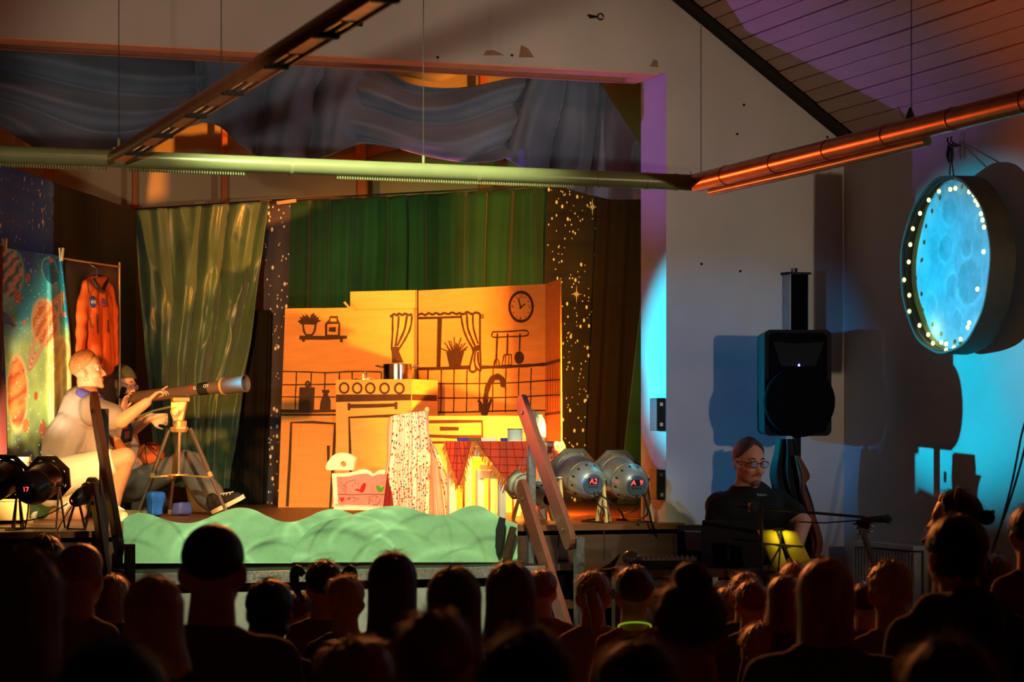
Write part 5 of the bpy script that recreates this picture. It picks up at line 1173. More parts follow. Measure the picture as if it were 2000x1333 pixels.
mb = MB(); mb.tube([t0 + tx * 0.02 + upt * R1 * 0.3, t0 - tx * 0.05 + upt * 0.02, t0 - tx * 0.02 + upt * 0.075 - RT * 0.0], [0.022, 0.02, 0.018], 14); mb.build('eyepiece', m_black, tel, smooth=True)
hd = px(349, 812, 15.15)
mb = MB(); mb.box(px(352, 781, 15.15), (0.11, 0.09, 0.028)); mb.build('mount_plate', m_gold, tel, bevel=0.006)
mb = MB(); mb.prism([px(x, y, 15.11) for x, y in ((333, 785), (365, 784), (362, 800), (357, 822), (338, 824), (334, 812), (333, 795))], FW * 0.07); mb.build('head', m_gold, tel, bevel=0.006)
mb = MB(); mb.lathe([(0, 0.031), (0.02, 0.033), (0.022, 0.024), (0.03, 0.022), (0.032, 0.001)], px(343.5, 805, 15.12), -FW, 24); mb.build('tilt_knob', m_gold, tel, smooth=True)
mb = MB(); mb.tube([px(334, 795, 15.13), px(300, 803, 15.1), px(256, 820, 15.05)], [0.009, 0.007, 0.009], 8); mb.build('pan_handle', mat('handle_green', srgb(110, 116, 70), 0.35, metal=0.4), tel, smooth=True)
mb = MB(); mb.lathe([(0, 0.045), (0.035, 0.047), (0.04, 0.04)], px(351, 834, 15.15), UP, 24); mb.build('pan_base', m_gold, tel, smooth=True)
ap = px(350, 838, 15.15)
mb = MB(); mb.lathe([(-0.022, 0.05), (0.0, 0.06), (0.012, 0.058)], ap, UP, 6); mb.build('spider', m_gold, tel)
feet = [gp(268, 15.2), gp(331, 15.5), gp(446, 14.85)]; feet[0] = Vector((px(268, 1002, 15.25).x, px(268, 1002, 15.25).y, ZS)); tops = [px(330, 840, 15.13), px(349, 846, 15.22), px(372, 838, 15.1)]
kn = []
for f_, tp in zip(feet, tops):
    mid = tp.lerp(f_, 0.52); kn.append(tp.lerp(f_, 0.55))
    mb = MB(); mb.tube([tp, mid], 0.0135, 10); lg = mb.build('leg', m_chrome, tel, smooth=True)
    mb = MB(); mb.tube([mid, f_ + UP * 0.006], 0.0105, 10); mb.build('lower_leg', m_chrome, lg, smooth=True)
    mb = MB(); mb.tube([mid - (f_ - tp).normalized() * 0.012, mid + (f_ - tp).normalized() * 0.02], 0.017, 10); mb.build('leg_lock', m_gold, lg, smooth=True)
    mb = MB(); mb.tube([tp.lerp(f_, 0.95), f_ + UP * 0.004], [0.013, 0.015], 10); mb.build('rubber_foot', m_gold, lg, smooth=True)
hub = sum(kn, Vector()) / 3 + UP * 0.015
for k in kn:
    mb = MB(); mb.bar(k, hub, 0.022, 0.010); mb.build('spreader_arm', m_gold, tel)
mb = MB(); mb.lathe([(-0.004, 0.07), (0.006, 0.07)], hub, UP, 28); mb.build('spreader_tray', m_gold, tel)
mb = MB(); mb.tube([ap, hub - UP * 0.0], 0.010, 10); mb.build('centre_column', m_chrome, tel, smooth=True)
# ------------------------------------------------------------------ basketball and small things near the telescope
bc = px(293, 893, 15.6); br = 29 * 15.6 / FPX
ball = thing('basketball', 'orange basketball with black seams behind the tripod', 'ball', bc - UP * br)
mb = MB(); mb.ell(bc, (br, br, br), n=32, m=20); mb.build('skin', mat('ball_orange', srgb(206, 92, 38), 0.7, var=0.1, bump=0.3, bscale=300), ball, smooth=2)
mb = MB()
def seam(nv, off):
    nv = Vector(nv).normalized(); x = nv.orthogonal().normalized(); y = nv.cross(x); rr3 = math.sqrt(max(br * br - off * off, 0))
    mb.tube([bc + nv * off + (x * math.cos(a) + y * math.sin(a)) * rr3 for a in [2 * PI * k / 48 for k in range(49)]], 0.003, 5, False)
seam(RT * 0.9 + UP * 0.15 - FW * 0.1, 0.0); seam(RT * 0.7 + UP * 0.7, 0.045); seam(RT * 0.9 - UP * 0.5, -0.05); seam(UP * 1.0 - FW * 0.3, -0.02); mb.build('seams', m_black, ball)
mb = MB()
for k in range(5): mb.bar(bc - FW * br * 0.50 + UP * br * 0.875 + RT * (0.004 + 0.012 * k), bc - FW * br * 0.62 + UP * br * 0.79 + RT * (0.004 + 0.012 * k), 0.006, 0.002, -FW)
mb.build('ball_marks', m_black, ball)
mb = MB(); p = gp(288, 15.7); mb.box(p + UP * (bc.z - br - ZS) / 2, (0.26, 0.24, bc.z - br - ZS - 0.004)); tag(mb.build('dark_box', mat('dark_crate', srgb(44, 42, 40), 0.7), bevel=0.01), 'dark box carrying the basketball', 'box')
# ------------------------------------------------------------------ people
def basis(fwd, up=UP):
    f = Vector(fwd).normalized(); l = Vector(up).cross(f).normalized(); u = f.cross(l)
    return Matrix((f, l, u)).transposed()
def head_shapes(mb, c, B, s=1.0, neck=None, ears=True, mouth=0.0):
    """face towards local +x; c lies between the ears"""
    P = lambda x, y, z: Vector(c) + B @ (Vector((x, y, z)) * s)
    E = lambda ctr, r: mb.ell(P(*ctr), tuple(k * s for k in r), B, 18, 12)
    K = lambda a, b, r0, r1: mb.caps(P(*a), P(*b), r0 * s, r1 * s, 10)
    E((-0.014, 0, 0.040), (0.094, 0.074, 0.080)); E((0.022, 0, -0.015), (0.068, 0.063, 0.088)); E((0.030, 0, -0.072), (0.052, 0.050, 0.034))
    E((0.073, 0, -0.098), (0.018, 0.021, 0.016)); K((0.078, 0, 0.018), (0.104, 0, -0.026), 0.008, 0.0125); E((0.094, 0.011, -0.030), (0.010, 0.008, 0.007)); E((0.094, -0.011, -0.030), (0.010, 0.008, 0.007))
    K((0.074, -0.034, 0.030), (0.074, 0.034, 0.030), 0.0125, 0.0125)
    for sg in (-1, 1):
        E((0.058, 0.034 * sg, -0.026), (0.030, 0.024, 0.026))
        if ears:
            E((-0.008, 0.074 * sg, -0.008), (0.018, 0.010, 0.031)); E((-0.016, 0.082 * sg, 0.0), (0.012, 0.006, 0.024))
    K((0.082, -0.018, -0.056), (0.082, 0.018, -0.056), 0.0075, 0.0075); K((0.080 - mouth * 0.3, -0.015, -0.068 - mouth), (0.080 - mouth * 0.3, 0.015, -0.068 - mouth), 0.008, 0.008)
    if neck is not None: mb.caps(P(-0.022, 0, -0.055), neck, 0.056 * s, 0.064 * s)
def face_bits(c, B, s, par, browm, glasses=None, pupil=None, gaze=0.0):
    P = lambda x, y, z: Vector(c) + B @ (Vector((x, y, z)) * s)
    m_eye = mat('eye_white', srgb(225, 215, 205), 0.25); m_pu = mat('pupil', srgb(40, 30, 24), 0.2); m_lip = mat('lip', srgb(176, 92, 76), 0.5)
    for sg in (-1, 1):
        mb = MB(); mb.ell(P(0.0715, 0.030 * sg, 0.008), (0.0125 * s, 0.0145 * s, 0.0085 * s), B, 12, 8); e_ = mb.build('eye', m_eye, par, smooth=2)
        mb = MB(); mb.ell(P(0.0825, 0.030 * sg + gaze, 0.008), (0.003 * s, 0.006 * s, 0.006 * s), B, 10, 6); mb.build('pupil', m_pu, e_, smooth=2)
        mb = MB(); mb.tube([P(0.083, 0.014 * sg, 0.030), P(0.086, 0.030 * sg, 0.036), P(0.074, 0.046 * sg, 0.031)], [0.003 * s, 0.0042 * s, 0.002 * s], 7); mb.build('eyebrow', browm, par, smooth=True)
    mb = MB(); mb.tube([P(0.0815, -0.021, -0.060), P(0.0885, -0.008, -0.058), P(0.0895, 0.008, -0.058), P(0.0815, 0.021, -0.060)], [0.002 * s, 0.0045 * s, 0.0045 * s, 0.002 * s], 7); mb.build('lips', m_lip, par, smooth=True)
    if glasses:
        mb = MB()
        for sg in (-1, 1):
            mb.tube([P(0.100, 0.031 * sg + 0.023 * math.cos(a) * 0.98, 0.006 + 0.017 * math.sin(a)) for a in [2 * PI * k / 20 for k in range(21)]], 0.0022 * s, 6, False)
            mb.tube([P(0.098, 0.053 * sg, 0.012), P(0.06, 0.074 * sg, 0.014), P(-0.01, 0.080 * sg, 0.012)], 0.0022 * s, 6)
        mb.tube([P(0.101, -0.009, 0.010), P(0.104, 0, 0.013), P(0.101, 0.009, 0.010)], 0.0022 * s, 6); g_ = mb.build('glasses', glasses, par, smooth=True)
        for sg in (-1, 1):
            mb = MB(); mb.prism([P(0.100, 0.031 * sg + 0.022 * math.cos(a), 0.006 + 0.016 * math.sin(a)) for a in [2 * PI * k / 20 for k in range(20)]], B @ Vector((0.001, 0, 0))); mb.build('lens', mat('spectacle_lens', srgb(150, 160, 230), 0.05, alpha=0.3, spec=1.0), g_)
def hand_shapes(mb, wrist, dirv, palmn, s=1.0, curl=(0.3, 0.5, 0.6, 0.7), point=None, side=1):
    """palm + five separate fingers; dirv: towards the fingertips, palmn: out of the palm"""
    d = Vector(dirv).normalized(); n = Vector(palmn); n = (n - d * n.dot(d)).normalized(); x = d.cross(n) * side
    w = Vector(wrist)
    for k in range(4):
        o = (1.5 - k) * 0.019 * s; mb.caps(w + x * o * 0.5 + d * 0.012 * s, w + x * o + d * 0.085 * s, 0.015 * s, 0.0125 * s, 8)
    Ls = (0.072, 0.080, 0.074, 0.058)
    for k in range(4):
        o = (1.5 - k) * 0.0205 * s; b = w + x * o + d * 0.088 * s; c = curl[k]; L = Ls[k] * s; q = b; ang = c * 0.5
        for j, fr in enumerate((0.45, 0.32, 0.23)):
            dd = d * math.cos(ang) + n * math.sin(ang) + x * (1.5 - k) * 0.05; e = q + dd * L * fr
            mb.caps(q, e, (0.0095 - 0.001 * j) * s, (0.0088 - 0.001 * j) * s, 8); q = e; ang += c * 0.9
    b = w + x * 0.026 * s + d * 0.03 * s; t1 = b + (x * 0.75 + d * 0.6 + n * 0.25).normalized() * 0.035 * s; t2 = t1 + (x * 0.35 + d * 0.85 + n * 0.35).normalized() * 0.030 * s; t3 = t2 + (d * 0.9 + n * 0.4).normalized() * 0.022 * s
    mb.caps(b, t1, 0.015 * s, 0.011 * s, 8); mb.caps(t1, t2, 0.011 * s, 0.0095 * s, 8); mb.caps(t2, t3, 0.0095 * s, 0.008 * s, 8)
def skin(name, col): return mat(name, col, 0.5, var=0.08, scale=9, sss=0.08)
def pv(x, y, d): return px(x, y, d)
# ---- crouching man
A = thing('person', 'crouching person in beige shirt and cream shorts pointing along the telescope', 'person', gp(150, 14.5))
sk = skin('skin_fair', srgb(206, 144, 106))
hc = pv(172, 727, 14.45); hB = basis(RT * 0.97 + UP * 0.12 - FW * 0.12, UP * 0.98 - RT * 0.10)
mb = MB(); head_shapes(mb, hc, hB, 1.0, pv(176, 785, 14.47), mouth=0.006)
mb.caps(pv(172, 792, 14.47), pv(125, 915, 14.5), 0.10, 0.12); mb.caps(pv(185, 800, 14.35), pv(180, 800, 14.62), 0.07, 0.07)
mb.caps(pv(196, 806, 14.33), pv(238, 822, 14.26), 0.056, 0.048); mb.caps(pv(238, 822, 14.26), pv(287, 786, 14.24), 0.046, 0.030)
hand_shapes(mb, pv(288, 785, 14.24), RT * 0.72 + UP * 0.62, -UP * 0.75 + RT * 0.55, 0.95, (0.05, 0.75, 0.9, 1.0))
mb.caps(pv(120, 930, 14.36), pv(245, 895, 14.34), 0.092, 0.066); mb.caps(pv(245, 897, 14.34), pv(226, 955, 14.42), 0.062, 0.056); mb.caps(pv(226, 955, 14.42), pv(222, 992, 14.45), 0.054, 0.038)
mb.caps(pv(120, 930, 14.62), pv(150, 1000, 14.45), 0.09, 0.064); mb.caps(pv(150, 1001, 14.45), pv(90, 1008, 14.6), 0.055, 0.045)
mb.caps(pv(185, 805, 14.62), pv(215, 850, 14.72), 0.05, 0.042); mb.caps(pv(215, 850, 14.72), pv(240, 880, 14.6), 0.042, 0.03); hand_shapes(mb, pv(240, 880, 14.6), RT * 0.7 - UP * 0.4, -UP, 0.95)
q = remeshed(mb, 0.0075, 2); q.build('body', sk, A, smooth=2)
# shirt
sm_ = MB()
sm_.caps(pv(165, 802, 14.47), pv(120, 905, 14.5), 0.135, 0.155); sm_.caps(pv(180, 800, 14.33), pv(178, 800, 14.63), 0.098, 0.098); sm_.caps(pv(140, 840, 14.42), pv(110, 890, 14.44), 0.12, 0.135); sm_.caps(pv(150, 830, 14.56), pv(118, 895, 14.6), 0.11, 0.12)
sm_.caps(pv(192, 804, 14.33), pv(222, 817, 14.29), 0.086, 0.078); sm_.caps(pv(190, 804, 14.62), pv(205, 840, 14.7), 0.07, 0.06); sm_.caps(pv(185, 830, 14.42), pv(190, 880, 14.45), 0.07, 0.10)
q = remeshed(sm_, 0.009, 1, (0.020, 4.4, (0.75, -0.2, -0.62))); q.build('shirt', mat('beige_shirt', srgb(150, 132, 120), 0.8, var=0.06, bump=0.25, bscale=18), A, smooth=2)
mb = MB(); mb.tube([pv(158, 768, 14.38), pv(146, 772, 14.5), pv(160, 766, 14.60), pv(190, 774, 14.54), pv(198, 786, 14.40), pv(180, 777, 14.34), pv(158, 768, 14.38)], [0.030, 0.030, 0.028, 0.026, 0.026, 0.030, 0.030], 10); mb.build('collar', mat('violet_collar', srgb(74, 70, 150), 0.7), A, smooth=True)
sh_ = MB()
sh_.caps(pv(112, 925, 14.42), pv(120, 925, 14.58), 0.15, 0.15); sh_.caps(pv(118, 930, 14.36), pv(205, 908, 14.35), 0.125, 0.098); sh_.caps(pv(118, 930, 14.60), pv(140, 982, 14.5), 0.12, 0.095); sh_.caps(pv(95, 940, 14.5), pv(95, 965, 14.52), 0.10, 0.08)
q = remeshed(sh_, 0.011, 3, (0.008, 4.0, (0.8, 0.1, -0.5))); q.build('shorts', mat('cream_shorts', srgb(236, 222, 186), 0.8, var=0.05, bump=0.2, bscale=16), A, smooth=2)
def shoe(parent, heel, toe, up, m, sole, s=1.0, name='shoe'):
    heel = Vector(heel); toe = Vector(toe); d = (toe - heel).normalized(); u = Vector(up); u = (u - d * u.dot(d)).normalized(); x = d.cross(u); L = (toe - heel).length
    mb = MB(); mb.caps(heel + u * 0.045 * s, heel + d * L * 0.45 + u * 0.042 * s, 0.040 * s, 0.040 * s); mb.caps(heel + d * L * 0.45 + u * 0.035 * s, toe + u * 0.028 * s - d * 0.03 * s, 0.040 * s, 0.030 * s); mb.caps(heel + u * 0.05 * s, heel + u * 0.085 * s + d * 0.02, 0.036 * s, 0.036 * s)
    q = remeshed(mb, 0.008, 2); o = q.build(name, m, parent, smooth=2)
    out = []
    for k in range(28):
        a = 2 * PI * k / 28; t = 0.5 - 0.5 * math.cos(a); wv = 0.040 * s * (1 + 0.12 * math.sin(t * PI)) * (abs(math.sin(a)) ** 0.6) * (1 if math.sin(a) >= 0 else -1)
        out.append(heel - d * 0.035 * s + d * (L + 0.05 * s) * t + x * wv)
    mb = MB(); mb.prism(out, u * 0.026 * s); mb.build('sole', sole, o, smooth=True)
    mb = MB()
    for k in range(4):
        c = heel + d * L * (0.42 + 0.11 * k) + u * (0.082 - 0.006 * k) * s; mb.tube([c - x * 0.024 * s, c + u * 0.006, c + x * 0.024 * s + d * 0.01], 0.0035 * s, 5)
    mb.build('laces', sole, o); return o
m_cshoe = mat('cream_shoe', srgb(226, 190, 140), 0.7)
shoe(A, gp(212, 14.5), gp(245, 14.2), UP, m_cshoe, m_wpaint, 1.0)
shoe(A, gp(92, 14.62) + UP * 0.03, gp(70, 14.5) + UP * 0.02, UP * 0.4 + RT * -0.9, m_cshoe, m_wpaint, 1.0)
# hair of the crouching man: shaved sides, short ginger crest
def cap_hair(name, c, B, s, par, m, lift=0.010, lo=-0.2, front=0.62, crest=0.0, seed=0, nu=48, nv=16):
    """close cropped hair as a raised shell over the skull"""
    P = lambda v: Vector(c) + B @ (Vector(v) * s)
    rnd = random.Random(seed); mb = MB(); r = Vector((0.094, 0.074, 0.080)); o = Vector((-0.014, 0, 0.040))
    def f(u, v):
        a = 2 * PI * u; fr = math.cos(a)
        th_max = 1.42 + (lo * -1.9) * (0.5 - 0.5 * fr) - (1.42 - front * 1.5) * max(0, fr) ** 2
        th = 0.02 + v * th_max
        k = 1 + lift * (1 - v ** 4) / 0.08 + 0.015 * noise.noise(Vector((a * 6, th * 9, seed)))
        d = Vector((math.sin(th) * math.cos(a) * r.x, math.sin(th) * math.sin(a) * r.y, math.cos(th) * r.z)) * k
        if crest: d.z += crest * max(0, 1 - abs(math.sin(th) * math.sin(a)) / 0.55) * max(0, math.cos(th)) * (0.8 + 0.4 * noise.noise(Vector((a * 9, th * 14, 3))))
        return P(o + d)
    mb.grid(f, nu, nv); return mb.build(name, m, par, smooth=2, solid=0.002)
m_ging = mat('ginger_hair', srgb(176, 112, 62), 0.55, var=0.3, scale=60, bump=0.4, bscale=160)
cap_hair('hair', hc, hB, 1.0, A, m_ging, 0.007, -0.46, 0.50, 0.016, 2)
face_bits(hc, hB, 1.0, A, m_ging)
mb = MB(); p = hc + hB @ Vector((-0.004, -0.078, -0.052)); mb.tube([p + RT * 0.014 * math.cos(a) + UP * 0.014 * math.sin(a) for a in [2 * PI * k / 16 for k in range(17)]], 0.0018, 5, False); mb.build('hoop_earring', m_gold, A)
# ---- seated person with beanie looking through the telescope
Bp = thing('person', 'person in olive beanie and glasses peering into the telescope', 'person', gp(270, 15.6))
sk2 = skin('skin_pale', srgb(232, 182, 150))
hb_ = pv(237, 752, 15.45); bB = basis(RT * 0.90 - FW * 0.30 - UP * 0.22, UP * 0.95 + RT * 0.25)
mb = MB(); head_shapes(mb, hb_, bB, 0.98, pv(228, 808, 15.55))
mb.caps(pv(228, 815, 15.55), pv(245, 935, 15.65), 0.09, 0.11); mb.caps(pv(215, 822, 15.45), pv(238, 822, 15.68), 0.06, 0.06)
mb.caps(pv(214, 825, 15.42), pv(222, 868, 15.3), 0.042, 0.038); mb.caps(pv(222, 868, 15.3), pv(238, 805, 15.25), 0.037, 0.027); hand_shapes(mb, pv(238, 806, 15.25), UP * 0.95 + RT * 0.25, RT * 0.8 - FW * 0.2, 0.95, (0.15, 0.35, 0.6, 0.8))
mb.caps(pv(242, 822, 15.66), pv(262, 838, 15.5), 0.044, 0.040); mb.caps(pv(262, 838, 15.5), pv(292, 815, 15.25), 0.040, 0.034); hand_shapes(mb, pv(292, 816, 15.25), RT * 0.9 - UP * 0.1, -FW, 1.0, (1.0, 1.0, 1.0, 1.0))
q = remeshed(mb, 0.0075, 2); q.build('body', sk2, Bp, smooth=2)
tm = MB(); tm.caps(pv(230, 825, 15.55), pv(248, 930, 15.65), 0.115, 0.125); tm.caps(pv(216, 822, 15.45), pv(240, 822, 15.68), 0.07, 0.07); tm.caps(pv(214, 825, 15.42), pv(220, 852, 15.34), 0.055, 0.052); tm.caps(pv(242, 824, 15.66), pv(256, 836, 15.55), 0.056, 0.052)
q = remeshed(tm, 0.012, 3, (0.005, 5, (0.5, 0, 0.8)))
m_tee = mat('printed_tee', srgb(206, 178, 150), 0.8); tee = q.build('t_shirt', m_tee, Bp, smooth=2)
mb = MB(); rn = random.Random(5); TP = (pv(245, 850, 15.395), -FW)
pal = [mat('print_black', srgb(30, 26, 26), 0.7), mat('print_red', srgb(150, 40, 36), 0.7), mat('print_teal', srgb(70, 120, 120), 0.7)]
for (pts, k) in (([(236, 826), (252, 824), (258, 838), (256, 862), (240, 866), (234, 848)], 0), ([(240, 832), (250, 830), (251, 838), (241, 840)], 1), ([(243, 844), (253, 842), (252, 856), (244, 858)], 1), ([(228, 830), (234, 828), (233, 842), (228, 840)], 2), ([(229, 848), (233, 850), (237, 864), (232, 862)], 2)):
    m2 = MB(); m2.prism([pl(x, y, TP) - FW * (0.002 * (k + 1)) for x, y in pts], FW * 0.05); m2.build('shirt_print', pal[k], tee)
m_bean = mat('olive_beanie', srgb(96, 104, 80), 0.9, var=0.12, scale=40, bump=0.3, bscale=90)
def shell(name, c, B, s, par, m, r, o, th_f, th_b, lift=0.0, nu=48, nv=18):
    P = lambda v: Vector(c) + B @ (Vector(v) * s)
    def f(u, v):
        a = 2 * PI * u; fr = 0.5 + 0.5 * math.cos(a); th = 0.01 + v * (th_b + (th_f - th_b) * fr)
        k = 1 + 0.02 * noise.noise(Vector((a * 2, th * 5, 1))) + (0.03 if v > 0.80 else 0)
        return P(Vector(o) + Vector((math.sin(th) * math.cos(a) * r[0], math.sin(th) * math.sin(a) * r[1], math.cos(th) * r[2])) * k)
    mb = MB(); mb.grid(f, nu, nv); return mb.build(name, m, par, smooth=2, solid=0.006)
shell('beanie', hb_, bB, 0.98, Bp, m_bean, (0.106, 0.086, 0.096), (-0.018, 0, 0.038), 1.28, 2.05)
mb = MB(); mb.caps(pv(226, 790, 15.48), pv(236, 800, 15.42), 0.07, 0.05); mb.caps(pv(236, 795, 15.4), pv(246, 790, 15.42), 0.04, 0.03); q = remeshed(mb, 0.012, 3, (0.008, 6, (0.3, 0, 1))); q.build('dark_scarf', mat('dark_scarf', srgb(40, 26, 24), 0.9), Bp, smooth=2)
face_bits(hb_, bB, 0.98, Bp, mat('brow_brown', srgb(80, 56, 40), 0.7), glasses=mat('spectacle_gold', srgb(170, 150, 110), 0.3, metal=0.7))
tr = MB(); tr.caps(pv(250, 948, 15.6), pv(255, 948, 15.8), 0.125, 0.12); tr.caps(pv(258, 950, 15.55), pv(360, 902, 15.45), 0.10, 0.080); tr.caps(pv(360, 902, 15.45), pv(408, 965, 15.3), 0.080, 0.095); tr.caps(pv(408, 965, 15.3), pv(428, 992, 15.25), 0.095, 0.07)
tr.caps(pv(262, 955, 15.8), pv(375, 905, 15.8), 0.10, 0.082); tr.caps(pv(375, 905, 15.8), pv(392, 985, 15.7), 0.080, 0.085)
q = remeshed(tr, 0.013, 3, (0.007, 3, (0.4, 0.3, 0.8)))
for p in q.v:
    if p.z < ZS + 0.005: p.z = ZS + 0.005
q.build('trousers', mat('grey_trousers', srgb(104, 96, 88), 0.85, var=0.1), Bp, smooth=2)
m_conv = mat('black_canvas', srgb(34, 30, 30), 0.8)
shoe(Bp, pv(424, 1000, 15.15), pv(474, 976, 15.0), UP * 0.75 - RT * 0.55, m_conv, mat('shoe_rubber', srgb(232, 220, 190), 0.6), 1.05)
mb = MB(); mb.box(gp(303, 15.0) + UP * 0.08, (0.10, 0.10, 0.15), Matrix.Rotation(0.3, 3, 'Z')); q = remeshed(mb, 0.02, 4, (0.012, 6, (0.3, 0.5, 1)))
for p in q.v: p.z = max(p.z, ZS + 0.002)
tag(q.build('blue_bag', mat('blue_cloth', srgb(28, 92, 190), 0.6), smooth=2), 'crumpled bright blue bag on the floor under the telescope', 'bag')
mb = MB(); mb.box(gp(355, 15.1) + UP * 0.05, (0.10, 0.09, 0.09), Matrix.Rotation(0.5, 3, 'Z')); q = remeshed(mb, 0.018, 3, (0.012, 7, (0.3, 0.5, 1)))
for p in q.v: p.z = max(p.z, ZS + 0.002)
tag(q.build('blue_pouch', mat('violet_blue_cloth', srgb(70, 80, 150), 0.6), smooth=2), 'small violet blue pouch between the tripod legs', 'pouch')
# ---- seated musician
Mu = thing('person', 'seated musician in black t-shirt and glasses behind the laptop', 'person', Vector((px(1465, HOR, 13.0).x, px(1465, HOR, 13.0).y, 0)))
sk3 = skin('skin_ruddy', srgb(206, 140, 118))
DM = 13.0
hm = pv(1464, 906, DM); mB = basis(-FW * 0.88 + RT * 0.42 - UP * 0.10, UP)
mb = MB(); head_shapes(mb, hm, mB, 1.06, pv(1463, 968, DM + 0.04))
mb.caps(pv(1463, 975, DM + 0.05), pv(1463, 1130, DM + 0.08), 0.12, 0.15); mb.caps(pv(1405, 985, DM + 0.05), pv(1522, 985, DM + 0.05), 0.07, 0.07)
mb.caps(pv(1408, 990, DM), pv(1392, 1075, DM - 0.1), 0.052, 0.044); mb.caps(pv(1392, 1075, DM - 0.1), pv(1410, 1105, DM - 0.45), 0.044, 0.03); hand_shapes(mb, pv(1410, 1105, DM - 0.45), -FW * 0.9 + RT * 0.2, -UP, 1.0)
mb.caps(pv(1525, 990, DM), pv(1568, 1020, DM - 0.08), 0.054, 0.050); mb.caps(pv(1568, 1020, DM - 0.08), pv(1552, 1085, DM - 0.30), 0.048, 0.032); hand_shapes(mb, pv(1552, 1086, DM - 0.30), -FW * 0.7 - UP * 0.6, -UP, 1.0, side=-1)
b0 = pv(1463, 1130, DM + 0.08)
for sg in (-1, 1):
    k0 = b0 + RT * 0.12 * sg - UP * 0.08; k1 = k0 - FW * 0.42 + RT * 0.06 * sg; mb.caps(k0, k1, 0.085, 0.065); mb.caps(k1, Vector((k1.x, k1.y, 0.09)) - FW * 0.02, 0.06, 0.045); mb.caps(Vector((k1.x, k1.y, 0.04)), Vector((k1.x, k1.y, 0.04)) - FW * 0.16, 0.04, 0.035)
q = remeshed(mb, 0.009, 2); q.build('body', sk3, Mu, smooth=2)
tm = MB(); tm.caps(pv(1463, 990, DM + 0.05), pv(1463, 1130, DM + 0.08), 0.155, 0.175); tm.caps(pv(1408, 988, DM + 0.05), pv(1520, 988, DM + 0.05), 0.085, 0.085); tm.caps(pv(1430, 1000, DM), pv(1498, 1000, DM), 0.12, 0.12); tm.caps(pv(1408, 992, DM), pv(1396, 1040, DM - 0.05), 0.074, 0.066); tm.caps(pv(1522, 992, DM), pv(1552, 1004, DM - 0.05), 0.074, 0.066)
q = remeshed(tm, 0.014, 3, (0.006, 4, (0.5, 0.2, 0.7))); ts = q.build('t_shirt', mat('black_tee', srgb(20, 21, 24), 0.85), Mu, smooth=2)
text_obj('shirt_lettering', 'Station', 0.020, frameM(pv(1488, 967, DM - 0.115), RT, UP), mat('print_cyan', srgb(150, 220, 225), 0.6), ts, 0.002)
m_dkh = mat('dark_brown_hair', srgb(64, 44, 34), 0.55, var=0.3, scale=60, bump=0.4, bscale=160)
cap_hair('hair', hm, mB, 1.06, Mu, m_dkh, 0.010, -0.34, 0.46, 0.010, 5)
face_bits(hm, mB, 1.06, Mu, m_dkh, glasses=mat('spectacle_dark', srgb(30, 26, 30), 0.3))
P = lambda x, y, z: hm + mB @ (Vector((x, y, z)) * 1.06)
mb = MB(); mb.tube([P(0.078, -0.030, -0.058), P(0.091, -0.012, -0.047), P(0.094, 0, -0.045), P(0.091, 0.012, -0.047), P(0.078, 0.030, -0.058)], [0.003, 0.007, 0.007, 0.007, 0.003], 8); mb.ell(P(0.074, 0, -0.092), (0.020, 0.026, 0.022), mB, 12, 8); q = remeshed(mb, 0.006, 1); q.build('beard', mat('stubble', srgb(120, 78, 60), 0.8), Mu, smooth=2)

# ------------------------------------------------------------------ the musician's corner
tbm = thing('gear_table', 'dark table carrying laptop and sound gear in front of the musician', 'table', Vector((px(1390, HOR, 12.45).x, px(1390, HOR, 12.45).y, 0)))
zg = px(1300, 1112, 12.3).z
Q = [px(1195, HOR, 12.15), px(1520, HOR, 12.15), px(1520, HOR, 12.65), px(1195, HOR, 12.65)]
m_tab = mat('table_brown', srgb(96, 62, 46), 0.5)
mb = MB(); mb.hexa([Vector((q.x, q.y, z)) for z in (zg - 0.035, zg) for q in Q]); mb.build('table_top', m_tab, tbm)
for q in Q:
    c = (Q[0] + Q[2]) / 2; r_ = c + (q - c) * 0.93; mb = MB(); mb.box((r_.x, r_.y, (zg - 0.035) / 2), (0.05, 0.05, zg - 0.035)); mb.build('leg', m_tab, tbm)
mb = MB(); mb.bar(Vector((Q[0].x, Q[0].y, zg - 0.12)), Vector((Q[1].x, Q[1].y, zg - 0.12)), 0.02, 0.05); mb.build('front_rail', m_tab, tbm)
lp = thing('laptop', 'black laptop with its lid up hiding the musician\'s chest', 'laptop', px(1428, 1112, 12.45))
LPn = vplane(1368, 12.42, 1486, 12.42)
mb = MB(); Pq = [pl(x, y, LPn) for x, y in ((1368, 1108), (1370, 1016), (1486, 1018), (1484, 1108))]; mb.prism([p + (FW * -0.06 if i in (1, 2) else FW * 0) for i, p in enumerate(Pq)], FW * 0.012); mb.build('lid', m_black, lp, bevel=0.004)
mb = MB(); mb.hexa([Vector((q.x, q.y, z)) for z in (zg + 0.002, zg + 0.022) for q in (px(1368, HOR, 12.42), px(1486, HOR, 12.42), px(1486, HOR, 12.64), px(1368, HOR, 12.64))]); mb.build('keyboard_base', m_black, lp, bevel=0.003)
mx_ = thing('mixer', 'low black mixing desk left of the laptop', 'mixer', px(1300, 1110, 12.4))
mb = MB(); mb.hexa([Vector((q.x, q.y, z)) for z in (zg + 0.002, zg + 0.05) for q in (px(1232, HOR, 12.22), px(1362, HOR, 12.22), px(1362, HOR, 12.6), px(1232, HOR, 12.6))]); mb.build('desk', m_black, mx_, bevel=0.006)
for i in range(12):
    mb = MB(); p = px(1242 + i * 10, HOR, 12.3); mb.lathe([(0, 0.008), (0.02, 0.006), (0.021, 0.001)], Vector((p.x, p.y, zg + 0.05)), UP, 8); mb.build('knob', mat('knob_grey', srgb(120, 100, 95), 0.4), mx_)
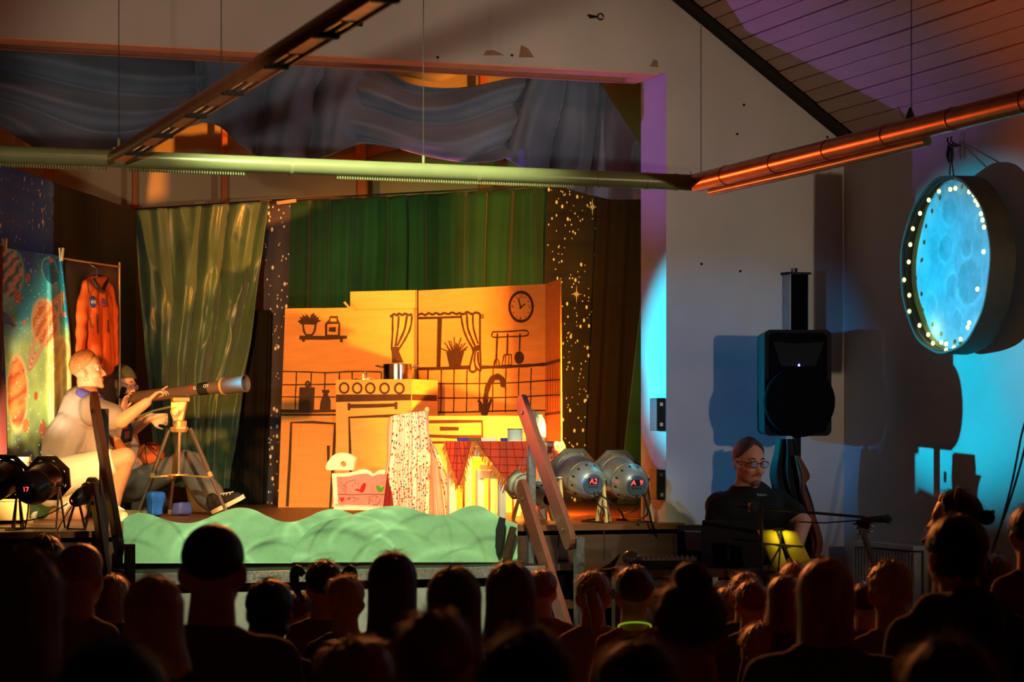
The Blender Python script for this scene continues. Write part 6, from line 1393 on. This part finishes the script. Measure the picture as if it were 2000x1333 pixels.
rk = thing('effects_rack', 'tall black panel left of the laptop with a blue lit sheet', 'rack', Vector((px(1345, HOR, 12.8).x, px(1345, HOR, 12.8).y, 0)))
a = px(1322, 1026, 12.75); mb = MB(); mb.hexa([Vector((q.x, q.y, z)) for z in (0.0, px(1340, 1027, 12.72).z) for q in (px(1322, HOR, 12.72), px(1392, HOR, 12.72), px(1392, HOR, 12.82), px(1322, HOR, 12.82))]); mb.build('case', m_black, rk, bevel=0.006)
RPn = vplane(1322, 12.712, 1392, 12.712)
mb = MB(); mb.prism([pl(x, y, RPn) for x, y in ((1337, 1037), (1369, 1038), (1373, 1077), (1341, 1076))], FW * 0.006); mb.build('pale_sheet', mat('pale_sheet', srgb(130, 140, 170), 0.5), rk)
bg = thing('crumpled_bag', 'crumpled clear plastic bag on the gear table', 'bag', px(1232, 1105, 12.3))
mb = MB(); mb.ell(px(1232, 1092, 12.3) , (0.055, 0.05, 0.035)); q = remeshed(mb, 0.012, 1, (0.014, 14, (0.5, 0.5, 0.7))); q.build('foil', mat('clear_foil', srgb(120, 96, 100), 0.15, alpha=0.7, spec=1.0), bg, smooth=1)
mb = MB(); mb.hexa([px(x, y, d) for x, y, d in ((1170, 1112, 12.2), (1200, 1108, 12.2), (1200, 1108, 12.4), (1170, 1112, 12.4), (1190, 1102, 12.2), (1213, 1080, 12.2), (1213, 1080, 12.4), (1190, 1102, 12.4))]); tag(mb.build('wedge_case', m_black), 'small wedge shaped black case at the left end of the gear table', 'case')
# music stand with lamp
ms = thing('music_stand', 'black folding music stand holding yellow lit sheets', 'music stand', Vector((px(1528, HOR, 12.0).x, px(1528, HOR, 12.0).y, 0)))
SP = vplane(1480, 12.05, 1580, 11.95)
mb = MB(); c_ = pl(1530, 1075, SP); mb.tube([Vector((c_.x, c_.y, 0.1)), c_ + FW * 0.03], 0.011, 8); mb.build('pole', m_black, ms, smooth=True)
for (x0, y0, x1, y1) in ((1490, 1062, 1568, 1068), (1525, 1040, 1520, 1118), (1526, 1062, 1500, 1112), (1528, 1062, 1552, 1108)):
    mb = MB(); mb.bar(pl(x0, y0, SP) - FW * 0.012, pl(x1, y1, SP) - FW * 0.012, 0.008, 0.006, FW); mb.build('desk_bar', m_black, ms)
for k in range(3):
    a = k * 2.1 + 0.4; mb = MB(); mb.tube([Vector((c_.x, c_.y, 0.35)), Vector((c_.x + 0.28 * math.cos(a), c_.y + 0.28 * math.sin(a), 0.01))], 0.008, 8); mb.build('leg', m_black, ms)
m_sheet = mat('yellow_sheet', srgb(226, 200, 60), 0.7, var=0.05)
for nm, pts, lab in (('sheet_music', ((1479, 1036), (1515, 1035), (1540, 1112), (1514, 1118)), 'left yellow sheet on the music stand'), ('sheet_music', ((1526, 1035), (1556, 1039), (1584, 1096), (1548, 1110)), 'right orange lit sheet on the music stand')):
    mb = MB(); P4 = [pl(x, y, SP) for x, y in pts]
    mb.grid(lambda u, v: (P4[0] * (1 - u) + P4[1] * u) * (1 - v) + (P4[3] * (1 - u) + P4[2] * u) * v - FW * 0.012 * math.sin(PI * u), 10, 10); tag(mb.build(nm, m_sheet, smooth=2, solid=0.003), lab, 'sheet music')
ll = thing('clip_lamp', 'small clip lamp on top of the music stand', 'lamp', pl(1521, 1040, SP))
mb = MB(); p = pl(1519, 1034, SP) - FW * 0.05; mb.tube([pl(1521, 1046, SP) - FW * 0.02, pl(1521, 1040, SP) - FW * 0.04, p], 0.006, 8); mb.box(p, (0.05, 0.03, 0.014)); mb.build('lamp_body', m_black, ll)
l = bpy.data.lights.new('clip_lamp_light', 'POINT'); l.energy = 0.22; l.color = (1.0, 0.85, 0.12); l.shadow_soft_size = 0.01; lo2 = bpy.data.objects.new('clip_lamp_light', l); COL.objects.link(lo2); lo2.location = p - UP * 0.03 - FW * 0.015
# microphone on a boom
bm_ = thing('microphone_stand', 'black boom stand with microphone reaching right across the musician', 'microphone stand', Vector((px(1487, HOR, 11.9).x, px(1487, HOR, 11.9).y, 0)))
mb = MB(); a = px(1487, 993, 11.9); mb.tube([Vector((a.x, a.y, 0.02)), a], 0.010, 8); mb.build('pole', m_black, bm_, smooth=True)
mb = MB(); mb.lathe([(0, 0.14), (0.015, 0.14), (0.025, 0.03)], Vector((a.x, a.y, 0)), UP, 20); mb.build('base', m_black, bm_)
mb = MB(); mb.tube([px(1432, 988, 11.95), px(1540, 998, 11.9), px(1690, 1011, 11.8)], 0.007, 8); mb.build('boom', m_black, bm_, smooth=True)
mb = MB(); mb.box(px(1472, 992, 11.9), (0.05, 0.04, 0.05)); mb.build('clutch', m_black, bm_, bevel=0.008)
mb = MB(); mb.tube([px(1560, 1020, 11.9), px(1610, 1022, 11.88), px(1680, 1017, 11.8)], 0.004, 6); mb.build('mic_cable', m_black, bm_)
mc_ = thing('microphone', 'black handheld microphone in the clip at the boom\'s end', 'microphone', px(1710, 1016, 11.78))
x0 = px(1682, 1016, 11.79); x1 = px(1726, 1014, 11.75); dv = (x1 - x0).normalized()
mb = MB(); mb.lathe([(0, 0.010), (0.01, 0.012), ((x1 - x0).length, 0.019)], x0, dv, 16); mb.build('handle', m_black, mc_, smooth=True)
mb = MB(); mb.ell(x1 + dv * 0.018, (0.026, 0.024, 0.024), n=16, m=10); mb.build('mesh_ball', mat('mic_mesh', srgb(40, 40, 44), 0.5, metal=0.5, bump=0.5, bscale=400), mc_, smooth=2)
# guitar
gt = thing('guitar', 'dark guitar standing upright in front of the radiator', 'guitar', Vector((px(1712, HOR, 11.9).x, px(1712, HOR, 11.9).y, 0.02)))
m_neck = mat('guitar_neck', srgb(60, 42, 34), 0.4); g0 = px(1687, 1046, 11.9); g1 = px(1712, 1120, 11.85); gd = (g1 - g0).normalized()
gb = g0 + gd * 0.60
mb = MB(); mb.bar(g0, gb, 0.045, 0.022, RT); mb.build('neck', m_neck, gt, bevel=0.004)
for k in range(12):
    p = g0.lerp(gb, 0.05 + 0.07 * k) - FW * 0.012; mb = MB(); mb.bar(p - RT * 0.022, p + RT * 0.022, 0.003, 0.002, FW); mb.build('fret', m_steel, gt)
mb = MB(); hp = [(1680, 1046), (1676, 1030), (1671, 1020), (1678, 1016), (1690, 1018), (1700, 1022), (1698, 1034), (1693, 1046)]; mb.prism([px(x, y, 11.89) for x, y in hp], FW * 0.018); mb.build('headstock', m_neck, gt, bevel=0.003)
for x, y, s_ in ((1672, 1032, -1), (1669, 1024, -1), (1676, 1042, -1), (1703, 1040, 1), (1705, 1030, 1), (1703, 1022, 1)):
    p = px(x, y, 11.9); mb = MB(); mb.tube([p, p - RT * 0.02 * s_], 0.003, 6); mb.ell(p, (0.010, 0.005, 0.006), n=8, m=6); mb.build('tuning_peg', m_steel, gt)
bo = []
def gout(t):
    a = 2 * PI * t; return (0.16 * math.sin(a) * (1 + 0.22 * math.cos(2 * a) - 0.12 * math.cos(a)), -0.22 * math.cos(a))
cg = gb + gd * 0.10; cg.z = max(cg.z, 0.26)
mb = MB(); mb.prism([cg + RT * gout(k / 40)[0] + UP * gout(k / 40)[1] for k in range(40)], FW * 0.09); mb.build('body', mat('guitar_body', srgb(110, 60, 34), 0.3, coat=0.5), gt, smooth=True)
# ------------------------------------------------------------------ audience
def hair_mesh(c, B, s, style, length, seed, curl=0.0):
    P = lambda v: Vector(c) + B @ (Vector(v) * s)
    mb = MB(); r = Vector((0.094, 0.074, 0.080)); o = Vector((-0.014, 0, 0.040)); th0 = 1.62
    longs = style in ('long', 'bob')
    def f(u, v):
        a = 2 * PI * u - PI; fr = math.cos(a); back = 0.5 - 0.5 * fr
        face = max(0.0, min(1.0, (fr - 0.35) / 0.4))
        th_end = (2.42 * back + 1.62 * (1 - back)) * (1 - face) + 0.95 * face
        rid = 0.010 * math.sin(a * 17 + 2.5 * noise.noise(Vector((a * 2, v * 3, seed)))) + 0.035 * noise.noise(Vector((a * 5, v * (2.5 if longs else 5), seed)))
        if curl: rid += curl * noise.noise(Vector((math.cos(a) * 6, math.sin(a) * 6, v * 9 + seed)))
        k = 1.15 + rid
        if not longs or face > 0.5:
            th = 0.01 + v * th_end; k -= 0.16 * max(0, v - 0.7) / 0.3
            return P(o + Vector((math.sin(th) * math.cos(a) * r.x, math.sin(th) * math.sin(a) * r.y, math.cos(th) * r.z)) * k)
        if v < 0.5:
            th = 0.01 + v * 2 * th0
            return P(o + Vector((math.sin(th) * math.cos(a) * r.x, math.sin(th) * math.sin(a) * r.y, math.cos(th) * r.z)) * k)
        t = (v - 0.5) * 2; q = o + Vector((math.cos(a) * r.x, math.sin(a) * r.y, math.cos(th0) * r.z)) * k
        sc = 1 - 0.10 * math.sin(PI * min(t * 1.2, 1)) + (0.28 if style == 'long' else -0.16) * t; L = length * (1.45 if style == 'long' else 1.0) * (1 + 0.10 * noise.noise(Vector((a * 7, 3, seed))))
        return P(Vector((o.x + (q.x - o.x) * sc - 0.015 * t, q.y * sc, q.z - L * t)))
    mb.grid(f, 72, 30)
    if style == 'ponytail':
        a0 = Vector((-0.115, 0, 0.055)); mb.tube([P(a0 + Vector((-0.04 * math.sin(t * 2.2) - 0.012 * t, 0.012 * math.sin(t * 5 + seed), -t * length))) for t in [k / 12 for k in range(13)]], [s * (0.016 + 0.020 * math.sin(PI * min(1, 0.15 + t * 0.95)) * (1 + 0.15 * math.sin(t * 40))) for t in [k / 12 for k in range(13)]], 12)
    if style == 'pigtails':
        for sg in (-1, 1):
            mb.tube([P((-0.03 - 0.01 * t, sg * (0.082 + 0.05 * math.sin(PI * min(1, t * 0.9 + 0.05))), 0.065 + 0.035 * math.sin(PI * min(t * 1.6, 1)) - t * t * length)) for t in [k / 12 for k in range(13)]], [s * (0.012 + 0.012 * math.sin(PI * min(1, 0.1 + t))) for t in [k / 12 for k in range(13)]], 10)
    if style == 'bun':
        mb.ell(P((-0.05, 0, 0.135)), (0.045 * s, 0.042 * s, 0.036 * s), B, 16, 10)
    return mb, f
def strays(f, s, n, seed, B):
    rn = random.Random(seed); mb = MB()
    for i in range(n):
        u = rn.random(); v = rn.uniform(0.03, 0.75); p = f(u, v); q = f(u, min(v + 0.07, 1)); e = f((u + 0.012) % 1.0, v)
        t = (q - p).normalized(); sd = (e - p).normalized(); nn = t.cross(sd).normalized()
        cdir = (p - f(0.5, 0.9)).normalized(); nn = nn if nn.dot(cdir) > 0 else -nn
        L = rn.uniform(0.02, 0.05) * s; a = p + nn * 0.002; m_ = a + t * L * 0.5 + nn * L * 0.30 + sd * rn.uniform(-.3, .3) * L; z = a + t * L * 1.1 + nn * L * rn.uniform(0.1, 0.5) + sd * rn.uniform(-.6, .6) * L; w = 0.0008 * s
        mb.add([a - sd * w, a + sd * w, m_ - sd * w, m_ + sd * w, z], [(0, 1, 3, 2), (2, 3, 4)])
    return mb
HC = {'black': (30, 24, 22), 'dark': (58, 40, 30), 'brown': (98, 66, 44), 'red': (140, 66, 36), 'blond': (196, 148, 92), 'sand': (160, 116, 76), 'grey': (140, 124, 110)}
def hairm(k): return mat('hair_' + k, srgb(*HC[k]), 0.48, var=0.3, scale=50, bump=0.35, bscale=120, stretch=(1, 1, 0.15), spec=0.5)
def clothm(rgb): return mat('cloth_%d_%d_%d' % rgb, srgb(*rgb), 0.9, var=0.12, scale=12, bump=0.15, bscale=60)
sk_a = skin('skin_audience', srgb(206, 150, 118))
NP = 0
def spect(label, x, ytop, wpx, s, style, hair, cloth, length=0.16, turn=0.0, tilt=0.0, curl=0.0, hoodie=False, dd=None, stand=False, lean=0.0, tie=None, band=False):
    global NP
    NP += 1; rn = random.Random(NP * 13)
    d = dd or min(0.172 * s * FPX / wpx, 10.7); s = wpx * d / (0.172 * FPX); top = px(x, ytop, d)
    ch = s < 0.95
    f = (FW * math.cos(turn) + RT * math.sin(turn) + UP * tilt).normalized(); B = basis(f, UP + RT * lean); c = top - UP * (0.133 * s)
    bs_ = 0.66 if ch else 1.0
    nb = c + B @ Vector((-0.045 * s, 0, -0.135 * s)); fx = Vector((f.x, f.y, 0)).normalized(); lx = UP.cross(fx)
    seat = max(nb.z - 0.50 * bs_ * (1.0 if not stand else 1.0), 0.20)
    t = thing('person', label, 'person', Vector((nb.x, nb.y, 0)), 'audience watching the stage')
    sw = 0.165 * bs_ * (1.06 if not ch else 1.0)
    pel = Vector((nb.x, nb.y, seat)) - fx * 0.02
    mb = MB(); head_shapes(mb, c, B, s, nb - UP * 0.01); mb.caps(nb - UP * 0.06 * bs_, pel, 0.09 * bs_, 0.11 * bs_); mb.caps(nb - UP * 0.075 * bs_ - lx * sw * 0.8, nb - UP * 0.075 * bs_ + lx * sw * 0.8, 0.05 * bs_, 0.05 * bs_)
    arms = []; legs = []
    for sg in (-1, 1):
        sh = nb - UP * 0.085 * bs_ + lx * sw * sg; el = sh - UP * 0.25 * bs_ + lx * 0.05 * sg * bs_ + fx * 0.02; wr = el + fx * 0.20 * bs_ - UP * 0.06 * bs_ - lx * 0.05 * sg
        arms.append((sh, el, wr)); mb.caps(sh, el, 0.046 * bs_, 0.040 * bs_); mb.caps(el, wr, 0.038 * bs_, 0.026 * bs_)
        mb.caps(wr, wr + fx * 0.09 * bs_, 0.028 * bs_, 0.02 * bs_)
        hp = pel + lx * 0.09 * bs_ * sg; kn_ = hp + fx * (0.40 * bs_ if not stand else 0.02); ft = Vector((kn_.x, kn_.y, 0.05)); kn_.z = max(kn_.z, 0.12) if not stand else seat * 0.5
        legs.append((hp, kn_, ft)); mb.caps(hp, kn_, 0.08 * bs_, 0.06 * bs_); mb.caps(kn_, ft, 0.055 * bs_, 0.042 * bs_); mb.caps(ft - UP * 0.01, ft + fx * 0.12 * bs_ - UP * 0.015, 0.038, 0.034)
    q = remeshed(mb, 0.013 if wpx < 120 else 0.011, 2); q.build('body', sk_a, t, smooth=2)
    cm = MB(); cm.caps(nb - UP * 0.10 * bs_, pel, 0.135 * bs_, 0.155 * bs_); cm.caps(nb - UP * 0.085 * bs_ - lx * sw * 0.85, nb - UP * 0.085 * bs_ + lx * sw * 0.85, 0.075 * bs_, 0.075 * bs_); cm.caps(nb - UP * 0.045 * bs_ - lx * 0.05, nb - UP * 0.045 * bs_ + lx * 0.05, 0.068 * bs_, 0.068 * bs_)
    for sh, el, wr in arms: cm.caps(sh, el, 0.068 * bs_, 0.058 * bs_); cm.caps(el, wr, 0.056 * bs_, 0.042 * bs_)
    if hoodie:
        cm.caps(nb - fx * 0.06 - UP * 0.02, nb - fx * 0.10 - UP * 0.12, 0.10, 0.07); cm.caps(nb - lx * 0.08 - UP * 0.02, nb + lx * 0.08 - UP * 0.02, 0.075, 0.075)
    q = remeshed(cm, 0.017, 3, (0.006, 4, (0.5, 0.3, 0.7))); q.build('top', clothm(cloth), t, smooth=2)
    lm = MB(); lm.caps(pel - lx * 0.06 * bs_, pel + lx * 0.06 * bs_, 0.135 * bs_, 0.135 * bs_)
    for hp, kn_, ft in legs: lm.caps(hp, kn_, 0.10 * bs_, 0.078 * bs_); lm.caps(kn_, ft + UP * 0.04, 0.072 * bs_, 0.062 * bs_)
    q = remeshed(lm, 0.022, 2); q.build('trousers', clothm((40, 42, 52)), t, smooth=2)
    if style != 'crop':
        hm_, fh = hair_mesh(c, B, s, style, length, NP * 3.7, curl); h_ = hm_.build('hair', hairm(hair), t, smooth=2)
        st_ = strays(fh, s, 260 if wpx < 130 else 380, NP, B).build('stray_hairs', hairm(hair), h_); st_['kind'] = 'stuff'
        if tie:
            mb = MB()
            if style == 'ponytail': mb.ell(Vector(c) + B @ (Vector((-0.118, 0, 0.045)) * s), (0.022, 0.022, 0.016), B, 12, 8)
            mb.build('hair_tie', clothm(tie), h_, smooth=2) if mb.v else None
    else:
        cap_hair('hair', c, B, s, t, hairm(hair), 0.006, -0.40, 0.55, 0.0, NP)
    return t, c, B, nb
# back rows of the hall towards the stage
spect('small dark haired child in front of the left stage edge', 88, 1044, 76, 0.88, 'short', 'black', (50, 44, 44))
spect('short haired boy in pale shirt below the black lanterns', 160, 1058, 94, 0.92, 'crop', 'sand', (150, 140, 128), turn=0.25)
spect('small child with light hair between two heads at the left', 222, 1122, 60, 0.86, 'long', 'sand', (60, 40, 40), 0.10)
spect('blond girl with smooth long hair left of the bald man', 302, 1123, 118, 0.92, 'long', 'blond', (90, 70, 60), 0.13, dd=5.6)
spect('bald broad man in grey brown shirt rising above the crowd', 417, 1018, 136, 1.05, 'crop', 'dark', (112, 100, 88), dd=6.4)
spect('child with a round black bob right of the bald man', 527, 1130, 95, 0.90, 'bob', 'black', (70, 50, 44), 0.10)
spect('small child glimpsed beside the black bob', 590, 1158, 58, 0.86, 'short', 'brown', (80, 60, 50), turn=0.9)
spect('girl with two thin pigtails in front of the green hill', 633, 1094, 74, 0.90, 'pigtails', 'dark', (120, 96, 80), 0.12)
spect('blond child below the girl with pigtails', 676, 1123, 76, 0.90, 'short', 'blond', (84, 56, 44), dd=8.7)
spect('tall girl with long straight dark hair in front of the cradle', 767, 1077, 97, 0.94, 'long', 'dark', (60, 44, 40), 0.24)
spect('girl with long brown hair right of the tall dark haired girl', 888, 1106, 110, 0.92, 'long', 'brown', (84, 62, 60), 0.18, turn=0.1)
spect('girl with long hair in front of the dark hill prop', 997, 1096, 100, 0.92, 'long', 'brown', (80, 50, 40), 0.16)
spect('red haired child at the foot of the right railing', 1058, 1112, 62, 0.88, 'short', 'red', (140, 100, 84))
spect('blond girl with a ponytail in front of the stage steps', 1158, 1115, 72, 0.90, 'ponytail', 'sand', (150, 120, 92), 0.20, tie=(60, 40, 40))
boy = spect('boy in a red shirt right of the ponytail girl', 1238, 1106, 79, 0.90, 'short', 'brown', (150, 26, 26))
spect('small child half hidden below the boy in red', 1248, 1182, 62, 0.86, 'short', 'brown', (90, 50, 40))
spect('broad head with a top knot in the middle of the crowd', 1348, 1128, 150, 1.0, 'bun', 'brown', (70, 54, 46))
spect('pale blond child behind the top knot', 1422, 1146, 64, 0.88, 'short', 'blond', (80, 70, 60))
spect('sandy haired child below the laptop, rear one', 1456, 1118, 64, 0.88, 'short', 'sand', (70, 50, 44), dd=10.1)
spect('red haired child below the laptop, front one', 1467, 1134, 66, 0.88, 'short', 'red', (70, 50, 44), dd=9.5)
spect('red tinted girl left of the long blond hair', 1531, 1124, 68, 0.88, 'long', 'red', (90, 60, 50), 0.12, dd=8.9)
spect('fair haired child just below the music stand', 1551, 1098, 60, 0.88, 'short', 'blond', (90, 70, 50))
spect('girl with very long blond hair below the speaker stand', 1611, 1090, 112, 0.95, 'long', 'blond', (110, 80, 64), 0.30)
spect('small child between the long blond hair and the curly child', 1686, 1138, 60, 0.86, 'short', 'brown', (110, 90, 80))
spect('curly fair child in white top in front of the guitar', 1738, 1094, 88, 0.90, 'short', 'blond', (150, 120, 110), curl=0.10)
spect('girl with long brown hair right of the hooded adult', 1943, 1082, 68, 0.90, 'long', 'brown', (70, 56, 60), 0.22)
spect('person in reddish light at the right picture edge', 2012, 985, 84, 1.0, 'short', 'dark', (110, 60, 50), stand=True, dd=8.6)
spect('red tinted child low at the right picture edge', 2000, 1118, 66, 0.88, 'short', 'red', (90, 60, 50), dd=9.6)
# nearer rows
spect('adult with loose long sandy hair at the left picture edge', 36, 1066, 176, 1.02, 'long', 'sand', (90, 70, 56), 0.34, turn=0.1, curl=0.05)
spect('person with ginger hair cut off at the left edge', -6, 1142, 120, 0.95, 'long', 'red', (70, 50, 40), 0.2)
spect('fair haired person at the bottom left of the broad red brown head', 697, 1244, 158, 1.05, 'short', 'sand', (50, 36, 30))
spect('broad red brown head at the bottom centre', 850, 1192, 156, 0.92, 'short', 'red', (54, 38, 32))
spect('dark round head at the bottom, left of the red shirt', 1032, 1226, 172, 0.90, 'short', 'dark', (44, 34, 30))
spect('dark head at the bottom, below the boy in red', 1245, 1250, 168, 1.04, 'short', 'dark', (44, 34, 30), dd=4.4)
spect('fair haired child at the bottom between top knot and long blond hair', 1484, 1216, 80, 0.90, 'bob', 'blond', (90, 70, 60), 0.06)
spect('very near black head at the bottom left', 222, 1250, 236, 1.05, 'short', 'black', (30, 26, 24))
spect('black head in the bottom left corner', 8, 1272, 150, 1.0, 'short', 'black', (30, 26, 24))
spect('near dark head with a rust coloured rim at the bottom right', 1855, 1242, 196, 1.02, 'short', 'brown', (40, 34, 30))
# hooded adult, standing helper with headset
spect('dark haired adult in an olive hooded top at the right', 1866, 1003, 118, 1.05, 'bob', 'black', (66, 64, 40), 0.08, turn=-0.25, hoodie=True)
t, c, B, nb = spect('standing helper with headset and hair clip in front of the cyan wall', 1862, 957, 82, 1.0, 'short', 'black', (40, 36, 40), turn=-1.25, stand=True)
Pq = lambda x, y, z: c + B @ Vector((x, y, z))
mb = MB(); mb.tube([Pq(-0.02, 0.092 * math.cos(a), 0.045 + 0.095 * math.sin(a)) for a in [PI * k / 14 for k in range(15)]], 0.008, 8); hs = mb.build('headset', mat('headset_grey', srgb(90, 90, 95), 0.4), t, smooth=True)
mb = MB(); mb.tube([Pq(0.0, 0.09, -0.01), Pq(0.07, 0.085, -0.05), Pq(0.11, 0.05, -0.075)], 0.003, 6); mb.ell(Pq(0.115, 0.045, -0.078), (0.010, 0.010, 0.010), n=8, m=6); mb.build('headset_mic', m_black, hs)
mb = MB(); mb.lathe([(-0.015, 0.03), (0.015, 0.034)], Pq(-0.01, 0.088, -0.005), B @ Vector((0, 1, 0)), 16); mb.build('ear_cup', m_black, hs, smooth=True)
mb = MB(); mb.ell(Pq(-0.135, 0, 0.02), (0.035, 0.03, 0.032), B, 10, 8); mb.tube([Pq(-0.14, -0.02, 0.03), Pq(-0.165, -0.02, 0.045)], 0.006, 6); mb.tube([Pq(-0.14, 0.02, 0.03), Pq(-0.165, 0.02, 0.05)], 0.006, 6); mb.build('hair_clip', m_black, t, smooth=True)
mb = MB(); p = boy[3] + UP * 0.015 - FW * 0.02; mb.tube([p + RT * 0.062 * math.cos(a) + FW * 0.06 * math.sin(a) - UP * 0.02 * math.sin(a) for a in [2 * PI * k / 24 for k in range(25)]], 0.0032, 6)
o = mb.build('glow_necklace', mat('glow_green', srgb(190, 255, 60), 0.5, emit=0.3, ecol=(0.55, 1.0, 0.05)), boy[0], smooth=True); o['label'] = 'glowing yellow green necklace'
